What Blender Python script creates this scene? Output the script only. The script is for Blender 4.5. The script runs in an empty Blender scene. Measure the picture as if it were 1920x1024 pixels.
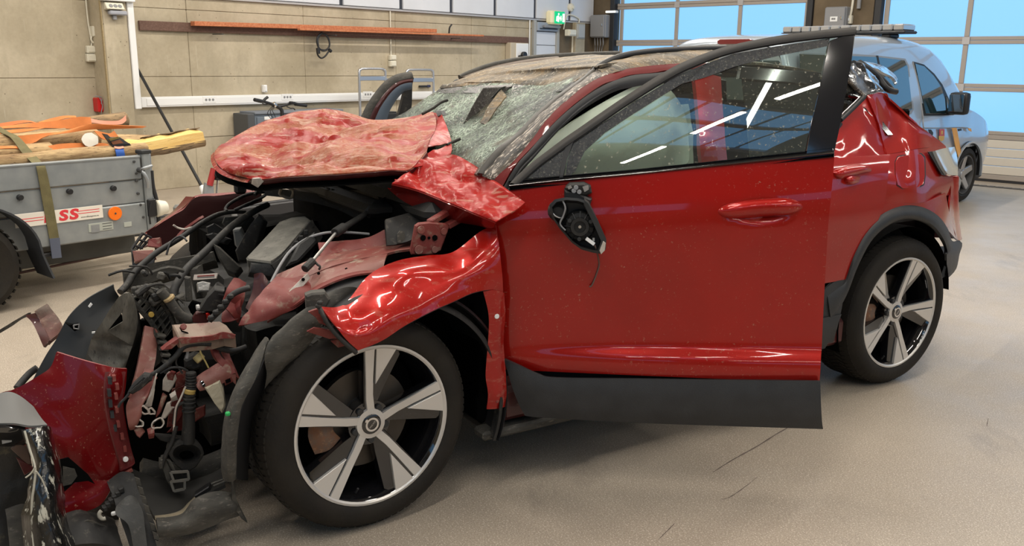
import bpy, bmesh, math, random
from mathutils import Vector, Matrix, noise
random.seed(7)
scn = bpy.context.scene
COL = scn.collection
R = math.radians
V = Vector

# ------------------------------------------------------------------ camera
FPX, PIT, ROLL, CAMH = 1660.6, 0.2327, 0.0115, 1.502
cam = bpy.data.cameras.new('camera'); cam.sensor_width = 36; cam.lens = 36*FPX/1920
cam.clip_start = 0.05; cam.clip_end = 200
camo = bpy.data.objects.new('camera', cam); COL.objects.link(camo)
camo.matrix_world = Matrix.Translation((0, 0, CAMH)) @ Matrix.Rotation(math.pi/2-PIT, 4, 'X') @ Matrix.Rotation(ROLL, 4, 'Z')
scn.camera = camo
# ------------------------------------------------------------------ world, exposure
scn.view_settings.view_transform = 'Standard'; scn.view_settings.look = 'None'
scn.view_settings.gamma = 1; scn.view_settings.use_curve_mapping = False
scn.view_settings.exposure = 0.0
w = bpy.data.worlds.new('sky'); scn.world = w; w.use_nodes = True
w.node_tree.nodes['Background'].inputs[0].default_value = (0.35, 0.62, 1.0, 1)
w.node_tree.nodes['Background'].inputs[1].default_value = 1.0
# ------------------------------------------------------------------ room frame and lamps
WA = R(48)
E_ = V((math.cos(WA), math.sin(WA), 0)); N_ = V((math.sin(WA), -math.cos(WA), 0)); UP = V((0, 0, 1))
P0 = V((-3.75, 10.85, 0)); CORNER = P0 + E_*7.71
CEIL = 4.9
def WL(s, d, z): return P0 + E_*s + N_*d + UP*z           # on the concrete wall
def GL(t, d, z): return CORNER + N_*t - E_*d + UP*z       # on the garage-door wall
def lamp(name, p, length, width, power, along, col=(1, .93, .82), look=None):
    l = bpy.data.lights.new(name, 'AREA'); l.shape = 'RECTANGLE'; l.size = length; l.size_y = width
    l.energy = power; l.color = col
    o = bpy.data.objects.new(name, l); COL.objects.link(o)
    z = (look if look else V((0, 0, -1))).normalized(); x = along.normalized(); y = (-z).cross(x)
    m = Matrix((x, y, -z)).transposed().to_4x4(); m.translation = p
    o.matrix_world = m
    return o
WARM = (1, .93, .83)
for d, pw in ((2.4, 105), (5.6, 115), (9.2, 76), (14.6, 50)):
    for s in (-5.5, -0.5, 4.0):
        lamp('tube_lamp', WL(s, d, CEIL-.35), 3.6, .1, pw, E_, WARM)
for k in range(6): lamp('tube_lamp', WL(-7.05+k*1.0, 11.55, CEIL-.35), .62, .07, 11, E_, WARM)
for d, pw in ((4.2, 60), (7.6, 55), (12.6, 30)):
    lamp('tube_lamp', WL(-3.0, d, CEIL-.35), 2.2, .1, pw, N_, WARM)
    lamp('tube_lamp', WL(1.8, d, CEIL-.35), 2.2, .1, pw, N_, WARM)

# ------------------------------------------------------------------ pixel rays -> points
_c, _s = math.cos(PIT), math.sin(PIT)
CAMP = V((0, 0, CAMH))
def ray(px, py):
    u, v = (px-960)/FPX, (py-512)/FPX
    cr, sr = math.cos(-ROLL), math.sin(-ROLL)
    u, v = u*cr-v*sr, u*sr+v*cr
    return V((u, _c-v*_s, -_s-v*_c))
def hit(px, py, p0, n):
    d = ray(px, py); return CAMP + d*((p0-CAMP).dot(n)/d.dot(n))
def onW(px, py, d=0.0): return hit(px, py, P0+N_*d, N_)
def onG(px, py, d=0.0): return hit(px, py, CORNER-E_*d, E_)
def onF(px, py, z=0.0): return hit(px, py, V((0, 0, z)), UP)
def sz(p): q = p-P0; return q.dot(E_), q.z
def tz(p): q = p-CORNER; return q.dot(N_), q.z

# ------------------------------------------------------------------ materials
def nodes(m): return m.node_tree.nodes, m.node_tree.links
def newmat(name):
    m = bpy.data.materials.new(name); m.use_nodes = True
    return m, m.node_tree.nodes['Principled BSDF']
def mat(name, col, rough=.5, metal=0., coat=0., spec=.5, var=0., vscale=6., dark=None, bump=0., bscale=40., alpha=1., emit=None, es=1., trans=0., detail=5.):
    """plain principled material, with optional noise between col and dark, and bump"""
    m, b = newmat(name); n, l = nodes(m)
    b.inputs['Base Color'].default_value = (*col, 1); b.inputs['Roughness'].default_value = rough
    b.inputs['Metallic'].default_value = metal; b.inputs['Coat Weight'].default_value = coat
    b.inputs['Coat Roughness'].default_value = .04
    b.inputs['Specular IOR Level'].default_value = spec; b.inputs['Alpha'].default_value = alpha
    b.inputs['Transmission Weight'].default_value = trans
    if emit: b.inputs['Emission Color'].default_value = (*emit, 1); b.inputs['Emission Strength'].default_value = es
    if var or bump: tc = n.new('ShaderNodeTexCoord')
    if var:
        t = n.new('ShaderNodeTexNoise'); t.inputs['Scale'].default_value = vscale; t.inputs['Detail'].default_value = detail
        l.new(tc.outputs['Object'], t.inputs['Vector'])
        r = n.new('ShaderNodeValToRGB'); r.color_ramp.elements[0].position = .5-.22; r.color_ramp.elements[1].position = .5+.22
        r.color_ramp.elements[0].color = (*(dark or [c*(1-var) for c in col]), 1); r.color_ramp.elements[1].color = (*col, 1)
        l.new(t.outputs['Fac'], r.inputs[0]); l.new(r.outputs[0], b.inputs['Base Color'])
    if bump:
        t2 = n.new('ShaderNodeTexNoise'); t2.inputs['Scale'].default_value = bscale; t2.inputs['Detail'].default_value = 6
        l.new(tc.outputs['Object'], t2.inputs['Vector'])
        bp = n.new('ShaderNodeBump'); bp.inputs['Strength'].default_value = bump; bp.inputs['Distance'].default_value = .01
        l.new(t2.outputs['Fac'], bp.inputs['Height']); l.new(bp.outputs[0], b.inputs['Normal'])
    return m
def ramp(n, a, b, ca=(0, 0, 0), cb=(1, 1, 1)):
    r = n.new('ShaderNodeValToRGB'); e = r.color_ramp.elements
    e[0].position = a; e[1].position = b; e[0].color = (*ca, 1); e[1].color = (*cb, 1); return r
def mixc(n, l, f, a, b):
    m = n.new('ShaderNodeMix'); m.data_type = 'RGBA'
    for sk, x in ((m.inputs['Factor'], f), (m.inputs['A'], a), (m.inputs['B'], b)):
        if isinstance(x, bpy.types.NodeSocket): l.new(x, sk)
        elif isinstance(x, (int, float)): sk.default_value = x
        else: sk.default_value = (*x, 1)
    # colour sockets are the ones of type RGBA
    return m
def mixrgb(n, l, f, a, b):
    m = n.new('ShaderNodeMixRGB')
    for sk, x in ((m.inputs[0], f), (m.inputs[1], a), (m.inputs[2], b)):
        if isinstance(x, bpy.types.NodeSocket): l.new(x, sk)
        elif isinstance(x, (int, float)): sk.default_value = x
        else: sk.default_value = (*x, 1)
    return m.outputs[0]
def tex(n, l, kind, scale, vec, detail=5., rough=.6, **kw):
    t = n.new('ShaderNodeTex'+kind); t.inputs['Scale'].default_value = scale
    if kind == 'Noise': t.inputs['Detail'].default_value = detail; t.inputs['Roughness'].default_value = rough
    for k, v in kw.items(): setattr(t, k, v)
    l.new(vec, t.inputs['Vector']); return t
def mapping(n, l, vec, scale=(1, 1, 1), rot=(0, 0, 0), along=False):
    m = n.new('ShaderNodeMapping')
    if along: m.vector_type = 'TEXTURE'; scale = [1/x for x in scale]     # rotate first, then stretch
    m.inputs['Scale'].default_value = scale; m.inputs['Rotation'].default_value = rot
    l.new(vec, m.inputs[0]); return m.outputs[0]

def red_paint(name, dust=.0, matte=False, scratch_glint=.0, base=(.36, .0068, .003), dustcol=(.36, .165, .08), speck=.5, rough=.32, crump=0.):
    """clear-coated red paint; dust is a light film in large patches, scratch long pale scuffs that also paint crease highlights, speck small dirt spots"""
    m, b = newmat(name); n, l = nodes(m)
    tc = n.new('ShaderNodeTexCoord').outputs['Object']
    col = mixrgb(n, l, ramp_out(n, l, tex(n, l, 'Noise', 3, tc).outputs['Fac'], .35, .65), [c*.85 for c in base], base)
    # small dirt spots
    sp = ramp_out(n, l, tex(n, l, 'Noise', 95, tc, 3, .7).outputs['Fac'], .62, .72)
    sp2 = ramp_out(n, l, tex(n, l, 'Noise', 4, tc, 3).outputs['Fac'], .35, .7)
    mul = n.new('ShaderNodeMath'); mul.operation = 'MULTIPLY'; l.new(sp, mul.inputs[0]); l.new(sp2, mul.inputs[1])
    m2 = n.new('ShaderNodeMath'); m2.operation = 'MULTIPLY'; l.new(mul.outputs[0], m2.inputs[0]); m2.inputs[1].default_value = speck
    col = mixrgb(n, l, m2.outputs[0], col, (.42, .24, .17))
    rgh = None
    if dust:
        sv = mapping(n, l, tc, (.8, 3.4, 2), (0, 0, -.64), True)
        d1 = ramp_out(n, l, tex(n, l, 'Noise', 2.6, sv, 9, .70).outputs['Fac'], .675-.25*dust, .745-.25*dust)
        d2 = ramp_out(n, l, tex(n, l, 'Noise', 60, tc, 6, .7).outputs['Fac'], .20, .62)
        mm = n.new('ShaderNodeMath'); mm.operation = 'MULTIPLY'; l.new(d1, mm.inputs[0]); l.new(d2, mm.inputs[1])
        mm2 = n.new('ShaderNodeMath'); mm2.operation = 'MULTIPLY'; l.new(mm.outputs[0], mm2.inputs[0]); mm2.inputs[1].default_value = min(1, dust*.9)
        col = mixrgb(n, l, mm2.outputs[0], col, dustcol); rgh = mm2.outputs[0]
    if scratch_glint:  # pale scuffs; on the hood they also paint the thin crease highlights
        wv = mapping(n, l, tc, (2.0, 24, 24), (0, 0, -.60), True)
        wn = tex(n, l, 'Noise', 2.2, wv, 5, .62).outputs['Fac']
        s1 = ramp_out(n, l, wn, .56, .63)
        wv2 = mapping(n, l, tc, (30, 2.5, 10), (.2, .1, -.2), True)
        s2 = ramp_out(n, l, tex(n, l, 'Noise', 2.0, wv2, 4, .6).outputs['Fac'], .66, .72)
        add = n.new('ShaderNodeMath'); add.operation = 'ADD'; add.use_clamp = True; l.new(s1, add.inputs[0]); l.new(s2, add.inputs[1])
        ms = n.new('ShaderNodeMath'); ms.operation = 'MULTIPLY'; l.new(add.outputs[0], ms.inputs[0]); ms.inputs[1].default_value = scratch_glint
        col = mixrgb(n, l, ms.outputs[0], col, (.46, .29, .21))
    l.new(col, b.inputs['Base Color'])
    b.inputs['Metallic'].default_value = .30; b.inputs['Roughness'].default_value = rough
    b.inputs['Coat Weight'].default_value = 1.0 if dust < .2 else .45; b.inputs['Coat Roughness'].default_value = .05
    b.inputs['Coat IOR'].default_value = 1.42
    if matte: b.inputs['Metallic'].default_value = 0.; b.inputs['Coat Weight'].default_value = .55; b.inputs['Roughness'].default_value = .55; b.inputs['Coat IOR'].default_value = 1.35
    b.inputs['Coat Tint'].default_value = (1, 1, 1, 1); b.inputs['Specular IOR Level'].default_value = .15
    if rgh is not None:
        mr = n.new('ShaderNodeMapRange'); l.new(rgh, mr.inputs[0]); mr.inputs[3].default_value = .06; mr.inputs[4].default_value = .5
        l.new(mr.outputs[0], b.inputs['Coat Roughness'])
    if crump:
        bn = tex(n, l, 'Noise', 9, mapping(n, l, tc, (.8, 3.4, 2), (0, 0, -.64), True), 5, .6)
        bp = n.new('ShaderNodeBump'); bp.inputs['Strength'].default_value = crump; bp.inputs['Distance'].default_value = .02
        l.new(bn.outputs['Fac'], bp.inputs['Height']); l.new(bp.outputs[0], b.inputs['Normal']); l.new(bp.outputs[0], b.inputs['Coat Normal'])
    return m
def ramp_out(n, l, fac, a, b, ca=(0, 0, 0), cb=(1, 1, 1)):
    r = ramp(n, a, b, ca, cb); l.new(fac, r.inputs[0]); return r.outputs[0]

def dirt_mat(name, c1, c2, c3, scale=6, stretch=(1, 1, 1), rough=.7, rot=(0, 0, 0), bump=.3, coat=0., along=False, hi=(.56, .66)):
    m, b = newmat(name); n, l = nodes(m)
    tc = n.new('ShaderNodeTexCoord').outputs['Object']; mp = mapping(n, l, tc, stretch, rot, along)
    f1 = tex(n, l, 'Noise', scale, mp, 8, .65).outputs['Fac']; f2 = tex(n, l, 'Noise', scale*3.7, mp, 8, .7).outputs['Fac']
    c = mixrgb(n, l, ramp_out(n, l, f1, .40, .62), c1, c2)
    c = mixrgb(n, l, ramp_out(n, l, f2, *hi), c, c3)
    l.new(c, b.inputs['Base Color']); b.inputs['Roughness'].default_value = rough; b.inputs['Coat Weight'].default_value = coat
    if bump:
        bp = n.new('ShaderNodeBump'); bp.inputs['Strength'].default_value = bump; bp.inputs['Distance'].default_value = .01
        l.new(f2, bp.inputs['Height']); l.new(bp.outputs[0], b.inputs['Normal'])
    return m

def concrete_mat():
    m, b = newmat('board_marked_concrete'); n, l = nodes(m)
    tc = n.new('ShaderNodeNewGeometry').outputs['Position']
    f1 = tex(n, l, 'Noise', 1.1, tc, 7, .6).outputs['Fac']
    c = mixrgb(n, l, ramp_out(n, l, f1, .36, .64), (.36, .305, .21), (.52, .45, .33))
    f2 = tex(n, l, 'Noise', 4.5, mapping(n, l, tc, (1, 1, .35)), 7, .65).outputs['Fac']
    c = mixrgb(n, l, ramp_out(n, l, f2, .54, .72), c, (.38, .33, .235))
    f4 = tex(n, l, 'Noise', 26, tc, 4, .6).outputs['Fac']
    c = mixrgb(n, l, ramp_out(n, l, f4, .3, .7), mixrgb(n, l, .12, c, (.1, .08, .05)), c)
    v = tex(n, l, 'Voronoi', 9, tc).outputs['Distance']
    hole = ramp_out(n, l, v, .035, .06)
    c = mixrgb(n, l, hole, (.12, .095, .06), c)
    f3 = ramp_out(n, l, tex(n, l, 'Noise', 5, mapping(n, l, tc, (4, 4, .25)), 4).outputs['Fac'], .66, .72)
    mm = n.new('ShaderNodeMath'); mm.operation = 'MULTIPLY'; l.new(f3, mm.inputs[0]); mm.inputs[1].default_value = .35
    c = mixrgb(n, l, mm.outputs[0], c, (.58, .53, .42))
    l.new(c, b.inputs['Base Color']); b.inputs['Roughness'].default_value = .9
    bp = n.new('ShaderNodeBump'); bp.inputs['Strength'].default_value = .35; bp.inputs['Distance'].default_value = .01
    l.new(f2, bp.inputs['Height']); l.new(bp.outputs[0], b.inputs['Normal'])
    return m
def floor_mat():
    m, b = newmat('speckled_floor_coating'); n, l = nodes(m)
    tc = n.new('ShaderNodeNewGeometry').outputs['Position']
    f1 = tex(n, l, 'Noise', .9, tc, 7, .6).outputs['Fac']
    c = mixrgb(n, l, ramp_out(n, l, f1, .35, .65), (.35, .295, .232), (.42, .357, .282))
    sp = tex(n, l, 'Noise', 210, tc, 2, .6).outputs['Fac']
    c = mixrgb(n, l, ramp_out(n, l, sp, .38, .48), mixrgb(n, l, .55, c, (.17, .13, .10)), c)
    sp2 = tex(n, l, 'Noise', 170, mapping(n, l, tc, (1, 1, 1), (0, 0, 1.1)), 2, .6).outputs['Fac']
    c = mixrgb(n, l, ramp_out(n, l, sp2, .56, .66), c, (.62, .55, .46))
    st = tex(n, l, 'Noise', 2.4, mapping(n, l, tc, (1, .35, 1), (0, 0, -.75)), 8, .68).outputs['Fac']
    c = mixrgb(n, l, ramp_out(n, l, st, .58, .74), c, mixrgb(n, l, .45, c, (.10, .085, .075)))
    dk = tex(n, l, 'Noise', 13, tc, 8, .75).outputs['Fac']
    c = mixrgb(n, l, ramp_out(n, l, dk, .70, .74), c, (.17, .145, .12))
    l.new(c, b.inputs['Base Color'])
    r = ramp_out(n, l, tex(n, l, 'Noise', 3, tc, 5).outputs['Fac'], .3, .7, (.30, .30, .30), (.48, .48, .48))
    l.new(r, b.inputs['Roughness'])
    bp = n.new('ShaderNodeBump'); bp.inputs['Strength'].default_value = .12; bp.inputs['Distance'].default_value = .003
    l.new(sp, bp.inputs['Height']); l.new(bp.outputs[0], b.inputs['Normal'])
    return m
def wood_mat(name, c1, c2, c3=None, scale=5, stretch=(.6, 9, 9), rough=.75, rot=(0, 0, 0)):
    return dirt_mat(name, c1, c2, c3 or [x*.45 for x in c1], scale, stretch, rough, rot, .35)

M = {}
M['concrete'] = concrete_mat(); M['floor'] = floor_mat()
M['white'] = mat('white_painted_metal', (.78, .78, .77), .45)
M['offwhite'] = mat('off_white_plastic', (.70, .66, .54), .5)
M['panelwhite'] = mat('white_wall_panel', (.66, .68, .72), .55, var=.08, vscale=3)
M['greybox'] = mat('grey_enclosure', (.24, .24, .245), .5)
M['alu'] = mat('aluminium_frame', (.46, .44, .43), .45, metal=.3)
M['black'] = mat('black_plastic', (.012, .012, .013), .5)
M['blackgloss'] = mat('glossy_black', (.006, .006, .007), .08, coat=1)
M['darkgrey'] = mat('dark_grey_plastic', (.028, .029, .03), .55, var=.4, vscale=9)
M['cladding'] = mat('charcoal_cladding', (.026, .028, .031), .55, var=.35, vscale=14, bump=.15, bscale=300)
M['rubber'] = mat('tyre_rubber', (.012, .0105, .009), .75, spec=.3, var=.4, vscale=8, dark=(.022, .018, .013), bump=.2, bscale=60)
M['seal'] = mat('rubber_seal', (.022, .022, .023), .6)
M['chrome'] = mat('chrome', (.72, .72, .72), .12, metal=1)
M['steel'] = mat('galvanised_steel', (.40, .42, .43), .42, metal=.55, var=.30, vscale=7)
M['brushed'] = mat('brushed_tube', (.52, .52, .53), .3, metal=.8)
M['steeldark'] = mat('dark_steel', (.09, .09, .09), .5, metal=.6)
M['concrete_dark'] = mat('dark_concrete', (.17, .125, .075), .9, var=.45, vscale=2.5, bump=.3, bscale=20)  # darker brown mottled concrete for the piers and wall end

# ------------------------------------------------------------------ mesh helpers
def link(name, me, m=None, parent=None, smooth=False):
    o = bpy.data.objects.new(name, me); COL.objects.link(o)
    if m: me.materials.append(M[m] if isinstance(m, str) else m)
    if smooth: me.polygons.foreach_set('use_smooth', [True]*len(me.polygons))
    if parent: o.parent = parent
    return o
def mesh(name, vs, fs, m=None, parent=None, smooth=False):
    me = bpy.data.meshes.new(name); me.from_pydata([tuple(v) for v in vs], [], fs); me.update()
    return link(name, me, m, parent, smooth)
def from_bm(name, bm, m=None, parent=None, smooth=False):
    bmesh.ops.recalc_face_normals(bm, faces=bm.faces)
    me = bpy.data.meshes.new(name); bm.to_mesh(me); bm.free(); me.update()
    return link(name, me, m, parent, smooth)
def autosmooth(o, ang=35):
    me = o.data
    me.polygons.foreach_set('use_smooth', [True]*len(me.polygons))
    if hasattr(me, 'set_sharp_from_angle'): me.set_sharp_from_angle(angle=R(ang))
    return o
def basis(x, y, z, p=V((0, 0, 0))):
    m = Matrix((x, y, z)).transposed().to_4x4(); m.translation = p; return m
WM = basis(E_, N_, UP, P0)        # wall frame: x along the wall, y out of it
GM = basis(N_, -E_, UP, CORNER)   # garage frame: x along, y into the room
def bmbox(bm, c, s, mx=None, bev=0.0, seg=1):
    r = bmesh.ops.create_cube(bm, size=1.0); vs = r['verts']
    bmesh.ops.scale(bm, vec=V(s), verts=vs); bmesh.ops.translate(bm, vec=V(c), verts=vs)
    if bev:
        es = list({e for v in vs for e in v.link_edges})
        rr = bmesh.ops.bevel(bm, geom=es, offset=bev, segments=seg, affect='EDGES', profile=.6)
        vs = list({v for f in rr['faces'] for v in f.verts} | {v for v in vs if v.is_valid})
    if mx is not None: bmesh.ops.transform(bm, matrix=mx, verts=vs)
    return vs
def box(name, c, s, m, parent=None, mx=None, bev=.004, seg=1):
    """box of size s about c (in frame mx)"""
    bm = bmesh.new(); bmbox(bm, c, s, mx, min(bev, min(s)*.45), seg)
    return autosmooth(from_bm(name, bm, m, parent), 30)
def box2(name, lo, hi, m, parent=None, mx=None, bev=.004):
    lo, hi = V(lo), V(hi); return box(name, (lo+hi)/2, hi-lo, m, parent, mx, bev)
def crom(p, t):
    """Catmull-Rom through list p at t in 0..len-1"""
    n = len(p)
    i = min(int(t), n-2); f = t-i
    a, b, c, d = p[max(i-1, 0)], p[i], p[i+1], p[min(i+2, n-1)]
    return (b*2 + (c-a)*f + (a*2-b*5+c*4-d)*f*f + (b*3-a-c*3+d)*f*f*f)*.5
def resample(p, k):
    """k points per span, smooth"""
    p = [V(q) for q in p]
    return [crom(p, i/k) for i in range((len(p)-1)*k+1)]
def lin(p, t):
    i = min(int(t), len(p)-2); f = t-i; return p[i].lerp(p[i+1], f)
def tube(name, pts, r, m, parent=None, n=8, k=5, cap=True, r2=None, flat=None):
    """round (or flattened) tube along smooth pts; r2 tapers to the end"""
    c = resample(pts, k) if k > 1 else [V(p) for p in pts]
    vs, fs = [], []
    t0 = (c[1]-c[0]).normalized(); u = t0.orthogonal().normalized()
    if flat is not None: u = (V(flat)-t0*V(flat).dot(t0)).normalized()
    for i, p in enumerate(c):
        t = (c[min(i+1, len(c)-1)]-c[max(i-1, 0)]).normalized()
        u = (u-t*u.dot(t)).normalized(); w_ = t.cross(u)
        rr = r if r2 is None else r+(r2-r)*i/(len(c)-1)
        ra, rb = (rr, rr) if not isinstance(rr, tuple) else rr
        for j in range(n):
            a = 2*math.pi*j/n; vs.append(p+u*(ra*math.cos(a))+w_*(rb*math.sin(a)))
    for i in range(len(c)-1):
        for j in range(n):
            a, b = i*n+j, i*n+(j+1) % n; fs.append((a, b, b+n, a+n))
    if cap: fs += [tuple(range(n-1, -1, -1)), tuple(range((len(c)-1)*n, len(c)*n))]
    return autosmooth(mesh(name, vs, fs, m, parent), 50)
def ribbon(name, pts, half, up, m, parent=None, thick=.004, k=4):
    """flat strap: width 2*half across `up` list or vector, along pts"""
    c = resample(pts, k); vs, fs = [], []
    ups = resample(up, k) if isinstance(up, list) else [V(up)]*len(c)
    for i, p in enumerate(c):
        t = (c[min(i+1, len(c)-1)]-c[max(i-1, 0)]).normalized(); wv = (ups[i]-t*ups[i].dot(t)).normalized(); nn = t.cross(wv)
        for a, b in ((-1, -1), (1, -1), (1, 1), (-1, 1)): vs.append(p+wv*(half*a)+nn*(thick/2*b))
    for i in range(len(c)-1):
        for j in range(4):
            a, b = i*4+j, i*4+(j+1) % 4; fs.append((a, b, b+4, a+4))
    fs += [(3, 2, 1, 0), tuple(range((len(c)-1)*4, len(c)*4))]
    return autosmooth(mesh(name, vs, fs, m, parent), 40)
def rough_noise(p, amp, freq, ridge=False):
    q = p*freq
    a = noise.fractal(q, 1.0, 2.1, 4)
    if ridge: a = 1-2*abs(noise.noise(q))+.35*a
    return a*amp
EYE = None
def patch(name, rows, m, parent=None, k=6, thick=.003, amp=0., freq=6., ridge=False, smooth=True, linear_u=False, edge=0.0, ang=45, fn=None, kv=None):
    """sheet through a grid of control points (rows of equal length), thickened; amp crumples it"""
    rows = [[V(p) for p in r] for r in rows]
    kv = kv or k
    a = [resample(r, k) if not linear_u else [lin(r, i/k) for i in range((len(r)-1)*k+1)] for r in rows]
    nc = len(a[0]); nr = (len(rows)-1)*kv+1
    g = [[None]*nc for _ in range(nr)]
    for j in range(nc):
        colp = [r[j] for r in a]
        for i in range(nr): g[i][j] = crom(colp, i/kv)
    nm = [[None]*nc for _ in range(nr)]
    for i in range(nr):
        for j in range(nc):
            du = g[i][min(j+1, nc-1)]-g[i][max(j-1, 0)]; dv = g[min(i+1, nr-1)][j]-g[max(i-1, 0)][j]
            x = du.cross(dv); nm[i][j] = x.normalized() if x.length > 1e-9 else V((0, 0, 1))
    vs = []
    for i in range(nr):
        for j in range(nc):
            p = g[i][j].copy(); o = 0.
            if amp:
                o = rough_noise(p, amp, freq, ridge)
                if edge: o *= min(1, (min(i, nr-1-i, j, nc-1-j)+.0)/edge)
            if fn: o += fn(p, j/(nc-1), i/(nr-1))
            vs.append(p+nm[i][j]*o)
    n0 = len(vs)
    if thick: vs += [vs[i*nc+j]-nm[i][j]*thick for i in range(nr) for j in range(nc)]
    fs = []
    for i in range(nr-1):
        for j in range(nc-1):
            a0 = i*nc+j; q = (a0, a0+1, a0+nc+1, a0+nc); fs.append(q)
            if thick: fs.append(tuple(n0+x for x in reversed(q)))
    if thick:
        rim = [j for j in range(nc)]+[i*nc+nc-1 for i in range(1, nr)]+[(nr-1)*nc+j for j in range(nc-2, -1, -1)]+[i*nc for i in range(nr-2, 0, -1)]
        for x, y in zip(rim, rim[1:]+rim[:1]): fs.append((y, x, x+n0, y+n0))
    o = mesh(name, vs, fs, m, parent)
    if smooth: autosmooth(o, ang)
    return o
def plate(name, pts, depth, m, parent=None, bev=.003, mx=None):
    """polygon pts (3-D, roughly planar) extruded by the vector depth"""
    pts = [V(p) for p in pts]; d = V(depth); n = len(pts)
    bm = bmesh.new(); a = [bm.verts.new(p) for p in pts]; b = [bm.verts.new(p+d) for p in pts]
    f1 = bm.faces.new(a); f2 = bm.faces.new(list(reversed(b)))
    for i in range(n): bm.faces.new((a[(i+1) % n], a[i], b[i], b[(i+1) % n]))
    if bev: bmesh.ops.bevel(bm, geom=list(f1.edges), offset=bev, segments=1, affect='EDGES')
    bmesh.ops.triangulate(bm, faces=[f for f in bm.faces if len(f.verts) > 4])
    if mx is not None: bmesh.ops.transform(bm, matrix=mx, verts=bm.verts)
    return autosmooth(from_bm(name, bm, m, parent), 30)
def lathe(name, prof, m, parent=None, mx=None, n=24, close=False, a0=0., a1=2*math.pi):
    """profile [(r, y)] turned about the local y axis"""
    vs, fs = [], []; full = abs(a1-a0-2*math.pi) < 1e-6; na = n if full else n+1
    for i in range(na):
        a = a0+(a1-a0)*i/n
        for r, y in prof: vs.append(V((r*math.cos(a), y, r*math.sin(a))))
    k = len(prof)
    for i in range(n):
        b = (i+1) % na
        for j in range(k-1): fs.append((i*k+j, i*k+j+1, b*k+j+1, b*k+j))
        if close: fs.append((i*k+k-1, i*k, b*k, b*k+k-1))
    if mx is not None: vs = [mx @ v for v in vs]
    o = mesh(name, vs, fs, m, parent); 
    bm = bmesh.new(); bm.from_mesh(o.data); bmesh.ops.remove_doubles(bm, verts=bm.verts, dist=1e-5); bmesh.ops.recalc_face_normals(bm, faces=bm.faces); bm.to_mesh(o.data); bm.free()
    return autosmooth(o, 35)
def cyl(name, p0, p1, r, m, parent=None, n=16, r2=None):
    p0, p1 = V(p0), V(p1); ax = (p1-p0); L = ax.length; y = ax.normalized(); x = y.orthogonal().normalized(); z = x.cross(y)
    rb = r if r2 is None else r2; b = min(.15*min(r, rb), L*.2)
    return lathe(name, [(0, 0), (r-b, 0), (r, b), (rb, L-b), (rb-b, L), (0, L)], m, parent, basis(x, y, z, p0), n)
def text(name, s, size, mx, m, parent=None, ext=.0006, bold=0., shear=0., align='CENTER', sx=1.):
    cu = bpy.data.curves.new(name, 'FONT'); cu.body = s; cu.size = size; cu.extrude = ext; cu.offset = bold; cu.shear = shear
    cu.align_x = align; cu.align_y = 'CENTER'; cu.resolution_u = 3
    t = bpy.data.objects.new('tmp', cu); COL.objects.link(t)
    dg = bpy.context.evaluated_depsgraph_get(); me = bpy.data.meshes.new_from_object(t.evaluated_get(dg))
    bpy.data.objects.remove(t); bpy.data.curves.remove(cu)
    me.transform(mx @ Matrix.Diagonal((sx, 1, 1, 1))); me.materials.clear()
    return link(name, me, m, parent)
def empty(name, p=(0, 0, 0), rz=0., mx=None):
    o = bpy.data.objects.new(name, None); COL.objects.link(o); o.empty_display_size = .1
    if mx is not None: o.matrix_world = mx
    else: o.location = p; o.rotation_euler = (0, 0, rz)
    return o
def tag(o, label=None, cat=None, group=None, kind=None):
    if label: o['label'] = label
    if cat: o['category'] = cat
    if group: o['group'] = group
    if kind: o['kind'] = kind
    return o
def struct(o): o['kind'] = 'structure'; return o
def child(o, p): o.parent = p; o.matrix_parent_inverse = p.matrix_world.inverted() if False else Matrix(); return o
# ================================================================== THE ROOM
def quadbox(name, o, x, y, z, a, b, m, parent=None, bev=.004):
    return box2(name, a, b, m, parent, basis(x, y, z, o), bev)
S0, S1 = -10.0, 7.71            # concrete wall extent
T1, DB = 13.5, 16.8             # garage wall extent, room depth
flo = mesh('floor', [WL(S0-.3, -.3, 0), WL(S1+.3, -.3, 0), WL(S1+.3, DB+.3, 0), WL(S0-.3, DB+.3, 0),
                     WL(S0-.3, -.3, -.2), WL(S1+.3, -.3, -.2), WL(S1+.3, DB+.3, -.2), WL(S0-.3, DB+.3, -.2)],
           [(3, 2, 1, 0), (4, 5, 6, 7), (0, 1, 5, 4), (1, 2, 6, 5), (2, 3, 7, 6), (3, 0, 4, 7)], 'floor'); struct(flo)
# scuff lines on the floor
M['scuff'] = mat('dark_scuff', (.13, .10, .085), .8)
def scuff(pts, wd):
    q = [onF(x, y) for x, y in pts]; c = resample(q, 5); vs, fs = [], []
    for i, p in enumerate(c):
        t = (c[min(i+1, len(c)-1)]-c[max(i-1, 0)]).normalized(); s = UP.cross(t)*wd*(.35+.65*math.sin(math.pi*(i+.4)/(len(c)-.2)))*random.uniform(.6, 1.3)
        vs += [p+s+UP*.0012, p-s+UP*.0012]
    for i in range(len(c)-1): fs.append((2*i, 2*i+1, 2*i+3, 2*i+2))
    mesh('scuff_line', vs, fs, 'scuff', flo)
scuff([(1337, 886), (1375, 862), (1420, 837), (1455, 815), (1482, 800)], .0035)
scuff([(1352, 937), (1368, 933), (1395, 915), (1420, 895)], .0018)
scuff([(1235, 1012), (1255, 992), (1265, 982)], .0016)
scuff([(1850, 800), (1853, 785)], .0015)
cei = box2('ceiling', (S0-.3, -.3, CEIL), (S1+.3, DB+.3, CEIL+.2), mat('ceiling_deck', (.30, .30, .29), .7), None, WM, 0); struct(cei)
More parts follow.
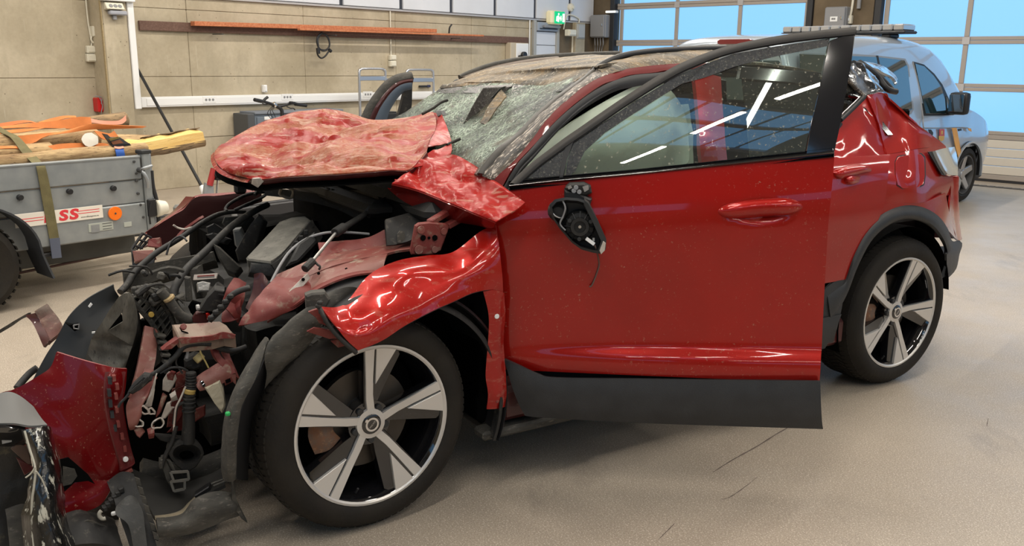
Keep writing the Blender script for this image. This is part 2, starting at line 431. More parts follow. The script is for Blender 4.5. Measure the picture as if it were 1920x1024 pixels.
# --- concrete wall with form-board panels
wl_ = box2('wall_left', (S0-.3, -.32, 0), (S1+.3, -.03, CEIL), mat('dark_joint', (.24, .20, .135), .9), None, WM, 0); struct(wl_)
zt = sz(onW(640, 14))[1]                           # underside of the white cladding
zj = sz(onW(560, 143))[1]
bounds = [S0, -6.2, -3.6, -1.24] ; b2 = [-1.0]+[sz(onW(x, 145))[0] for x in (358, 573, 743, 884, 948, 997)]
def conc_row(bs, zs):
    for i in range(len(bs)-1):
        for j in range(len(zs)-1):
            g = .0018
            dz = random.uniform(-.004, .004)
            box2('concrete_panel', (bs[i]+g, -.04, zs[j]+(g if j else 0)), (bs[i+1]-g, dz, zs[j+1]-g), 'concrete', wl_, WM, .005)
conc_row(bounds, [0, zj-.01, zt-.1, zt+.6, CEIL])
conc_row(b2, [0, zj-.72, zj, zt-.14, zt])
# pilaster
sL, sR = sz(onW(189, 0, .32))[0], sz(onW(236, 0, .32))[0]
pil = box2('wall_pilaster', (sL, -.05, 0), (sR, .32, CEIL), 'concrete', None, WM, .012); struct(pil)
box2('corner_board', (sL-.012, .285, 0), (sL-.001, .322, CEIL), wood_mat('pale_board', (.42, .33, .18), (.36, .27, .15)), pil, WM, .003)
# shaded strip behind pilaster
# --- white cladding above
zc0 = zt+.015
cl = box2('trim_1', (sR, -.02, zt-.005), (S1, .035, zt+.022), 'alu', None, WM, .003); struct(cl)
xs = [254, 484, 640, 752, 846, 928, 1003, 1068, 1106]
ss = [sz(onW(x, 8 if x < 900 else 20, .02))[0] for x in xs]; ss[0] = sR+.02; ss[-1] = S1
cw = box2('wall_cladding', (sR, -.028, zt+.02), (S1, .0, CEIL), mat('blue_black_gap', (.03, .035, .05), .6), None, WM, 0); struct(cw)
for a, b in zip(ss, ss[1:]):
    box2('white_panel', (a+.035, -.01, zt+.03), (b-.035, .03, CEIL-.02), 'panelwhite', cw, WM, .006)
# --- far side walls, closing the room behind the camera
wr = box2('wall_back', (S0-.3, -.3, 0), (S0, DB+.3, CEIL), 'concrete', None, WM, 0); struct(wr)
wf = box2('wall_front', (S0, DB, 0), (S1+.3, DB+.3, CEIL), 'concrete', None, WM, 0); struct(wf)
# --- garage wall
gw = empty('wall_right', mx=Matrix()); struct(gw)
M['pane'] = mat('frosted_daylight_pane', (.04, .06, .08), .35, emit=(.20, .50, .88), es=1.3)
M['sectpanel'] = mat('cream_door_section', (.62, .57, .49), .5)
M['profile'] = mat('door_profile', (.36, .315, .275), .5)
D1a, D1b = tz(onG(1153, 60))[0], tz(onG(1512, 40))[0]
D2a, D2b = tz(onG(1652, 40))[0], tz(onG(1652, 40))[0]+4.7
ZTOP = 3.7
def gbox(name, a, b, m, parent, bev=.004): return box2(name, a, b, m, parent, GM, bev)
gbox('concrete_pier', (-.1, -.3, 0), (D1a-.12, 0, CEIL), 'concrete_dark', gw)
gbox('concrete_pier', (D1b+.1, -.3, 0), (D2a-.12, 0, CEIL), 'concrete_dark', gw)
gbox('concrete_pier', (D2b+.1, -.3, 0), (T1, 0, CEIL), 'concrete', gw)
gbox('lintel', (D1a-.13, -.3, ZTOP), (D2b+.11, -.02, CEIL), 'panelwhite', gw)
M['rail'] = mat('black_track', (.02, .02, .022), .5)
zr = [tz(onG(1870, y))[1] for y in (341, 248, 160, 75)]   # section joints
step = (zr[3]-zr[0])/3
def garage_door(name, a, b, mull, solid=1):
    d = empty(name, mx=Matrix()); struct(d)
    hs = [0.012+i*step for i in range(7)]
    for i in range(6):
        z0, z1 = hs[i], min(hs[i+1], ZTOP)
        if i < solid:
            gbox('bottom_seal', (a, -.09, 0.0), (b, -.05, .035), 'rail', d, .003)
            gbox('bottom_profile', (a, -.10, .035), (b, -.045, .10), 'profile', d, .004)
            n = 4; h = (z1-.06-.10)/n
            for k in range(n):
                gbox('panel_rib', (a, -.10, .10+h*k+.003), (b, -.05, .10+h*(k+1)-.003), 'sectpanel', d, .008)
            gbox('rail_profile', (a, -.105, z1-.06), (b, -.045, z1+.0), 'profile', d, .006)
            continue
        gbox('rail_profile', (a, -.105, z0+.002), (b, -.045, z0+.052), 'profile', d, .006)
        gbox('rail_profile', (a, -.105, z1-.05), (b, -.045, z1-.001), 'profile', d, .006)
        for k in range(len(mull)-1):
            x0, x1 = mull[k], mull[k+1]
            pn = gbox('pane', (x0+.02, -.085, z0+.05), (x1-.02, -.07, z1-.045), 'pane', d, .002)
        for x in mull:
            gbox('mullion', (x-.033, -.105, z0+.05), (x+.033, -.044, z1-.048), 'profile', d, .006)
            if 0 < mull.index(x) < len(mull)-1: gbox('hinge', (x-.05, -.05, z1-.055), (x+.05, -.03, z1+.045), 'alu', d, .004)
    for x in (a-.05, b+.05): gbox('side_track', (x-.045, -.09, 0), (x+.045, .04, ZTOP), 'rail', d, .004)
    return d
m1 = [tz(onG(x, 50))[0] for x in (1162, 1265, 1383, 1508)]
garage_door('door_1', D1a, D1b, m1)
mm = tz(onG(1814, 40))[0]; wd = mm-D2a
garage_door('door_2', D2a, D2b, [D2a+.05, mm, mm+wd, mm+2*wd, D2b])
# drain channel in front of the door
dr = gbox('trim_2', (D2a-1, .45, .0), (T1, .58, .004), mat('drain_channel', (.10, .085, .07), .8), None, 0); struct(dr)
for i in range(80):
    gbox('grate_bar', (D2a-1+.1*i, .46, .004), (D2a-.93+.1*i, .57, .008), 'steeldark', dr, .001)
# windows high in the walls behind the camera (they light the room and mirror in the car)
for nm, f, rng in (('window_1', lambda s, z: WL(s, DB-.02, z), [S0+1.0+i*2.05 for i in range(8)]), ('window_2', lambda s, z: WL(S0+.02, s, z), [1.2+i*2.05 for i in range(7)])):
    wn = empty(nm, mx=Matrix()); struct(wn)
    dx = (f(1, 0)-f(0, 0)); ny = (-N_ if nm == 'window_1' else E_)
    mxw = basis(dx, ny, UP, f(0, 0))
    for x in rng:
        box2('pane', (x+.05, .0, 2.55), (x+1.95, .02, 3.75), 'pane', wn, mxw, 0)
    for x in rng+[rng[-1]+2.0]: box2('mullion', (x-.05, -.01, 2.5), (x+.05, .05, 3.8), 'alu', wn, mxw, 0)
    for z in (2.5, 3.75): box2('window_rail', (rng[0]-.05, -.01, z-.03), (rng[-1]+2.05, .06, z+.04), 'alu', wn, mxw, 0)

# roof lights over the back of the hall (they mirror in the door glass)
rl = empty('window_3', mx=Matrix()); struct(rl)
for k in range(6):
    wbx = box2('pane', (-7.05, 10.3+k*.52, CEIL-.03), (-5.9, 10.3+k*.52+.44, CEIL-.01), 'pane', rl, WM, 0)
box2('window_rail', (-6.42, 10.25, CEIL-.06), (-6.34, 13.4, CEIL-.02), 'alu', rl, WM, 0)
for s_ in (-7.1, -5.9): box2('window_rail', (s_, 10.25, CEIL-.06), (s_+.06, 13.4, CEIL-.0), 'alu', rl, WM, 0)

# ================================================================== THINGS ON THE WALLS
def wbox(name, a, b, m, parent, bev=.004): return box2(name, a, b, m, parent, WM, bev)
def wroot(name, label, cat, group=None):
    e = empty(name, mx=Matrix()); return tag(e, label, cat, group)
# white cable trunking (horizontal run + riser)
tr = wroot('cable_trunking', 'long white cable trunking along the concrete wall with a riser beside the pilaster', 'trunking')
za, zb = sz(onW(330, 181, .06))[1], sz(onW(330, 200, .06))[1]
s_a, s_b = sz(onW(265, 190, .06))[0], sz(onW(905, 180, .06))[0]
wbox('trunking_run', (s_a, 0.004, zb), (s_b, .06, za), 'white', tr, .006)
wbox('cover_lid', (s_a+.06, .058, zb+.018), (s_b, .066, za-.018), 'white', tr, .003)
wbox('trunking_riser', (sR+.004, 0.0, zb), (sR+.075, .33, 2.6), 'white', tr, .006)
wbox('trunking_top', (sL-.02, .325, sz(onW(215, 2, .36))[1]), (sR+.075, .38, sz(onW(215, 2, .36))[1]+.08), 'white', tr, .005)
def outlet_triple(s, z, d, mx, parent, n=3, m='white', gap=.045, pl=True):
    if pl: box2('socket_plate', (s-.085, d, z-.04), (s+.085, d+.008, z+.04), m, parent, mx, .003)
    for i in range(n):
        q = mx @ V((s+(i-(n-1)/2)*gap, d+.008, z))
        cyl('socket_hole', q, q+(mx.to_3x3() @ V((0, .003, 0))), .015, 'greybox', parent, 12)
for px, py in ((393, 187), (539, 182), (690, 177)):
    q = sz(onW(px, py, .07)); outlet_triple(q[0], q[1], .062, WM, tr)
# dark board on the wall + orange board lying on its brackets
bz0, bz1 = sz(onW(300, 58, .04))[1], sz(onW(300, 40, .04))[1]
brd = wbox('wall_board', (sz(onW(262, 50, .04))[0], .002, bz0), (sz(onW(991, 70, .04))[0], .04, bz1), wood_mat('dark_board', (.115, .06, .042), (.16, .09, .065)), None, .004)
tag(brd, 'long dark brown plank screwed flat along the concrete wall', 'plank')
o1 = onW(361, 45, .1); o2 = onW(905, 66, .1)
def beam(name, p, q, hw, hh, m, parent=None):
    x = (q-p).normalized(); z = UP; y = z.cross(x).normalized(); z = x.cross(y)
    L = (q-p).length; return box2(name, (0, -hw, -hh), (L, hw, hh), m, parent, basis(x, y, z, p), .003)
M['redwood'] = wood_mat('orange_stained_wood', (.42, .12, .045), (.56, .21, .09), (.62, .36, .24))
ob = beam('orange_board', onW(361, 44, .1), onW(815, 58, .1), .05, .026, 'redwood')
tag(ob, 'orange-stained plank lying on edge on top of the dark wall plank', 'plank')
ob2 = beam('orange_board', onW(560, 55, .19), onW(905, 67, .19), .03, .012, 'redwood')
tag(ob2, 'thin orange-stained lath, right half, sticking out past the thicker orange plank', 'plank')
for px, py in ((400, 57), (612, 60), (846, 66)):
    q = onW(px, py, .04); s, z = sz(q); 
    wbox('bracket', (s-.012, .03, z-.05), (s+.012, .25, z-.04), 'steeldark', brd, .002)
hk = tube('hook', [onW(842, 62, .12), onW(843, 52, .16), onW(847, 46, .16)], .012, 'seal', brd)
# coiled cable hanging from the board
cb = wroot('coiled_cable', 'coiled black extension lead with plugs hanging from the dark wall plank', 'cable')
qs = [(603, 61), (596, 68), (594, 78), (598, 90), (606, 94), (614, 92), (618, 83), (615, 70), (607, 63), (600, 66), (596, 76), (597, 88), (595, 98), (597, 105), (603, 109), (610, 105), (616, 97), (619, 95)]
tube('coil', [onW(x, y, .14+.012*math.sin(i*1.3)) for i, (x, y) in enumerate(qs)], .011, 'black', cb, k=4)
tube('coil', [onW(x, y, .15) for x, y in ((604, 62), (595, 72), (596, 86), (604, 95), (614, 93), (618, 84), (614, 70), (605, 62))], .010, 'black', cb, k=4)
cyl('plug', onW(596, 90, .15), onW(597, 101, .15), .026, 'black', cb, 10); cyl('plug', onW(617, 93, .15), onW(621, 97, .15), .022, 'black', cb, 10)
tube('hanger', [onW(602, 62, .14), onW(606, 57, .15), onW(606, 50, .11)], .006, 'steeldark', cb)
# socket boxes
def socket_stack(px, pys, dx, label, d=.0, mx=WM, on=onW, w=.055, h=.055, conduit_to=None, m='offwhite'):
    r = wroot('wall_socket', label, 'socket')
    for y0, y1 in pys:
        s0, z1 = sz(on(px, y0, d)); s1, z0 = sz(on(px, y1, d))
        b = wbox('socket_box', (s0-w, d, z0), (s0+w, d+.06, z1), m, r, .008)
        wbox('socket_lid', (s0-w+.012, d+.06, z0+.012), (s0+w-.012, d+.068, z1-.012), m, r, .003)
    if conduit_to is not None:
        p = on(px, pys[0][0]+1, d+.02)
        tube('conduit', [p, p+UP*.3, V((p.x, p.y, conduit_to))], .009, m, r)
    return r
socket_stack(733, ((103, 113), (114, 125)), 0, 'cream double socket stack on the concrete wall left of the windscreen', conduit_to=zt)
socket_stack(493, ((159, 173),), 0, 'small white switch box standing just above the white trunking', w=.028, m='white')
r = socket_stack(171, ((86, 100), (101, 116)), 0, 'cream double socket hanging on the wall beside the pilaster, above the red box', w=.07)
p = onW(171, 87, .03); tube('cable', [p, onW(172, 80, .02), onW(170, 70, .02), onW(165, 40, .02), onW(161, 0, .02), onW(160, -30, .02)], .008, 'offwhite', r)
jb = wroot('junction_box', 'small cream junction box above the double socket beside the pilaster', 'junction box')
s, z = sz(onW(177, 60)); wbox('box_body', (s-.055, 0, z-.05), (s+.055, .09, z+.06), 'offwhite', jb, .006); wbox('box_lid', (s-.05, .09, z-.045), (s+.05, .1, z+.055), 'offwhite', jb, .004)
tube('cable', [onW(176, 52, .04), onW(176, 30, .03), onW(172, 0, .03), onW(171, -30, .03)], .011, 'offwhite', jb)
tube('cable', [onW(172, 68, .04), onW(171, 74, .04), onW(175, 80, .04), onW(179, 76, .04), onW(178, 68, .04)], .011, 'offwhite', jb)
# sockets on the pilaster
ps = wroot('pilaster_socket', 'cream triple power socket with sloping front high on the concrete pilaster', 'socket')
s0, z1 = sz(onW(196, 4, .36)); s1, z0 = sz(onW(231, 20, .36))
bm = bmesh.new(); vs = [bm.verts.new(WM @ V(c)) for c in ((s0, .322, z0), (s1, .322, z0), (s1, .322, z1), (s0, .322, z1), (s0, .41, z0+.01), (s1, .41, z0+.01), (s1, .36, z1), (s0, .36, z1))]
for f in ((0, 1, 5, 4), (1, 2, 6, 5), (2, 3, 7, 6), (3, 0, 4, 7), (4, 5, 6, 7), (3, 2, 1, 0)): bm.faces.new([vs[i] for i in f])
bmesh.ops.bevel(bm, geom=list(bm.edges), offset=.006, segments=1, affect='EDGES'); from_bm('socket_body', bm, 'offwhite', ps)
tl = math.atan2(.05, z1-z0-.01)
for i in range(3):
    c = WM @ V((s0+(s1-s0)*(.27+.25*i), .388, (z0+z1)/2+.005)); nn = (N_*math.cos(tl)+UP*math.sin(tl))
    cyl('socket_hole', c-nn*.004, c+nn*.004, .021, 'greybox', ps, 12)
box2('splash_cover', (s0+.03, .33, z0-.05), (s1+.03, .40, z0-.004), mat('smoky_plastic', (.35, .36, .4), .25), ps, WM, .012)
wbox('cable_gland', ((s0+s1)/2-.02, .33, z0-.10), ((s0+s1)/2+.02, .37, z0-.05), 'greybox', ps, .006)
# red box and black pouch on the pilaster's shaded side
rb = wroot('red_cable_box', 'bright red wall box with a thin grey wire, in the corner by the pilaster', 'box')
s0, z1 = sz(onW(173, 183)); s1, z0 = sz(onW(192, 209)); 
wbox('box_body', (s0, .0, z0), (s0+.11, .13, z1), mat('signal_red', (.55, .012, .012), .4), rb, .01)
wbox('box_lid', (s0+.01, .13, z0+.01), (s0+.10, .14, z1-.01), mat('signal_red_lid', (.60, .015, .014), .35), rb, .004)
wbox('black_pouch', (s0+.115, .0, z0-.01), (s0+.17, .15, z1-.01), 'black', rb, .015)
tube('wire', [onW(186, 182, .15), onW(190, 190, .16), onW(192, 200, .16), onW(190, 212, .16), onW(192, 220, .15)], .005, 'greybox', rb)
tube('wire', [onW(178, 180, .15), onW(185, 181, .16), onW(191, 184, .16), onW(190, 195, .16)], .005, 'greybox', rb)
# heater / control box
hb = wroot('control_box', 'white control box with a black round knob, on the concrete wall above the car roof', 'box')
s0, z1 = sz(onW(967, 80, .12)); s1, z0 = sz(onW(991, 125, .12))
wbox('box_body', (s0-.12, 0, z0), (s1, .12, z1), mat('beige_box_side', (.50, .43, .32), .5), hb, .01)
wbox('box_front', (s0, .12, z0+.01), (s1-.02, .135, z1-.01), 'white', hb, .008)
q = onW(980, 104, .14); cyl('knob', q, q+N_*.06, .06, 'black', hb, 20); q = onW(973, 106, .14); cyl('button', q, q+N_*.03, .022, 'black', hb, 12)
# shutter door at the end of the wall
d3 = empty('door_3', mx=Matrix()); struct(d3)
s0 = sz(onW(1002, 80))[0]; s1 = sz(onW(1040, 80))[0]; z1 = sz(onW(1020, 42))[1]
for k in range(9):
    h = (z1-.15)/9; wbox('shutter_slat', (s0, -.005, h*k+.004), (s1, .02, h*(k+1)-.004), 'panelwhite', d3, .006)
wbox('head_box', (s0, -.005, z1-.145), (s1, .07, z1), mat('blue_grey_head', (.30, .34, .40), .5), d3, .01)
wbox('door_closer', (s0+.12, .07, z1-.09), (s0+.55, .12, z1-.05), 'greybox', d3, .006); wbox('closer_bar', (s0+.05, .07, z1-.11), (s1-.04, .10, z1-.10), 'black', d3, .004)
for a, b in ((s0-.07, s0), (s1, s1+.07)): wbox('door_frame', (a, -.01, 0), (b, .05, z1+.02), mat('grey_door_frame', (.36, .36, .34), .5), d3, .004)
tube('conduit', [WL(s0-.15, .02, 0), WL(s0-.15, .02, 1), WL(s0-.15, .02, zt)], .012, 'white', d3)
br = wbox('wall_end', (s1+.07, -.02, 0), (S1, .02, zt), 'concrete_dark', None, .004); struct(br)
wbox('concrete_post', (s1+.45, .02, 0), (s1+.72, .10, zt), 'concrete', br, .006)
# exit sign
ex = wroot('exit_sign', 'glowing green running-man exit sign above the shutter door', 'sign')
q = onW(1042, 33, .12); s, z = sz(q)
M['exitgreen'] = mat('lit_green', (.0, .3, .12), .3, emit=(.0, .42, .14), es=1.0); M['exitwhite'] = mat('lit_white', (.9, .9, .8), .3, emit=(1, 1, .85), es=1.3)
wbox('sign_case', (s-.17, .03, z-.11), (s+.17, .17, z+.11), mat('cream_case', (.6, .55, .4), .4, emit=(.5, .42, .2), es=.5), ex, .03)
wbox('sign_face', (s-.10, .165, z-.10), (s+.17, .182, z+.10), 'exitgreen', ex, .02)
mxs = basis(E_, UP, N_, WL(s+.035, .184, z))
def figure(nm, pts): plate(nm, [mxs @ V((x, y, 0)) for x, y in pts], N_*.003, 'exitwhite', ex, 0)
figure('running_figure', [(-.095, .01), (-.06, .03), (-.035, .03), (-.01, .0), (-.02, -.01), (-.04, .008), (-.04, -.02), (-.02, -.04), (-.03, -.075), (-.042, -.07), (-.038, -.045), (-.06, -.03), (-.075, -.06), (-.1, -.06), (-.1, -.047), (-.08, -.045), (-.07, -.015), (-.07, .01), (-.09, -.005)])
cyl('figure_head', mxs @ V((-.035, .055, 0)), mxs @ V((-.035, .055, .003)), .017, 'exitwhite', ex, 10)
figure('arrow', [(.02, .03), (.032, .03), (.032, -.02), (.045, -.02), (.026, -.06), (.007, -.02), (.02, -.02)])
figure('door_symbol', [(.07, .065), (.12, .065), (.12, -.07), (.07, -.07)])
# alarm bell, boxes by the corner
al = wroot('alarm_sounder', 'small cream oval sounder on the white cladding right of the exit sign', 'alarm')
q = onW(1069, 14, .03); lathe('sounder_base', [(0, 0), (.07, 0), (.07, .04), (.045, .06), (0, .065)], 'offwhite', al, basis(E_, N_, UP.cross(E_)*-1 if False else UP, q), 16); cyl('sounder_lens', q+N_*.06, q+N_*.085, .03, 'offwhite', al, 12)
def ebox(nm, x0, y0, x1, y1, label, m, d=.0, dp=.12, lid=True, cat='electrical box'):
    r = wroot(nm, label, cat); s0, z1 = sz(onW(x0, y0, d+dp)); s1, z0 = sz(onW(x1, y1, d+dp))
    wbox('box_body', (s0, d, z0), (s1, d+dp, z1), m, r, .01)
    if lid: wbox('box_lid', (s0+.02, d+dp, z0+.02), (s1-.02, d+dp+.012, z1-.02), m, r, .005)
    return r, (s0, s1, z0, z1)
ebox('socket_hood', 1067, 55, 1081, 68, 'cream socket with a sloping hood, left of the grey boxes near the corner', 'offwhite', .11, .1)
r, b = ebox('grey_junction_box', 1083, 45, 1097, 73, 'tall pale grey box on the wall between the cream socket and the big grey cabinet', mat('pale_grey_box', (.42, .42, .40), .5), .02, .1)
tube('conduit', [WL((b[0]+b[1])/2, .05, b[3]), WL((b[0]+b[1])/2, .05, b[3]+.1), WL(b[0]-.2, .05, b[3]+.14), WL(b[0]-.3, .05, b[3]-.1)], .012, 'offwhite', r)
r, b = ebox('cream_switch_box', 1081, 75, 1089, 93, 'narrow cream switch box below the pale grey box', 'offwhite', .02, .06)
tube('conduit', [WL(b[0]-.05, .03, 0), WL(b[0]-.05, .03, 1), WL(b[0]-.05, .03, b[3]+.1)], .02, 'offwhite', r)
def gebox(nm, x0, y0, x1, y1, label, m, dp=.2):
    r = wroot(nm, label, 'electrical box'); t0, z1 = tz(onG(x0, y0, dp)); t1, z0 = tz(onG(x1, y1, dp))
    gbox('box_body', (t0, 0, z0), (t1, dp*.8, z1), m, r, .012); gbox('box_door', (t0+.01, dp*.8, z0+.01), (t1-.01, dp, z1-.01), m, r, .01)
    gbox('lock', (t1-.07, dp, (z0+z1)/2), (t1-.04, dp+.012, (z0+z1)/2+.04), 'chrome', r, .003)
    return r, (t0, t1, z0, z1)
r, b = gebox('grey_cabinet', 1106, 28, 1132, 70, 'grey electrical cabinet on the dark pier left of the first garage door', 'greybox')
for k in range(4): tube('cable', [GL(b[0]+.05+k*.06, .1, b[2]), GL(b[0]+.06+k*.06, .1, b[2]-.12), GL(b[0]+.02+k*.05, .04, b[2]-.2), GL(b[0]+k*.05, .02, b[2]-.5)], .01, 'greybox', r)
r, b = gebox('grey_control_cabinet', 1546, 13, 1582, 60, 'grey door-control cabinet on the pier between the two garage doors', 'greybox')
gbox('label_plate', ((b[0]+b[1])/2-.06, .2, (b[2]+b[3])/2-.03), ((b[0]+b[1])/2+.05, .206, (b[2]+b[3])/2+.04), 'white', r, .001)
for i in range(3): gbox('label_print', ((b[0]+b[1])/2-.035+.02*i, .206, (b[2]+b[3])/2-.005), ((b[0]+b[1])/2-.022+.02*i, .2075, (b[2]+b[3])/2+.02), 'black', r, 0)
gs = wroot('pull_switch', 'small cream pull switch hanging beside the grey door-control cabinet', 'switch')
q = tz(onG(1594, 37)); gbox('switch_body', (q[0]-.045, .0, q[1]-.06), (q[0]+.045, .07, q[1]+.06), 'offwhite', gs, .008); gbox('switch_button', (q[0]-.02, .07, q[1]-.02), (q[0]+.02, .085, q[1]+.02), 'white', gs, .004)
tube('conduit', [GL(q[0]+.01, .03, q[1]+.05), GL(q[0]+.03, .03, q[1]+.3), GL(q[0]+.05, .03, q[1]+1.2)], .018, 'offwhite', gs); tube('conduit', [GL(q[0]+.12, .03, q[1]+.15), GL(q[0]+.12, .03, q[1]+1.2)], .03, 'greybox', gs, k=1)
lp = wroot('door_lamp', 'small lit white signal lamp on the black track of the first garage door', 'lamp')
q = tz(onG(1143, 22, .1)); gbox('lamp_body', (q[0]-.1, .0, q[1]-.02), (q[0]+.12, .08, q[1]+.02), 'white', lp, .006); gbox('lamp_lens', (q[0]-.09, .08, q[1]-.016), (q[0]+.11, .1, q[1]+.016), 'exitwhite', lp, .004)

# ================================================================== THINGS STANDING BY THE CONCRETE WALL
# push broom: black pole leaning on the pilaster, white ferrule, black brush
bro = wroot('broom', 'long-handled broom with a black pole and white socket leaning against the wall', 'broom')
a = onW(250, 115, .10); bq = onF(385, 362, .18)
dv = (bq-a).normalized(); zz = (bq-a).length
cyl('pole', a, a+dv*(zz*.955), .016, 'black', bro, 10)
cyl('ferrule', a+dv*zz*.955, a+dv*(zz+.03), .03, 'white', bro, 12, r2=.045)
e0 = a+dv*(zz+.03); hd = V((e0.x, e0.y, .09))
box2('brush_block', (-.16, -.05, .05), (.16, .05, .14), 'black', bro, basis(E_, N_, UP, V((e0.x, e0.y, 0))), .01)
box2('bristles', (-.155, -.045, .0), (.155, .045, .05), mat('black_bristle', (.03, .028, .026), .9), bro, basis(E_, N_, UP, V((e0.x, e0.y, 0))), .01)
# grey-blue cabinet behind the bicycle
cbn = wroot('floor_cabinet', 'low blue-grey cabinet against the concrete wall behind the bicycle', 'cabinet')
s0, z1 = sz(onW(487, 210, .35)); s1, _ = sz(onW(640, 205, .35))
M['bluegrey'] = mat('blue_grey_panel', (.135, .165, .20), .5)
wbox('cabinet_body', (s0-.08, .03, .0), (s1, .35, z1-.03), M['bluegrey'], cbn, .008); wbox('cabinet_side', (s0-.18, .03, .0), (s0-.085, .37, z1-.02), mat('dark_grey_post', (.07, .075, .08), .5), cbn, .008)
wbox('cabinet_top', (s0-.08, .02, z1-.03), (s1+.02, .37, z1), mat('grey_worktop', (.17, .19, .22), .5), cbn, .006)
for i in range(2): wbox('cabinet_door', (s0-.05+i*(s1-s0+.03)/2, .35, .08), (s0-.07+(i+1)*(s1-s0+.03)/2, .365, z1-.06), M['bluegrey'], cbn, .006)
q = sz(onW(501, 220, .37)); wbox('label_plate', (q[0]-.04, .365, q[1]-.03), (q[0]+.05, .372, q[1]+.01), 'white', cbn, .002)
# chrome tube trolleys
def trolley(pxs, ytop, ybar, label, d, ybot=None):
    r = wroot('tube_trolley', label, 'trolley'); x0, x1 = pxs
    p0, p1 = onW(x0, ytop, d), onW(x1, ytop, d); s0, z = sz(p0); s1 = sz(p1)[0]; rr = .07
    tube('hoop', [WL(s0, d, .12), WL(s0, d, z-.6), WL(s0, d, z-rr), WL(s0+rr*.3, d, z-rr*.3), WL(s0+rr, d, z), WL(s1-rr, d, z), WL(s1-rr*.3, d, z-rr*.3), WL(s1, d, z-rr), WL(s1, d, z-.6), WL(s1, d, .12)], .017, 'brushed', r, n=10, k=4)
    zb_ = sz(onW((x0+x1)/2, ybar, d))[1]; box2('crossbar', (s0, d-.012, zb_-.03), (s1, d+.012, zb_+.03), 'brushed', r, WM, .006)
    for zz in (.2, .75): box2('shelf', (s0, d-.02, zz-.012), (s1, d+.02, zz+.012), 'brushed', r, WM, .004)
    for s_ in (s0, s1): 
        q = WL(s_, d, .06); cyl('castor', q-E_*.015, q+E_*.015, .06, 'black', r, 14)
        box2('castor_fork', (s_-.02, d-.025, .06), (s_+.02, d+.025, .13), 'steeldark', r, WM, .004)
    return r
trolley((673, 722), 129, 147, 'left chrome tube hoop of the trolley pair behind the hood', .50)
r = trolley((762, 812), 131, 150, 'right chrome tube hoop trolley behind the open right-hand door', .50)
q = sz(onW(745, 150, .5)); q2 = sz(onW(764, 150, .5)); 
lever = box2('link_bar', (sz(onW(724, 151, .5))[0], .49, sz(onW(724, 152, .5))[1]-.02), (q2[0]-.02, .51, sz(onW(724, 152, .5))[1]+.035), 'brushed', r, WM, .004)
bk = wroot('black_tool_case', 'small black case standing on the floor trolley behind the open right-hand door', 'case')
s0, z1 = sz(onW(711, 209, .62)); s1, z0 = sz(onW(733, 228, .62)); wbox('case_body', (s0, .62, .0), (s1+.02, .76, z1-.02), 'black', bk, .01); wbox('case_lid', (s0+.02, .63, z1-.02), (s1, .75, z1), 'darkgrey', bk, .006)
sm = wroot('black_power_adapter', 'small black adapter lying on top of the white trunking', 'adapter')
q = sz(onW(795, 164, .05)); wbox('adapter_body', (q[0]-.08, .01, q[1]-.0), (q[0]+.07, .05, q[1]+.03), 'black', sm, .008); wbox('adapter_plug', (q[0]+.08, .01, q[1]), (q[0]+.15, .045, q[1]+.035), mat('navy_plug', (.02, .025, .08), .5), sm, .01)
# bicycle: handlebars seen over the hood, the rest stands hidden behind it
bi = wroot('bicycle', 'black bicycle whose handlebars show above the crumpled hood', 'bicycle')
Bd = 1.0
def bp(x, y, dd=0.): return onW(x, y, Bd+dd)
Lg, Rg = bp(480, 188, .12), bp(573, 198, -.12)
stem = bp(531, 203); 
tube('handlebar', [bp(478, 187, .14), bp(492, 190, .10), bp(506, 194, .04), bp(518, 199, .0), bp(532, 198, 0), bp(548, 193, -.04), bp(560, 196, -.1), bp(572, 198, -.14)], .016, 'black', bi, n=10)
cyl('grip', bp(477, 187, .14), bp(491, 190, .10), .021, 'black', bi, 12); cyl('grip', bp(553, 195, -.08), bp(574, 198, -.15), .021, 'black', bi, 12)
tube('bar_end', [bp(493, 190, .1), bp(498, 185, .1), bp(502, 182, .1)], .016, 'black', bi)
tube('stem', [bp(512, 197), bp(520, 200), bp(527, 205), bp(529, 214), bp(529, 240)], .022, 'black', bi)
cyl('stem_clamp', bp(512, 194), bp(517, 199), .03, 'chrome', bi, 12)
cyl('bell', bp(546, 190, .0), bp(546, 194, 0), .025, 'black', bi, 12)
tube('brake_lever', [bp(538, 200, -.03), bp(545, 203, -.05), bp(550, 203, -.08), bp(553, 206, -.1)], .007, 'steeldark', bi)
tube('brake_lever', [bp(492, 194, .05), bp(498, 196, .05), bp(504, 194, .04)], .007, 'steeldark', bi)
for k in range(3): tube('brake_cable', [bp(512+k*4, 198), bp(505+k*3, 206), bp(502+k*6, 214), bp(512+k*4, 228)], .004, 'black', bi)
zc = .35; sb = sz(stem)[0]
for nm, ds in (('wheel', -.35), ('wheel', .72)):
    c = WL(sb+ds, Bd, zc)
    wo = lathe(nm, [(.345, -.02), (.35, 0), (.345, .02), (.32, .018), (.31, 0), (.32, -.018)], 'black', bi, basis(E_, N_, UP, c), 32, True)
    for k in range(10):
        a = math.pi*k/10; dd = E_*math.cos(a)+UP*math.sin(a); cyl('spoke', c-dd*.32, c+dd*.32, .0016, 'chrome', wo, 5)
tube('fork', [WL(sb, Bd, zc+.45), WL(sb-.2, Bd, zc+.15), WL(sb-.35, Bd, zc)], .016, 'black', bi)
for a, b in (((0, .42), (.35, -.05)), ((.35, -.05), (.72, 0)), ((0, .46), (.32, .42)), ((.35, -.05), (.3, .5)), ((.31, .42), (.72, 0))):
    cyl('frame_tube', WL(sb+a[0], Bd, zc+a[1]), WL(sb+b[0], Bd, zc+b[1]), .018, 'black', bi, 10)
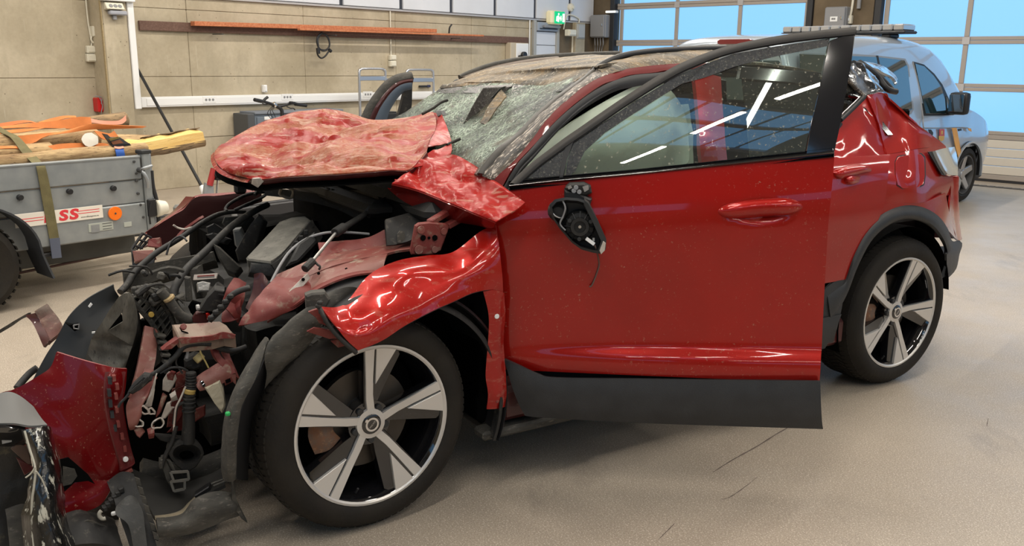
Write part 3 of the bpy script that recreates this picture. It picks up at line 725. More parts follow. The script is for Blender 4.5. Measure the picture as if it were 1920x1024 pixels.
box2('saddle', (sb+.18, Bd-.07, zc+.49), (sb+.44, Bd+.07, zc+.54), 'black', bi, WM, .02)
# ================================================================== TRAILER WITH LOGS
TA = R(50); ET = V((math.cos(TA), math.sin(TA), 0)); NT = V((math.sin(TA), -math.cos(TA), 0))
TP = onF(-40, 600) - NT*.2; TM = basis(ET, NT, UP, TP); TMI = TM.inverted()
EYE = TMI @ CAMP
def onT(px, py, d=0.): return TMI @ hit(px, py, TP+NT*d, NT)      # trailer frame (x along, y towards the camera, z)
trl = empty('trailer', mx=TM); tag(trl, 'galvanised utility trailer with drop sides loaded with logs, at the left edge', 'trailer')
def tb(name, a, b, m, parent=None, bev=.004): return box2(name, a, b, m, parent or trl, None, bev)
M['galv'] = mat('galvanised_sheet', (.33, .345, .34), .45, metal=.35, var=.28, vscale=9, dark=(.24, .26, .265))
XE = onT(290, 350)[0]; XS = onT(258, 300)[0]; ZT = onT(150, 301)[2]; ZB = onT(150, 455)[2]
z1 = onT(150, 348)[2]; z2 = onT(150, 393)[2]; XL = -1.6; WT = -1.35
# side board in three rolled bands
tb('side_band', (XL, -.03, z1+.006), (XS+.02, 0, ZT), 'galv', None, .006)
tb('side_band', (XL, -.034, z2), (XS+.03, -.008, z1), 'galv', None, .006)
tb('side_band', (XL, -.03, ZB), (XS+.03, .004, z2-.002), 'galv', None, .008)
for a, b, c, d in ((118, 0, 0, 0),): pass
tb('top_lip', (XL, -.05, ZT-.012), (XS+.02, .004, ZT+.004), 'galv', None, .004)
tb('far_side', (XL, WT, ZB), (XS, WT+.03, ZT), 'galv'); tb('load_floor', (XL, WT, ZB+.02), (XS, -.03, ZB+.04), wood_mat('plywood', (.25, .18, .1), (.32, .24, .15)))
tb('chassis_rail', (XL, -.30, ZB-.17), (XE-.05, -.24, ZB), mat('dark_chassis', (.085, .085, .075), .6, var=.4), None, .006)
tb('chassis_rail', (XL, WT+.2, ZB-.17), (XE-.05, WT+.26, ZB), 'steeldark', None, .006)
tb('corner_post', (XS+.03, -.06, ZB-.03), (XE-.02, .012, ZT+.02), 'galv', None, .008)
tb('post_cap', (XS+.02, -.07, ZT+.012), (XE-.01, .018, ZT+.04), 'darkgrey', None, .006)
tb('headboard', (XE-.05, WT, ZB), (XE-.02, -.05, ZT), 'galv'); tb('headboard_edge', (XE-.015, -.09, ZB+.05), (XE+.015, -.04, ZT+.01), mat('edge_strip', (.30, .33, .37), .4, metal=.5), None, .006)
for px, py in ((37, 370), (130, 359), (212, 353)):
    q = onT(px, py); cyl('rubber_button', q+V((0, -.01, 0)), q+V((0, .02, 0)), .018, 'black', trl, 14)
for px, py in ((251, 303), (255, 325), (256, 339), (259, 363), (263, 384), (268, 407)):
    q = onT(px, py); cyl('bolt', q+V((0, -.01, 0)), q+V((0, .009, 0)), .009, 'steeldark', trl, 8)
q = onT(215, 400, .006); rf = cyl('side_reflector', q, q+V((0, .012, 0)), .046, mat('orange_reflector', (.85, .17, .01), .3, emit=(.8, .14, .0), es=.12), trl, 24); rf['label'] = 'round orange side reflector'  # faint glow added to the reflector, which is no lamp
cyl('reflector_screw', q+V((0, .011, 0)), q+V((0, .014, 0)), .007, 'steeldark', rf, 8)
# sign
A, B = onT(26, 428, .008), onT(191, 406, .008); C_, D_ = onT(194, 385, .008), onT(29, 401, .008)
C_ = onT(194, 408, .008); 
bl, br_, tr_, tl_ = onT(30, 429, .006), onT(194, 407, .006), onT(191, 385, .006), onT(25, 402, .006)
zb_, zt_ = (bl.z+br_.z)/2, (tr_.z+tl_.z)/2; x0, x1 = (bl.x+tl_.x)/2, (br_.x+tr_.x)/2
sg = tb('name_sign', (x0, .004, zb_), (x1, .009, zt_), mat('cream_sign', (.80, .74, .64), .4), None, .001); sg['label'] = 'white sign with red stripes and red letters'
M['signred'] = mat('sign_red', (.72, .045, .055), .45)
mxs = basis(V((1, 0, 0)), V((0, 0, 1)), V((0, -1, 0))*-1, V((0, 0, 0)))
h = zt_-zb_; cz = (zb_+zt_)/2; wdt = x1-x0
def sgn(f, z=0.): return basis(V((1, 0, 0)), V((0, 0, 1)), V((0, 1, 0)), V((x0+wdt*f, .0095, cz+z)))
for i, ch in enumerate('ESS'):
    text('sign_letter', ch, h*1.05, sgn((.36, .53, .65)[i]), 'signred', sg, .0006, .004, .12, sx=1.35)
for a, b in ((.04, .31), (.70, .96)):
    for dz in (.10, -.10) if a < .5 else (.22, .03):
        box2('sign_stripe', (x0+wdt*a, .0088, cz+h*dz-h*.025), (x0+wdt*b, .0097, cz+h*dz+h*.025), 'signred', sg, None, 0)
text('sign_web_line', 'www.tilhengeren.no', h*.17, sgn(.84, -h*.27), 'steeldark', sg, .0004)
for nm, f0, y0, f1, y1 in (('data_plate', 167, 420, 212, 436), ('small_plate', 233, 421, 247, 426)):
    a, b = onT(f0, y1, .006), onT(f1, y0, .006); pl = tb(nm, (a.x, .003, min(a.z, b.z)-.0), (b.x, .007, max(a.z, b.z)+.02), mat(nm, (.40, .42, .37), .4), None, .001)
    if nm == 'data_plate':
        m_ = (a.x+b.x)/2
        for k in range(3): box2('plate_line', (m_+.01, .0068, b.z+.008-k*.018), (b.x-.01, .0075, b.z+.012-k*.018), 'steeldark', pl, None, 0)
        box2('plate_field', (a.x+.015, .0068, a.z-.005), (m_-.01, .0075, b.z+.01), 'steel', pl, None, 0)
# latch, handle, marker lamp
q = onT(263, 319, .02); 
tube('latch_lever', [q, onT(269, 324, .05), onT(276, 338, .06), onT(277, 352, .05)], .013, 'steel', trl); tube('latch_lever', [q, onT(272, 315, .06), onT(284, 311, .04)], .011, 'steel', trl)
cyl('latch_pivot', q-V((0, .03, 0)), q+V((0, .03, 0)), .018, 'steeldark', trl, 10)
tube('latch_rod', [onT(284, 320, .0), onT(287, 350, .0), onT(294, 378, .0), onT(298, 418, .0)], .014, 'rail', trl)
a = onT(275, 374, .012); b = onT(290, 400, .012)
tb('lamp_bracket', (a.x, .0, b.z-.02), (b.x+.01, .03, a.z), 'black', None, .006)
q = onT(299, 390, .0); cyl('marker_lamp', q-V((.03, 0, 0)), q+V((.05, .0, 0)), .062, 'offwhite', trl, 20, r2=.045)
tube('lamp_cable', [onT(283, 380, .03), onT(280, 400, .03), onT(282, 420, .02)], .006, 'black', trl)
tube('brake_rod', [V((.4, -.28, ZB-.2)), V((1.0, -.27, ZB-.17)), V((XE+.3, -.28, ZB-.13))], .009, mat('rusty_rod', (.10, .05, .04), .7), trl, k=2)
tube('loose_wire', [onT(250, 433, -.2), onT(262, 438, -.2), onT(275, 432, -.2)], .004, 'black', trl)
# drawbar with handbrake and jockey lever
for y in (WT*.5-.07, WT*.5+.05):
    tb('drawbar', (XE-.6, y, ZB-.13), (XE+1.75, y+.06, ZB-.02), 'rail', None, .006)
yb = WT*.5
def tq(px, py): return onT(px, py, yb)
cq = tq(392, 362); tb('coupling_housing', (cq.x-.3, yb-.06, ZB-.06), (cq.x+.35, yb+.06, ZB+.05), 'steel', None, .02)
plate('lever_bracket', [tq(382, 372), tq(402, 372), tq(401, 346), tq(386, 343)], V((0, -.03, 0)), 'steel', trl)
tube('brake_lever', [tq(393, 348), tq(397, 332), tq(401, 316)], .026, mat('red_lever', (.33, .02, .02), .5), trl, k=3)
tube('jockey_rod', [tq(406, 365), tq(407, 350), tq(408, 336)], .009, 'chrome', trl, k=2)
cyl('jockey_knob', tq(407.5, 338), tq(408, 329), .028, 'black', trl, 14); cyl('jockey_knob_top', tq(408, 331), tq(408, 321), .05, 'black', trl, 18)
cyl('jockey_tube', V((cq.x+.15, yb+.1, .12)), V((cq.x+.15, yb+.1, ZB+.1)), .03, 'steel', trl, 14)
wq = V((cq.x+.15, yb+.1, .10)); cyl('jockey_wheel', wq-V((0, .035, 0)), wq+V((0, .035, 0)), .10, 'black', trl, 20)
# wheels and mudguard
for y in (.08, WT-.12):
    c = V((0.0, y, .29)); wh = lathe('wheel', [(.17, -.07), (.24, -.09), (.275, -.075), (.29, -.03), (.29, .03), (.275, .075), (.24, .09), (.17, .07)], 'rubber', trl, basis(V((1, 0, 0)), V((0, 1, 0)), V((0, 0, 1)), c), 32, True)
    lathe('wheel_disc', [(0, .03), (.06, .035), (.10, .0), (.15, .01), (.17, .06), (.17, -.06)], 'steel', wh, basis(V((1, 0, 0)), V((0, 1, 0)), V((0, 0, 1)), c), 24)
    for k in range(40):
        a = 2*math.pi*k/40; d = V((math.cos(a), 0, math.sin(a))); t_ = V((-math.sin(a), 0, math.cos(a)))
        box2('tread_block', (-.012, -.06, -.004), (.012, .06, .006), 'rubber', wh, basis(t_, V((0, 1, 0)), d, c+d*.29), .002)
gp = [V((.40*math.cos(a), .08, .33+.34*math.sin(a))) for a in [R(x) for x in range(0, 181, 15)]]
gp = [V((.45, .08, .17))]+gp+[V((-.45, .08, .17))]
M['guard'] = mat('scuffed_mudguard', (.045, .05, .058), .5, var=.5, vscale=12)
ribbon('mudguard', gp, .12, V((0, 1, 0)), 'guard', trl, .012, 2)
cyl('axle', V((0, WT-.1, .29)), V((0, .06, .29)), .03, 'steeldark', trl, 12)
q = onT(20, 460, -.1); cyl('stub', q, q-V((0, 0, .1)), .01, 'steel', trl, 8)
cyl('support_leg', V((XL+.15, yb, 0)), V((XL+.15, yb, ZB)), .025, 'steel', trl, 10)

# ---- logs
M['log'] = dirt_mat('weathered_log', (.27, .165, .075), (.50, .345, .17), (.085, .05, .026), 9, (.5, 3, 3), .8, bump=.7)
M['logdark'] = dirt_mat('grey_bark', (.17, .115, .065), (.34, .23, .12), (.05, .036, .024), 9, (.5, 2.5, 2.5), .85, bump=.7)
M['splitwood'] = dirt_mat('fresh_split_wood', (.66, .42, .13), (.78, .55, .20), (.45, .26, .09), 6, (.4, 5, 5), .7)
M['logend'] = mat('cut_wood_end', (.70, .60, .43), .8, var=.2, vscale=20)
def log(p, q, r, m, label, parent_m=None, r2=None, amp=.012, end='logend', grp=None):
    """a log in trailer coords from p to q; bark mesh with end cuts"""
    p, q = V(p), V(q); ax = (q-p); L = ax.length; x = ax.normalized(); y = x.orthogonal().normalized(); z = x.cross(y)
    rt = empty('log', mx=TM @ basis(x, y, z, p)); tag(rt, label, 'log', grp)
    n, k = 14, 14; vs, fs = [], []; r2 = r2 or r; sd = random.uniform(0, 50)
    for i in range(k+1):
        t = i/k; rr = r+(r2-r)*t
        for j in range(n):
            a = 2*math.pi*j/n; o = noise.fractal(V((t*L*3+sd, math.cos(a)*1.1, math.sin(a)*1.1)), 1, 2, 3)*amp
            vs.append(V((t*L, (rr+o)*math.cos(a), (rr+o)*math.sin(a))))
    for i in range(k):
        for j in range(n):
            a, b = i*n+j, i*n+(j+1) % n; fs.append((a, b, b+n, a+n))
    autosmooth(mesh('bark', vs, fs, m, rt), 60)
    for xx, s in ((0, 0), (k, 1)):
        rg = [V(vs[xx*n+j]) for j in range(n)]; c = sum(rg, V())/n + V((.004*(1 if s else -1), 0, 0))
        mesh('cut_end', rg+[c], [((j+1) % n, j, n) if not s else (j, (j+1) % n, n) for j in range(n)], end, rt)
    return rt
def lg(px0, py0, px1, py1, d, r, m, label, xl=None, **kw):
    a, b = onT(px0, py0, d), onT(px1, py1, d)
    if xl is not None: a = b+(a-b)*((b.x-xl)/(b.x-a.x))
    return log(a, b, r, m, label, **kw)
lg(0, 305, 272, 281, -.17, .052, 'log', 'long weathered log lying in front, just above the trailer side board', xl=-1.3)
lg(-5, 291, 95, 284, -.30, .06, 'log', 'knotty log at the far left under the olive strap', xl=-1.4)
lg(0, 274, 181, 259, -.42, .072, 'log', 'pale round log in the middle of the load, under the long orange strap', xl=-1.2)
lg(60, 268, 294, 248+20, -.68, .06, 'log', 'brown knotty log in the middle layer, ending right of the orange strap', xl=-1.2)
lg(40, 246, 236, 224, -1.0, .055, 'logdark', 'grey-barked log at the very back top of the load', xl=-1.3)
lg(20, 262, 120, 255, -.80, .07, 'logdark', 'dark log lying under the back loop of the orange strap', xl=-1.3)
bm = bmesh.new()
for k, (zz, yy) in enumerate(((ZB+.12, -.25), (ZB+.12, -.5), (ZB+.12, -.8), (ZB+.12, -1.1), (ZB+.27, -.38), (ZB+.27, -.65), (ZB+.27, -.95), (ZB+.27, -1.18))):
    r_ = bmesh.ops.create_cone(bm, cap_ends=True, segments=10, radius1=.075, radius2=.07, depth=XS+1.3)['verts']
    bmesh.ops.transform(bm, matrix=Matrix.Translation(((XS-1.4)/2, yy, zz)) @ Matrix.Rotation(R(90), 4, 'Y'), verts=r_)
lp_ = from_bm('log_pile', bm, 'logdark', None); lp_.matrix_world = TM
tag(lp_, 'lower layers of dark logs in the trailer, behind the side board', 'logs', None, 'stuff')
qe = onT(169, 262, -.22); tcam = (TMI @ CAMP-qe).normalized(); ax_ = (tcam+V((.35, 0, .05))).normalized()
log(qe-ax_*.55, qe, .052, 'log', 'short round log pointing at the camera with a white sawn end, behind the ratchet', end=mat('white_sawn_face', (.82, .79, .70), .7))
# split bright half-log sticking out to the right
a, b = onT(225, 284, -.30), onT(376, 257, -.30)
x = (b-a).normalized(); y = V((0, 1, 0)); z = x.cross(y).normalized()*1; y = z.cross(x)
if z.z < 0: z = -z
sp = empty('split_log', mx=TM @ basis(x, y, z, a)); tag(sp, 'bright yellow freshly split half-log sticking out past the trailer corner', 'log')
L = (b-a).length; st = []
for i in range(9):
    t = i/8; h1 = .052+.012*math.sin(i*2.1); st.append((t*L, h1))
def splitlog():
    vs, fs = [], []
    for xx, h1 in st:
        w_ = random.uniform(-.006, .006)
        for yy, zz in ((.055, -.03+w_), (.045, .042+w_), (-.02, h1+.012), (-.06, .03), (-.05, -.04), (.0, -.062-w_)): vs.append((xx, yy, zz))
    n = 6
    for i in range(8):
        for j in range(n): q = i*n+j, i*n+(j+1) % n; fs.append((q[0], q[1], q[1]+n, q[0]+n))
    fs += [tuple(range(n-1, -1, -1)), tuple(range(8*n, 9*n))]
    return mesh('split_face', vs, fs, 'splitwood', sp)
splitlog()
patch('bark_strip', [[V((L*t, .058+.005*math.sin(9*t), -.022)) for t in (0, .3, .6, 1.01)], [V((L*t, .045, -.06-.008*math.sin(12*t))) for t in (0, .3, .6, 1.01)], [V((L*t, 0, -.075)) for t in (0, .3, .6, 1.01)]], 'logdark', sp, 5, .006, .006, 14)
patch('bark_strip', [[V((L*t, -.0, .066)) for t in (.3, .5, .75, 1.01)], [V((L*t, -.05, .055)) for t in (.3, .5, .75, 1.01)], [V((L*t, -.066, .02)) for t in (.3, .5, .75, 1.01)]], 'logdark', sp, 5, .006, .006, 14)
lg(130, 298, 272, 285, -.36, .05, 'logdark', 'short dark log below the ratchet, behind the front log', xl=.2)
# ---- straps
M['orange'] = mat('orange_webbing', (.72, .225, .055), .75, var=.2, vscale=12, bump=.2, bscale=220)
M['salmon'] = mat('salmon_webbing', (.62, .26, .17), .75)
M['olive'] = mat('olive_webbing', (.17, .145, .062), .85, var=.3, vscale=20, bump=.25, bscale=260)
def strap_patch(name, top, bot, m, parent, d):
    r0 = [onT(x, y, dd) for (x, y), dd in zip(top, d)]; r1 = [onT(x, y, dd+.015) for (x, y), dd in zip(bot, d)]
    mid = [(a+b)/2 for a, b in zip(r0, r1)]
    return patch(name, [r0, mid, r1], m, parent, 5, .004)
os_ = empty('ratchet_strap', mx=TM); tag(os_, 'orange ratchet strap wound several times over the logs with a steel ratchet', 'strap')
strap_patch('strap_run', [(-5, 257), (40, 251), (85, 246), (125, 226+10), (160, 240)], [(-5, 240), (40, 240), (85, 230), (125, 226), (170, 226)], 'orange', os_, [-.86, -.84, -.84, -.86, -.9]) if False else None
strap_patch('strap_run', [(-5, 238), (45, 232), (90, 228), (125, 223), (150, 219), (170, 220)], [(-5, 241), (45, 239), (90, 240), (125, 241), (145, 241), (172, 232)], 'orange', os_, [-.80, -.79, -.78, -.78, -.8, -.85])
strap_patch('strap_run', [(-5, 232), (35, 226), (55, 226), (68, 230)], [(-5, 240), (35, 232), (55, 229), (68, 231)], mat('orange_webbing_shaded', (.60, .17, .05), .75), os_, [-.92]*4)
strap_patch('strap_run', [(72, 229), (95, 222), (120, 217), (142, 217)], [(75, 230), (100, 228), (122, 222), (143, 220)], 'orange', os_, [-.95]*4)
strap_patch('strap_run', [(-5, 250), (25, 243), (70, 240), (85, 239)], [(-5, 250.5), (25, 249), (45, 247), (72, 241)], 'orange', os_, [-.66]*4)
strap_patch('strap_run', [(33, 255), (80, 250), (120, 246), (165, 233), (200, 234), (240, 236), (275, 237)], [(45, 271), (62, 268), (85, 255), (130, 249), (172, 243), (215, 242), (268, 240)], 'orange', os_, [-.34, -.33, -.33, -.33, -.36, -.42, -.5])
strap_patch('strap_run', [(-5, 274), (30, 274), (62, 279), (110, 270), (150, 268), (190, 268), (202, 270)], [(-5, 279), (30, 278), (62, 283), (110, 283), (150, 283), (185, 280), (205, 274)], 'orange', os_, [-.27, -.26, -.26, -.25, -.25, -.25, -.26])
strap_patch('strap_loop', [(176, 245), (190, 247), (205, 250), (214, 245)], [(188, 257), (196, 262), (212, 261), (222, 256)], 'orange', os_, [-.28]*4)
strap_patch('strap_run', [(145, 228), (165, 222), (190, 226), (222, 226), (236, 216)], [(152, 233), (172, 230), (195, 233), (226, 233), (237, 226)], 'salmon', os_, [-.86, -.88, -.9, -.88, -.9])
rt = plate('ratchet_frame', [onT(x, y, -.2) for x, y in ((190, 250), (199, 252), (205, 258), (222, 257), (243, 271), (209, 277))], V((0, .02, 0)), 'steeldark', os_, .004)
plate('ratchet_bar', [onT(x, y, -.17) for x, y in ((203, 260), (220, 256), (223, 259), (206, 264))], V((0, .012, 0)), mat('brass_bar', (.5, .4, .15), .3, metal=.8), os_, .002)
plate('ratchet_handle', [onT(x, y, -.165) for x, y in ((207, 272), (240, 268), (243, 272), (210, 278))], V((0, .02, 0)), 'black', os_, .003)
plate('ratchet_window', [onT(x, y, -.172) for x, y in ((208, 266), (224, 262), (231, 268), (211, 271))], V((0, .006, 0)), mat('rust_window', (.25, .09, .04), .5), os_, .001)
bs = empty('blue_strap', mx=TM); tag(bs, 'short bright blue strap hanging over the front log below the ratchet', 'strap')
patch('strap_run', [[onT(215, 276, -.14), onT(231, 275, -.14)], [onT(217, 284, -.095), onT(233, 284, -.095)], [onT(220, 299, -.09), onT(236, 298, -.09)]], mat('blue_webbing', (.012, .075, .33), .7), bs, 4, .005)
strap_patch('strap_tail', [(214, 274), (222, 275), (231, 274)], [(216, 278), (224, 279), (233, 277)], 'salmon', bs, [-.125]*3)
og = empty('olive_strap', mx=TM); tag(og, 'faded olive lashing strap running over the logs and down the trailer side', 'strap')
def oc(x0, y0, x1, y1, d): return [onT(x0, y0, d), onT((x0+x1)/2, (y0+y1)/2, d), onT(x1, y1, d)]
patch('strap_run', [oc(-14, 240, -2, 236, -.5), oc(0, 248, 16, 247, -.42), oc(20, 258, 36, 257, -.33), oc(42, 287, 60, 284, -.18), oc(66, 311, 83, 309, -.03), oc(68, 313, 85, 312, .012), oc(73, 338, 91, 336, .014), oc(82, 390, 101, 388, .014), oc(93, 448, 111, 447, .014)], 'olive', og, 4, .005)
patch('end_hook', [oc(93, 448, 112, 446, .02), oc(96, 470, 114, 468, .02), oc(98, 485, 116, 483, .02)], mat('blue_grey_fitting', (.13, .15, .21), .4, metal=.4), og, 3, .008)
q = onT(86, 476, -.05); tb('hook_eye', (q.x-.04, -.06, q.z-.015), (q.x+.06, -.0, q.z+.012), 'black', og, .006)

# ================================================================== SERVICE VAN
VA = R(41); VO = onF(1806, 379.5); EV = V((math.cos(VA), math.sin(VA), 0)); LV = V((-math.sin(VA), math.cos(VA), 0))
VO = VO + EV*0.0
VM = basis(EV, LV, UP, VO); VMI = VM.inverted()
EYE = VMI @ CAMP
def onVan(px, py, y=0.): return VMI @ hit(px, py, VO+LV*y, LV)
van = empty('service_van', mx=VM); tag(van, 'silver-white van with a roof light bar and orange stripes parked behind the red car', 'van')
M['vanpaint'] = mat('silver_white_paint', (.42, .47, .53), .28, metal=.45, coat=1)  # blue of the reflected daylight is put into the paint colour
M['vanglass'] = mat('van_window_glass', (.012, .03, .035), .03, coat=1, spec=.8)
def sec(x, zs, ys): return [V((x, y, z)) for y, z in zip(ys, zs)]
Wd = 1.73
def vsec(x, zr, tw=0., zl=.30, zb_=1.0, ze=None, yw=.12):
    ze = ze or zr-.09
    yw_ = yw*(ze-zb_)/.7
    half = [(.05+tw, zl), (.0+tw, zl+.18), (.0+tw, .72), (.025+tw, zb_), (.025+yw_*.5+tw, (zb_+ze)/2), (.03+yw_+tw, ze-.06), (.09+yw_+tw, ze+.03), (.26+yw_+tw, zr-.015), (.9, zr)]
    return [V((x, y, z)) for y, z in half]+[V((x, Wd-y, z)) for y, z in reversed(half[:-1])]
st = [(-3.53, 1.70, .10), (-3.48, 1.755, .05), (-3.2, 1.79, .02), (-2.4, 1.82, 0), (-1.6, 1.83, 0), (-1.0, 1.80, 0), (-.62, 1.70, .01), (-.30, 1.48, .02), (-.05, 1.24, .02), (.12, 1.10, .03), (.5, 1.0, .05), (.78, .88, .12), (.86, .66, .2)]
rows = []
for x, zr, tw in st:
    rows.append(vsec(x, zr, tw, .30, min(1.0, zr-.1), None, .16))
vb = patch('body_shell', rows, 'vanpaint', van, 3, 0, kv=6, ang=40)
bm = bmesh.new(); bm.from_mesh(vb.data)
bmesh.ops.delete(bm, geom=[f for f in bm.faces if any((f.calc_center_median()-V((x, f.calc_center_median().y, .318))).length < .355 for x in (0, -2.68)) and abs(f.calc_center_median().y-Wd/2) > .5], context='FACES')
bm.to_mesh(vb.data); bm.free()
mesh('tailgate', [q+V((0, 0, 0)) for q in rows[0]], [tuple(range(len(rows[0])))], 'vanpaint', van)
box2('underbody', (-3.45, .1, .22), (.7, Wd-.1, .42), 'black', van, None, .03)
# windows on the right side (towards the camera), tilted with the body
def vplane(px, py, off=-.012):
    n = V((0, -1, .16/.7+.02)).normalized(); nw = (VM.to_3x3() @ n); p0 = VM @ V((0, .03+off, 1.0))
    return VMI @ hit(px, py, p0, nw)
def vplate(name, pts, m, t=.008, off=-.012, parent=van, bev=.002): return plate(name, [vplane(x, y, off) for x, y in pts], V((0, t, 0)), m, parent, bev)
vplate('window_seal', [(1712, 115), (1733, 121), (1752, 138), (1767, 158), (1779, 184), (1785, 216), (1733, 217)], 'black')
vplate('front_window', [(1716, 119), (1733, 124), (1751, 142), (1765, 162), (1772, 186), (1774, 213), (1736, 213)], 'vanglass', .006, -.018)
vplate('quarter_window', [(1774, 180), (1778, 186), (1783, 211), (1777, 213)], 'vanglass', .006, -.018)
vplate('rear_window_seal', [(1500, 98), (1600, 101), (1645, 104), (1698, 110), (1704, 122), (1714, 205), (1709, 214), (1700, 213), (1500, 205)], mat('window_trim', (.22, .24, .27), .4))
vplate('rear_window', [(1500, 101), (1645, 107), (1696, 113), (1702, 125), (1711, 205), (1700, 210), (1500, 203)], 'vanglass', .006, -.018)
vplate('window_divider', [(1644, 104), (1647, 104), (1652, 130), (1649, 130)], 'black', .006, -.022)
def vlow(px, py, y=-.004): return onVan(px, py, y)
tube('door_gap', [vplane(1712, 116), vplane(1722, 160), vplane(1730, 217), vlow(1731, 235), vlow(1736, 260)], .006, 'greybox', van)
tube('belt_line', [vlow(1733, 240, .002), vlow(1770, 240, .0), vlow(1800, 239, .002), vlow(1815, 240, .02)], .005, 'greybox', van)
# seats glimpsed through the window
# mirror
a = vplane(1790, 208); 
mr = box('door_mirror', (VMI @ hit(1799, 194, VO-LV*.14, LV)), (.11, .20, .235), 'black', van, None, .045, 2)
c = VMI @ hit(1797, 193, VO-LV*.14, LV); box('mirror_glass', c+V((-.057, 0, 0)), (.006, .15, .18), mat('mirror_glass', (.25, .25, .24), .05, metal=1), mr, None, .002)
tube('mirror_arm', [vplane(1778, 208), vplane(1787, 210, -.06), c+V((0, .05, -.08))], .035, 'black', van)
# livery
M['liveryorange'] = mat('livery_orange', (.80, .36, .035), .4, coat=.6); M['liveryred'] = mat('livery_red', (.55, .045, .06), .4, coat=.6); M['gold'] = mat('livery_gold', (.62, .38, .08), .4)
def vdecal(name, pts, m, y=-.010): return plate(name, [onVan(px, py, y) for px, py in pts], V((0, .005, 0)), m, van, 0)
vdecal('orange_stripe', [(1785, 240), (1794, 240), (1798, 262), (1800, 282), (1803, 287), (1797, 295), (1791, 272)], 'liveryorange')
vdecal('orange_stripe', [(1815, 240), (1821, 241), (1822, 247), (1817, 245)], 'liveryorange', -.004)
vdecal('crest_shield', [(1762, 242), (1771, 242), (1771, 255), (1762, 255)], 'liveryred')
vdecal('crest_base', [(1761, 255), (1771, 255), (1770, 262), (1766, 265), (1761, 262)], 'gold')
vdecal('crest_mark', [(1765, 245), (1768, 245), (1768, 252), (1765, 252)], 'gold', -.012)
vdecal('door_handle', [(1741, 243), (1746, 243), (1750, 249), (1749, 254), (1743, 251)], 'black', -.02)
vdecal('side_indicator', [(1796, 242), (1803, 241), (1803, 245), (1797, 246)], 'black', -.016)
# wheels of the van
def alloy(parent, c, r, wdt, name='wheel', mxr=None):
    wh = lathe(name, [(r*.70, wdt*.42), (r*.78, wdt*.5), (r*.93, wdt*.46), (r, wdt*.30), (r, -wdt*.30), (r*.93, -wdt*.46), (r*.7, -wdt*.5)], 'rubber', parent, mxr, 36)
    lathe('rim', [(r*.71, wdt*.42), (r*.70, wdt*.46), (r*.66, wdt*.46), (r*.63, wdt*.3), (r*.60, -wdt*.4), (0, -wdt*.42)], 'steeldark', wh, mxr, 32)
    for k in range(5):
        a = 2*math.pi*k/5+.35
        def q(rr, ww, y): return mxr @ V((rr*math.cos(a)-ww*math.sin(a), y, rr*math.sin(a)+ww*math.cos(a)))
        up = (mxr.to_3x3() @ V((0, 1, 0)))
        plate('spoke', [q(.05, -.045, wdt*.30), q(.05, .045, wdt*.30), q(r*.66, .034, wdt*.42), q(r*.66, -.034, wdt*.42)], up*-.03, 'brushed', wh, .006)
    cyl('hub_cap', mxr @ V((0, wdt*.2, 0)), mxr @ V((0, wdt*.36, 0)), .055, 'brushed', wh, 16)
    return wh
for x in (0, -2.68):
    for y, s in ((.115, -1), (Wd-.115, 1)):
        alloy(van, None, .318, .215, 'wheel', basis(V((1, 0, 0)), V((0, s, 0)), V((0, 0, 1))*(1), V((x, y, .318))))
    # dark wheel well and arch lip
    arc = [V((x+.37*math.cos(R(a)), -.004, .318+.37*math.sin(R(a)))) for a in range(-5, 186, 10)]
    ribbon('arch_lip', arc, .012, V((0, 1, 0)), 'vanpaint', van, .02, 1)
    ribbon('wheel_well', [V((x+.375*math.cos(R(a)), .17, .318+.375*math.sin(R(a)))) for a in range(-5, 186, 10)], .17, V((0, 1, 0)), 'black', van, .01, 1)
# light bar
lb0, lb1 = VMI @ hit(1520, 60, VO+LV*.9, LV), VMI @ hit(1697, 62, VO+LV*.9, LV)
xc = -1.35; zb_ = 1.84
lbm = basis(V((0, -1, 0)), V((1, 0, 0)), UP, V((xc, .9, zb_)))
lb = box2('light_bar', (-.72, -.14, 0.0), (.72, .14, .03), 'black', van, lbm, .012)
for i in range(12):
    box2('lamp_cell', (-.70+i*.117, -.135, .03), (-.70+i*.117+.108, .135, .095), mat('clear_lens', (.42, .42, .42), .1, metal=.5, coat=1), lb, lbm, .012)
for s in (-.5, .5): box2('bar_foot', (s-.05, -.1, -.04), (s+.05, .1, 0.0), 'black', lb, lbm, .01)
# tailgate high-level stop lamp, spoiler lip and rear glass
def vr(px, py, x=-3.52): return VMI @ hit(px, py, VM @ V((x, 0, 0)), EV)
pr = [vr(x, y, -3.56) for x, y in ((1345, 82), (1345, 76), (1350, 74), (1405, 73), (1410, 75), (1410, 80), (1405, 82), (1350, 83))]
plate('stop_lamp', pr, V((.03, 0, 0)), mat('dark_red_lens', (.13, .008, .012), .25, coat=1), van, .002)
box2('rear_glass', (-3.55, .28, 1.02), (-3.525, Wd-.28, 1.55), 'vanglass', van, None, .01)
box2('rear_bumper', (-3.62, .12, .35), (-3.45, Wd-.12, .62), 'darkgrey', van, None, .03)
for y in (.12, Wd-.26): box2('tail_lamp', (-3.56, y, .85), (-3.48, y+.14, 1.25), mat('red_tail_lens', (.4, .02, .02), .2, coat=1), van, None, .01)
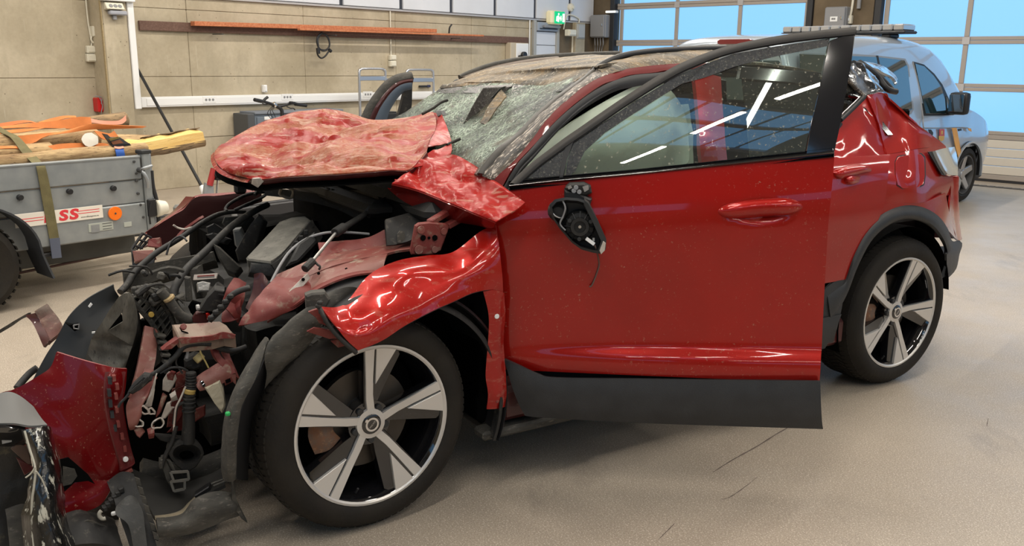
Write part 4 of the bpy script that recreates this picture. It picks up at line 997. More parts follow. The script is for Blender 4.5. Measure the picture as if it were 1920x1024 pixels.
# ================================================================== THE CRASHED CAR
HD = 0.5549; EU = V((math.cos(HD), math.sin(HD), 0)); EVv = V((-math.sin(HD), math.cos(HD), 0)); CO = V((-.439, 2.661, 0))
CM = basis(EU, EVv, UP, CO); CMI = CM.inverted()
EYE = CMI @ CAMP
def c(px, py, v=0.): return CMI @ hit(px, py, CO+EVv*v, EVv)          # car frame: x rearwards, y away from the camera side, z up
def cu(px, py, u): return CMI @ hit(px, py, CO+EU*u, EU)
def cz(px, py, z): return CMI @ hit(px, py, V((0, 0, z)), UP)
def cpl(px, py, p0, n):
    return CMI @ hit(px, py, CM @ V(p0), (CM.to_3x3() @ V(n)))
def cl_(pts): return [c(*p) for p in pts]
car = empty('crashed_car', mx=CM)
tag(car, 'badly crashed red car with crumpled hood, shattered windscreen and front door hanging open', 'car')
M['red'] = red_paint('red_clearcoat', speck=.55)
M['reddoor'] = red_paint('red_clearcoat_door', speck=.75)
M['redhood'] = red_paint('dusty_scraped_red', base=(.28, .007, .0022), dustcol=(.34, .155, .07), dust=.85, matte=True, scratch_glint=.7, speck=.3, crump=.45)
M['redfold'] = red_paint('scraped_red', dust=.15, matte=True, scratch_glint=.45, speck=.8, crump=.3)
M['redfender'] = red_paint('scuffed_red', dust=.12, scratch_glint=.14, speck=.9)
M['redinner'] = dirt_mat('dusty_inner_red', (.16, .020, .016), (.20, .042, .034), (.22, .13, .095), 7, (1, 1, 1), .55, bump=.15)
M['reddark'] = dirt_mat('dark_inner_red', (.07, .006, .006), (.045, .005, .005), (.08, .025, .02), 6, (1, 1, 1), .5, bump=.1, coat=.3)
M['pinkmetal'] = dirt_mat('scraped_pink_metal', (.24, .10, .08), (.20, .045, .036), (.32, .24, .18), 6, (1, 2, 1), .5, bump=.2)
M['baremetal'] = dirt_mat('bare_torn_metal', (.52, .48, .42), (.36, .30, .26), (.60, .56, .5), 8, (1, 1, 1), .4, bump=.2)
M['dirtyblack'] = dirt_mat('dirty_black_plastic', (.010, .010, .010), (.018, .0165, .0145), (.06, .053, .043), 8, (1, 1, 1), .65, bump=.2)
M['dustyblack'] = dirt_mat('dusty_black_plastic', (.035, .033, .028), (.065, .06, .05), (.125, .113, .094), 10, (1, 3, 3), .75, bump=.15)
M['dustcover'] = dirt_mat('dusty_grey_cover', (.105, .10, .085), (.16, .152, .13), (.07, .066, .058), 14, (1, 2, 1), .7, bump=.25)
M['enginedark'] = dirt_mat('dark_engine_parts', (.005, .005, .005), (.010, .010, .009), (.018, .017, .015), 9, (1, 1, 1), .6, bump=.3)  # near-black mottled colour for the engine parts
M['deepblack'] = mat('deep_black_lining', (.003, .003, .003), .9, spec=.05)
M['scrapedblack'] = dirt_mat('scraped_black_trim', (.010, .010, .010), (.09, .07, .05), (.55, .48, .40), 9, (.8, 5, 5), .4, (0, -.56, .2), bump=.5, along=True, hi=(.53, .60))
M['airbag'] = mat('pale_green_airbag', (.68, .79, .64), .8, var=.2, vscale=3, bump=.3, bscale=9)
M['headliner'] = mat('dark_lining', (.014, .014, .014), .8, spec=.2)

def roof_mat():
    m, b = newmat('muddy_roof'); n, l = nodes(m); tc = n.new('ShaderNodeTexCoord').outputs['Object']
    mp = mapping(n, l, tc, (.8, 2.4, 1), (0, 0, -.7), True)
    f1 = tex(n, l, 'Noise', 4, mp, 9, .65).outputs['Fac']; f2 = tex(n, l, 'Noise', 16, mapping(n, l, tc, (1, 3.4, 2), (0, 0, -.9), True), 9, .75).outputs['Fac']; f3 = tex(n, l, 'Noise', 70, tc, 5, .7).outputs['Fac']
    cc = mixrgb(n, l, ramp_out(n, l, f1, .40, .60), (.065, .055, .042), (.25, .175, .09))
    cc = mixrgb(n, l, ramp_out(n, l, f2, .50, .60), cc, (.12, .11, .09))
    cc = mixrgb(n, l, ramp_out(n, l, f2, .36, .46, (1, 1, 1), (0, 0, 0)), cc, (.035, .03, .026))
    f4 = tex(n, l, 'Noise', 7, mapping(n, l, tc, (.7, 6, 3), (0, 0, -1.0), True), 6, .65).outputs['Fac']
    cc = mixrgb(n, l, ramp_out(n, l, f4, .63, .69), cc, (.42, .38, .30))
    cc = mixrgb(n, l, ramp_out(n, l, f3, .585, .64), cc, (.46, .41, .32))
    l.new(cc, b.inputs['Base Color']); b.inputs['Roughness'].default_value = .6
    bp = n.new('ShaderNodeBump'); bp.inputs['Strength'].default_value = .5; bp.inputs['Distance'].default_value = .012; l.new(f2, bp.inputs['Height']); l.new(bp.outputs[0], b.inputs['Normal'])
    return m
M['roof'] = roof_mat()
def shatter_mat():
    m, b = newmat('shattered_windscreen'); n, l = nodes(m); tc = n.new('ShaderNodeTexCoord').outputs['Object']
    w1 = tex(n, l, 'Noise', 7, tc, 4).outputs['Color']
    add = n.new('ShaderNodeMixRGB'); add.blend_type = 'ADD'; add.inputs[0].default_value = .10; l.new(tc, add.inputs[1]); l.new(w1, add.inputs[2]); vv = add.outputs[0]
    def cracks(sc, th):
        v = n.new('ShaderNodeTexVoronoi'); v.feature = 'DISTANCE_TO_EDGE'; v.inputs['Scale'].default_value = sc; l.new(vv, v.inputs['Vector'])
        return ramp_out(n, l, v.outputs['Distance'], 0, th, (1, 1, 1), (0, 0, 0))
    c1, c2 = cracks(22, .07), cracks(62, .12)
    st = ramp_out(n, l, tex(n, l, 'Noise', 30, mapping(n, l, vv, (1, 1, 6), (.7, .2, .4)), 5, .7).outputs['Fac'], .53, .66)
    big = tex(n, l, 'Noise', 3.2, tc, 5, .6).outputs['Fac']
    mx = n.new('ShaderNodeMath'); mx.operation = 'MAXIMUM'; l.new(c1, mx.inputs[0]); l.new(c2, mx.inputs[1])
    m2 = n.new('ShaderNodeMath'); m2.operation = 'MAXIMUM'; l.new(mx.outputs[0], m2.inputs[0]); l.new(st, m2.inputs[1])
    bm_ = ramp_out(n, l, big, .36, .60, (.12, .12, .12), (1, 1, 1)); m3 = n.new('ShaderNodeMath'); m3.operation = 'MULTIPLY'; l.new(m2.outputs[0], m3.inputs[0]); l.new(bm_, m3.inputs[1])
    base = mixrgb(n, l, ramp_out(n, l, big, .38, .62), (.010, .014, .011), (.085, .115, .085))
    col = mixrgb(n, l, m3.outputs[0], base, (.44, .54, .42))
    dirt = ramp_out(n, l, tex(n, l, 'Noise', 5, tc, 8, .7).outputs['Fac'], .54, .64)
    col = mixrgb(n, l, dirt, col, (.12, .105, .075))
    l.new(col, b.inputs['Base Color']); b.inputs['Roughness'].default_value = .25
    al = n.new('ShaderNodeMapRange'); l.new(m2.outputs[0], al.inputs[0]); al.inputs[3].default_value = .72; al.inputs[4].default_value = 1; l.new(al.outputs[0], b.inputs['Alpha'])
    bp = n.new('ShaderNodeBump'); bp.inputs['Strength'].default_value = .5; bp.inputs['Distance'].default_value = .004; l.new(m2.outputs[0], bp.inputs['Height']); l.new(bp.outputs[0], b.inputs['Normal'])
    return m
M['shatter'] = shatter_mat()
def dirty_glass(name, tint, dust=.5, sc=60, refl=.10):
    m = bpy.data.materials.new(name); m.use_nodes = True; n, l = nodes(m); n.clear()
    out = n.new('ShaderNodeOutputMaterial'); tr_ = n.new('ShaderNodeBsdfTransparent'); tr_.inputs[0].default_value = (*tint, 1)
    gl = n.new('ShaderNodeBsdfGlossy'); gl.inputs['Roughness'].default_value = .01; gl.inputs[0].default_value = (1, 1, 1, 1)
    lw = n.new('ShaderNodeFresnel'); lw.inputs[0].default_value = 1.52
    mr = n.new('ShaderNodeMapRange'); l.new(lw.outputs[0], mr.inputs[0]); mr.inputs[3].default_value = refl; mr.inputs[4].default_value = 1.0
    mx = n.new('ShaderNodeMixShader'); l.new(mr.outputs[0], mx.inputs[0]); l.new(tr_.outputs[0], mx.inputs[1]); l.new(gl.outputs[0], mx.inputs[2])
    df = n.new('ShaderNodeBsdfDiffuse'); df.inputs[0].default_value = (.42, .40, .31, 1)
    tc = n.new('ShaderNodeTexCoord').outputs['Object']
    f = tex(n, l, 'Noise', sc, tc, 4, .7).outputs['Fac']; g = tex(n, l, 'Noise', 2.2, tc, 4, .6).outputs['Fac']
    a = ramp_out(n, l, f, .60, .68); b_ = ramp_out(n, l, g, .30, .62, (.25, .25, .25), (1, 1, 1))
    m1 = n.new('ShaderNodeMath'); m1.operation = 'MULTIPLY'; l.new(a, m1.inputs[0]); l.new(b_, m1.inputs[1])
    film = n.new('ShaderNodeMath'); film.operation = 'MULTIPLY_ADD'; l.new(m1.outputs[0], film.inputs[0]); film.inputs[1].default_value = dust; film.inputs[2].default_value = .03
    m2 = n.new('ShaderNodeMixShader'); l.new(film.outputs[0], m2.inputs[0]); l.new(mx.outputs[0], m2.inputs[1]); l.new(df.outputs[0], m2.inputs[2]); l.new(m2.outputs[0], out.inputs[0])
    return m
M['doorglass'] = dirty_glass('dirty_door_glass', (.62, .74, .68), .8, 70, .10)
M['rearglass'] = dirty_glass('dirty_rear_glass', (.20, .27, .25), .4, 70, .08)
M['frit'] = dirt_mat('dusty_black_glass', (.012, .012, .012), (.02, .02, .018), (.16, .15, .11), 40, (1, 1, 1), .25, bump=.1)

# ---------------------------------------------------------------- dark body core (keeps light out, carries the panels)
def cbox(name, a, b, m, parent=None, bev=.006): return box2(name, a, b, m, parent or car, None, bev)
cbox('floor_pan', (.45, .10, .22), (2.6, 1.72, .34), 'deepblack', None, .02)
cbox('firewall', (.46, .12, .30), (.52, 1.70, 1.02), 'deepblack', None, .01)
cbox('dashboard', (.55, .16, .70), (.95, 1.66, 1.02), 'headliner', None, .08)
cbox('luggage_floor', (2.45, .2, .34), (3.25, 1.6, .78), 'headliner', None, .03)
# ---------------------------------------------------------------- near-side rear door + quarter panel
def body_v(u, z):
    """lateral position of the near body side"""
    v = 0.
    if z > .98: v += (z-.98)*.42
    if z < .45: v += (.45-z)*.10
    if u > 2.72: v += .55*(u-2.72)**2
    return v-.012
def bs(px, py, off=0., it=12):
    """point of the near body side seen at this pixel"""
    v = 0.
    for _ in range(it): p = c(px, py, v); v = .5*v+.5*(body_v(p.x, p.z)+off)
    return c(px, py, v)
# rear door (mostly behind the open front door)
zs = [.42, .55, .72, .88, .965, 1.05]
ur = lambda z: 2.30+.06*(z-.4)
rows = []
rd_l = [bs(1661, 292), bs(1658, 330), bs(1650, 385), bs(1632, 425), bs(1610, 465), bs(1592, 520)]
rows = []
for p in rd_l:
    rows.append([V((u, body_v(u, p.z)-.004-.012*math.exp(-((p.z-.86)/.06)**2), p.z)) for u in (1.62, 1.80, 2.0)]+[p])
def swell(p, s, t): return 0.
rdoor = patch('rear_door', rows, 'red', car, 6, .02, ang=50)
patch('rear_door_cladding', [[V((u, body_v(u, .43)-.010, .43)) for u in (1.62, 1.8, 2.0, 2.12, 2.22)], [V((u, body_v(u, .38)-.016, .37)) for u in (1.62, 1.8, 2.0, 2.10, 2.19)], [V((u, body_v(u, .3)+.0, .28)) for u in (1.62, 1.8, 2.0, 2.08, 2.16)]], 'cladding', rdoor, 5, .02)
tube('window_ledge', [V((1.62, body_v(1.6, 1.06)-.012, 1.075)), V((1.9, body_v(1.9, 1.06)-.014, 1.08)), bs(1575, 232), ], .012, 'black', rdoor, k=3)
# upper red corner of the rear door between window and quarter
up_ = [[bs(1558, 308, -.003), bs(1585, 306, -.004), bs(1620, 304, -.004), bs(1660, 306, -.001)], [bs(1560, 290, -.003), bs(1585, 285, -.003), bs(1620, 282, -.003), bs(1661, 291)], [bs(1566, 255), bs(1590, 240), bs(1622, 232), bs(1652, 262, .012)], [bs(1576, 226), bs(1593, 208), bs(1608, 196), bs(1640, 222)], [bs(1600, 205), bs(1610, 190), bs(1617, 183), bs(1622, 180)]]
patch('rear_door_upper', up_, 'red', rdoor, 6, .012, .003, 8)
# handle
def handle(name, pts_top, pts_bot, m, parent, pf, base=None):
    """grip between two pixel rows; pf(px,py,off) gives the surface point"""
    n = len(pts_top); rows = []
    for t in range(9):
        a = t/8*math.pi; o = .030*math.sin(a)+.004; f = .5-.5*math.cos(a)
        rows.append([pf(pts_top[i][0]+(pts_bot[i][0]-pts_top[i][0])*f, pts_top[i][1]+(pts_bot[i][1]-pts_top[i][1])*f, o*(1 if 0 < i < n-1 else .25)) for i in range(n)])
    return patch(name, rows, m, parent, 4, .006, kv=2, ang=60)
def bsf(px, py, off): return bs(px, py, -off-.012)
plate('handle_recess_shade', [bs(x, y, -.014) for x, y in ((1560, 323), (1572, 314), (1600, 310), (1628, 312), (1632, 320), (1622, 330), (1598, 337), (1575, 336))], V((0, .004, 0)), 'reddark', rdoor, .001)  # flat plate, the shade of the recess is put into its dark red
handle('door_handle', [(1560, 323), (1575, 316), (1600, 311), (1622, 311), (1632, 317)], [(1561, 326), (1577, 334), (1600, 328), (1622, 322), (1631, 321)], 'red', rdoor, bsf)
handle('handle_lock', [(1579, 331), (1595, 330), (1611, 331)], [(1585, 342), (1597, 344), (1608, 341)], 'red', rdoor, bsf)
# quarter panel: grid from the front seam round the tail corner
def qp(px, py, off=0.): return bs(px, py, off)
tail = lambda z, e=0.: [V((3.30+e, .36, z)), V((3.42+e, .62, z)), V((3.46+e, .93, z))]
qrows = [
 [qp(1622, 180), qp(1637, 176), qp(1650, 173), qp(1660, 176)],
 [qp(1640, 222), qp(1655, 205, .02), qp(1675, 196, .03), qp(1690, 203)],
 [qp(1652, 262, .012), qp(1675, 248, .025), qp(1700, 232, .02), qp(1722, 234)],
 [qp(1661, 291), qp(1690, 286), qp(1720, 280), qp(1770, 275, .01)],
]
patch('quarter_panel', qrows, 'red', car, 7, .008, .004, 10, ang=55)
q2 = [
 [qp(1661, 291), qp(1690, 286), qp(1720, 280), qp(1770, 275, .01)],
 [qp(1660, 315), qp(1692, 318), qp(1725, 315), qp(1780, 305)],
 [qp(1658, 345), qp(1690, 350), qp(1722, 348), qp(1784, 335)],
 [qp(1655, 383), qp(1690, 380), qp(1728, 379), qp(1786, 362)],
]
qpan = patch('quarter_panel', q2, 'red', car, 7, .008, ang=50)
q3 = [
 [qp(1780, 330), qp(1784, 332), qp(1787, 332), V((3.06, .32, .93))],
 [qp(1780, 362), qp(1784, 362), qp(1788, 360), V((3.10, .33, .86))],
 [qp(1778, 400), qp(1785, 398), qp(1789, 396), V((3.14, .33, .78))],
 [qp(1792, 450), qp(1793, 449), qp(1794, 448), V((3.16, .32, .64))],
]
patch('quarter_panel', q3, 'red', car, 6, .008, .004, 9)
patch('quarter_panel', [[qp(1655, 383), qp(1690, 380), qp(1728, 379), qp(1760, 366), qp(1770, 362)], [qp(1640, 415), qp(1690, 391), qp(1740, 398), qp(1765, 412), qp(1778, 402)], [qp(1598, 475), qp(1640, 418), qp(1742, 400), qp(1772, 430), qp(1793, 452)]], 'red', car, 6, .008)
patch('quarter_panel', [[qp(1650, 385), qp(1632, 425), qp(1610, 465), qp(1592, 520)], [qp(1655, 384), qp(1638, 420), qp(1605, 475), qp(1585, 528)]], 'red', car, 4, .008)
# fuel flap
fl = [(1683, 293), (1700, 289), (1728, 287), (1735, 294), (1736, 330), (1733, 347), (1722, 353), (1692, 355), (1682, 348), (1678, 330), (1678, 303)]
plate('fuel_flap_gap', [qp(x, y, -.010) for x, y in fl], V((0, .002, 0)), 'black', qpan, 0)
cx_, cy_ = 1707, 322
ff = plate('fuel_flap', [qp(cx_+(x-cx_)*.94, cy_+(y-cy_)*.94, -.0125) for x, y in fl], V((0, .004, 0)), 'red', qpan, .001)
# tail lamp
tl = patch('tail_lamp', [[qp(1746, 285, -.006), qp(1762, 281, -.008), qp(1782, 278, -.008)], [qp(1752, 298, -.006), qp(1768, 296, -.01), qp(1786, 293, -.01)], [qp(1760, 314, -.006), qp(1774, 316, -.01), qp(1788, 314, -.01)], [qp(1768, 328, -.004), qp(1778, 330, -.006), qp(1788, 331, -.006)]], mat('clear_tail_lens', (.62, .66, .66), .08, coat=1, metal=.35), car, 4, .02)
plate('lamp_trim', [qp(x, y, -.012) for x, y in ((1741, 285), (1748, 284), (1770, 322), (1773, 330), (1766, 328))], V((0, .006, 0)), 'black', tl, 0)
tube('lamp_rim', [qp(x, y, -.016) for x, y in ((1752, 288), (1772, 283), (1783, 281), (1786, 300), (1786, 326), (1774, 326), (1764, 310))], .006, 'chrome', tl, k=3)
plate('lamp_reflector', [qp(x, y, -.018) for x, y in ((1768, 305), (1778, 303), (1783, 312), (1776, 316), (1769, 312))], V((0, .004, 0)), 'steeldark', tl, .001)
# rear wheel-arch cladding
arch_o = [(1540, 560), (1560, 525), (1585, 520), (1600, 478), (1625, 432), (1655, 404), (1690, 390), (1725, 392), (1755, 407), (1774, 430), (1780, 450), (1793, 452)]
outer = [(1548, 540), (1568, 526), (1583, 521), (1598, 478), (1620, 436), (1650, 405), (1688, 388), (1725, 389), (1756, 405), (1775, 430), (1783, 452), (1795, 451)]
inner = [(1556, 600), (1572, 575), (1588, 545), (1605, 500), (1630, 452), (1658, 424), (1690, 409), (1722, 411), (1748, 425), (1765, 447), (1773, 465), (1772, 480)]
rws = [[qp(x, y, -.004) for x, y in outer], [qp((a[0]+b[0])/2, (a[1]+b[1])/2, -.026) for a, b in zip(outer, inner)], [qp(x, y, -.022) for x, y in inner], [qp(x, y, .03) for x, y in inner]]
patch('arch_cladding', rws, 'cladding', car, 4, .006, kv=3, ang=50)
patch('arch_cladding', [[qp(1795, 451, -.004), qp(1795, 462, -.004), V((3.12, .30, .60))], [qp(1773, 470, -.02), qp(1792, 478, -.01), V((3.12, .31, .5))], [qp(1771, 495, -.02), qp(1785, 505, -.01), V((3.10, .31, .43))], [qp(1762, 522, -.01), qp(1768, 520, -.005), V((3.05, .33, .38))]], 'cladding', car, 4, .01)
patch('mud_flap', [[qp(1540, 545, -.006), qp(1560, 528, -.01), qp(1582, 524, -.012)], [qp(1537, 585, -.01), qp(1558, 578, -.015), qp(1575, 572, -.015)], [qp(1535, 615, -.008), qp(1550, 618, -.012), qp(1566, 612, -.012)], [qp(1536, 636, 0), qp(1545, 640, -.002), qp(1558, 640, -.002)]], 'cladding', car, 4, .012)
# inner arch (dark) behind the rear wheel and tail filler
def arch_liner(u0, r, v0, v1, a0, a1, m, zc=.36, name='arch_liner', n=24):
    vs, fs = [], []
    for i in range(n+1):
        a = R(a0+(a1-a0)*i/n)
        for v in (v0, v1): vs.append(V((u0+r*math.cos(a), v, zc+r*math.sin(a))))
        vs.append(V((u0+.05*math.cos(a), v1, zc+.05*math.sin(a))))
    for i in range(n): k = i*3; fs += [(k, k+1, k+4, k+3), (k+1, k+2, k+5, k+4)]
    return autosmooth(mesh(name, vs, fs, m, car), 40)
arch_liner(2.702, .415, .02, .34, 8, 200, 'deepblack')
cbox('arch_filler', (3.04, .12, .46), (3.10, .5, .84), 'deepblack', None, .01); cbox('tail_panel', (3.12, .34, .40), (3.42, 1.5, .98), 'red', None, .08); cbox('rear_bumper', (3.12, .50, .40), (3.45, 1.45, .56), 'cladding', None, .08)
# rear header / hatch remains, spoiler
M['crumpgloss'] = mat('crumpled_black_gloss', (.008, .008, .009), .1, coat=1, bump=.9, bscale=14)
sp_ = patch('rear_pillar', [[c(1588, 122, .32), c(1600, 119, .34), c(1618, 125, .38), c(1640, 142, .42)], [c(1590, 140, .26), c(1605, 140, .28), c(1628, 150, .30), c(1648, 158, .34)], [c(1590, 160, .2), c(1606, 165, .2), c(1632, 172, .24), c(1655, 172, .28)], [c(1592, 178, .14), c(1610, 184, .14), c(1622, 182, .14), c(1658, 176, .2)]], 'crumpgloss', car, 6, .01, .012, 12, True)
so = patch('roof_spoiler', [[c(1606, 121, .5), c(1640, 128, .58), c(1672, 145, .62), c(1681, 158, .6)], [c(1612, 117, .62), c(1648, 124, .78), c(1676, 143, .8), c(1682, 156, .76)], [c(1612, 115, .9), c(1650, 121, 1.1), c(1678, 142, 1.1), c(1683, 154, 1.0)]], mat('silver_grey_spoiler', (.26, .30, .34), .15, metal=.4, coat=1), car, 6, .012, .006, 9)
tube('spoiler_edge', [c(1600, 119, .42), c(1622, 126, .46), c(1645, 144, .48), c(1662, 166, .44), c(1680, 172, .44)], .016, 'black', car, k=4)
tube('spoiler_edge', [c(1612, 117, .5), c(1632, 130, .52), c(1655, 150, .52), c(1672, 168, .5)], .014, 'black', car, k=4)
# quarter window strips between door frame and pillar
plate('quarter_glass', [c(x, y, .16) for x, y in ((1586, 150), (1590, 150), (1617, 178), (1612, 186), (1590, 203), (1578, 215))], V((0, .005, 0)), 'frit', car, 0)
tube('window_trim', [c(1588, 148, .15), c(1603, 164, .15), c(1618, 179, .14)], .010, 'scrapedblack', car, k=2)
tube('window_trim', [c(1620, 182, .11), c(1598, 204, .10), c(1576, 225, .08)], .011, 'black', car, k=2)
tube('window_trim', [c(1612, 182, .12), c(1592, 201, .11), c(1576, 216, .1)], .004, 'chrome', car, k=2)
# ---------------------------------------------------------------- pillars and roof
# A-pillar layers, each swept between two lines given as (px, py, v)
ap_in = [(928, 330, .13), (955, 303, .15), (1000, 258, .19), (1050, 208, .24), (1098, 162, .30), (1122, 135, .35)]
def strip2(name, A, B, m, bulge=0., parent=None, k=5, thick=.006, **kw):
    ra, rb = cl_(A), cl_(B); md = [(p+q)/2 + V((0, -bulge, bulge*.5)) for p, q in zip(ra, rb)]
    return patch(name, [ra, md, rb], m, parent or car, k, thick, kv=3, **kw)
pa = [(896, 326, .14), (903, 315, .145), (929, 283, .16), (964, 257, .19), (998, 222, .22), (1040, 185, .26), (1080, 156, .31), (1111, 131, .36)]
pb = [(908, 328, .13), (915, 317, .135), (943, 286, .15), (980, 251, .18), (1014, 217, .21), (1054, 183, .25), (1091, 154, .30), (1115, 135, .35)]
strip2('pillar_strip', pa, pb, mat('grey_brown_strip', (.060, .053, .045), .5, var=.4, vscale=20), .003)
pb2 = [(906, 332, .13), (915, 317, .135), (943, 286, .15), (980, 251, .18), (1014, 217, .21), (1054, 183, .25), (1091, 154, .30), (1120, 133, .36)]
pc = [(926, 346, .09), (932, 333, .09), (964, 304, .10), (993, 270, .12), (1030, 222, .15), (1069, 185, .20), (1111, 154, .25), (1152, 138, .29)]
strip2('a_pillar', pb2, pc, 'scrapedblack', .012, amp=.004, freq=26)
pd0 = pc[:-1]+[(1148, 139, .285), (1180, 131, .295), (1235, 124, .305), (1282, 121, .31), (1345, 119, .315)]
pd = [(940, 354, .06), (945, 346, .06), (967, 312, .07), (1006, 270, .09), (1043, 228, .12), (1083, 193, .16), (1127, 162, .21), (1155, 152, .24), (1180, 143, .255), (1227, 138, .265), (1260, 133, .27), (1345, 130, .28)]
strip2('door_opening_flange', pd0, pd, red_paint('deep_red', matte=True, base=(.12, .0035, .004), speck=.2), .002)
pe = [(958, 362, .06), (974, 318, .06), (1001, 288, .07), (1028, 260, .085), (1051, 238, .10), (1096, 201, .15), (1148, 172, .20), (1180, 164, .22), (1230, 155, .24), (1285, 146, .25), (1345, 142, .27)]
ps_ = [(944, 352, .05), (967, 312, .055), (990, 287, .065), (1012, 262, .08), (1043, 228, .10), (1083, 193, .14), (1130, 162, .19), (1180, 144, .235), (1227, 139, .25), (1280, 133, .255), (1345, 131, .27)]
strip2('door_seal', ps_, pe, 'seal', .006)
tube('door_seal_lip', cl_([(a[0]+7, a[1]+9, a[2]-.005) for a in ps_]), .007, 'black', car, k=4)
# roof skin: header -> crest -> rear
hdr = [c(830, 162, 1.5), c(880, 156, 1.28), c(950, 154, .98), c(1020, 156, .66), c(1108, 137, .35)]
r1 = [c(855, 150, 1.52), c(905, 142, 1.3), c(975, 138, 1.0), c(1045, 136, .70), c(1116, 128, .37)]
r2 = [cu(905, 132, 1.26), cu(955, 127, 1.24), cu(1015, 123, 1.22), cu(1075, 121, 1.2), cu(1138, 122, 1.14)]
r3 = [V((1.62, 1.50, 1.515)), V((1.62, 1.25, 1.535)), V((1.60, .98, 1.54)), V((1.55, .68, 1.54)), V((1.50, .42, 1.525))]
r4 = [V((2.2, 1.46, 1.52)), V((2.2, 1.22, 1.53)), V((2.2, .95, 1.535)), V((2.15, .68, 1.53)), V((2.1, .45, 1.52))]
r5 = [V((2.85, 1.40, 1.45)), V((2.87, 1.2, 1.455)), V((2.88, .95, 1.46)), V((2.86, .70, 1.455)), V((2.84, .50, 1.44))]
patch('roof_panel', [hdr, r1, r2, r3, r4, r5], 'roof', car, 8, .012, .010, 5, False, ang=60)
strip2('roof_side', [(1118, 131, .36), (1150, 117, .385), (1200, 106, .40), (1270, 98, .42), (1345, 95, .43)], [(1128, 148, .275), (1160, 136, .285), (1205, 128, .30), (1275, 121, .31), (1345, 118, .315)], 'roof', .012, amp=.004, freq=20)
for nm, pts in (('roof_rail', [(1112, 134, .37), (1135, 118, .395), (1172, 104, .41), (1230, 96, .42), (1300, 92, .43), (1360, 90, .44)]),):
    tube(nm, cl_(pts), .014, 'black', car)
tube('roof_rail', [c(862, 146, 1.5), c(890, 134, 1.5), c(930, 121, 1.5), c(985, 111, 1.5), c(1040, 106, 1.49), c(1100, 103, 1.48), c(1160, 101, 1.47)], .016, 'dustyblack', car)
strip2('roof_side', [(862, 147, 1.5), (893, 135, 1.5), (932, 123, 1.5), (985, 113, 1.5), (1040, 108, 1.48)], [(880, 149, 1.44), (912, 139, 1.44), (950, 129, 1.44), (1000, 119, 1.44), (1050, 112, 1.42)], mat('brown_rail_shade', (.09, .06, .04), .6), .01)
# windscreen
ws = [[c(833, 162, 1.5), c(885, 157, 1.28), c(955, 155, .98), c(1025, 155, .66), c(1098, 145, .335)],
      [c(800, 186, 1.55), c(858, 188, 1.22), c(922, 190, .90), c(980, 191, .58), c(1036, 192, .255)],
      [c(765, 210, 1.6), c(820, 222, 1.2), c(875, 233, .86), c(926, 241, .52), c(976, 248, .20)],
      [c(720, 240, 1.66), c(775, 258, 1.2), c(825, 275, .84), c(872, 290, .48), c(920, 299, .16)],
      [c(700, 262, 1.66), c(755, 285, 1.2), c(805, 305, .84), c(850, 322, .48), c(897, 330, .14)]]
wsn = patch('windscreen', ws, 'shatter', car, 8, .006, .008, 6, ang=60)
strip2('windscreen_border', [(829, 165, 1.5), (883, 161, 1.27), (953, 160, .96), (1022, 160, .64), (1092, 149, .325)], [(815, 178, 1.52), (868, 176, 1.24), (935, 180, .92), (1000, 181, .60), (1058, 173, .28)], 'frit', .003, wsn, amp=.004, freq=25)
# header band, mirror housing behind the glass, debris and wipers on it
strip2('windscreen_header', [(831, 161, 1.5), (885, 155, 1.28), (955, 152, .98), (1022, 153, .66), (1104, 138, .35)], [(826, 166, 1.5), (880, 163, 1.27), (950, 165, .96), (1018, 166, .63), (1080, 155, .32)], 'roof', .008, amp=.006, freq=25)
plate('sensor_housing', [c(x, y, .88) for x, y in ((905, 165), (957, 163), (938, 185), (905, 215), (880, 236), (868, 232), (888, 195))], V((.03, .02, .01)), dirt_mat('cracked_dark_glass', (.05, .043, .04), (.10, .09, .08), (.30, .29, .26), 30, (1, 1, 1), .3, bump=.4), wsn, .003)
plate('mirror_stalk', [c(x, y, .72) for x, y in ((936, 166), (944, 162), (926, 182), (919, 185))], V((.02, .01, 0)), 'black', wsn, .002)
patch('debris_strip', [[c(940, 168, .72), c(915, 200, .70), c(900, 230, .68)], [c(950, 180, .68), c(930, 205, .66), c(912, 235, .64)]], 'roof', wsn, 5, .006, .006, 20)
def wiper(pts, r): tube('wiper_arm', [c(*p) for p in pts], r, 'rubber', car, k=4)
wiper([(792, 214, 1.1), (812, 203, 1.12), (828, 192, 1.14), (839, 188, 1.15)], .006)
wiper([(838, 272, .55), (850, 266, .58), (862, 261, .6)], .006)
cbox('cowl', (.30, .2, .95), (.62, 1.66, 1.03), 'enginedark', None, .03)
# shards of glass glinting
for i in range(26):
    x, y = random.uniform(845, 935), random.uniform(215, 260); v = .98-(x-845)/90*.35
    if random.random() < .6: x, y, v = random.gauss(866, 8), random.gauss(232, 7), .93
    p = c(x, y, v-.03); s = random.uniform(.004, .010); d = V((random.uniform(-1, 1), random.uniform(-1, 1), random.uniform(-1, 1)))*s
    plate('glass_shard', [p, p+d, p+V((d.y, d.z, d.x))], V((0, 0, .002)), 'baremetal' if i % 3 else 'white', wsn, 0)
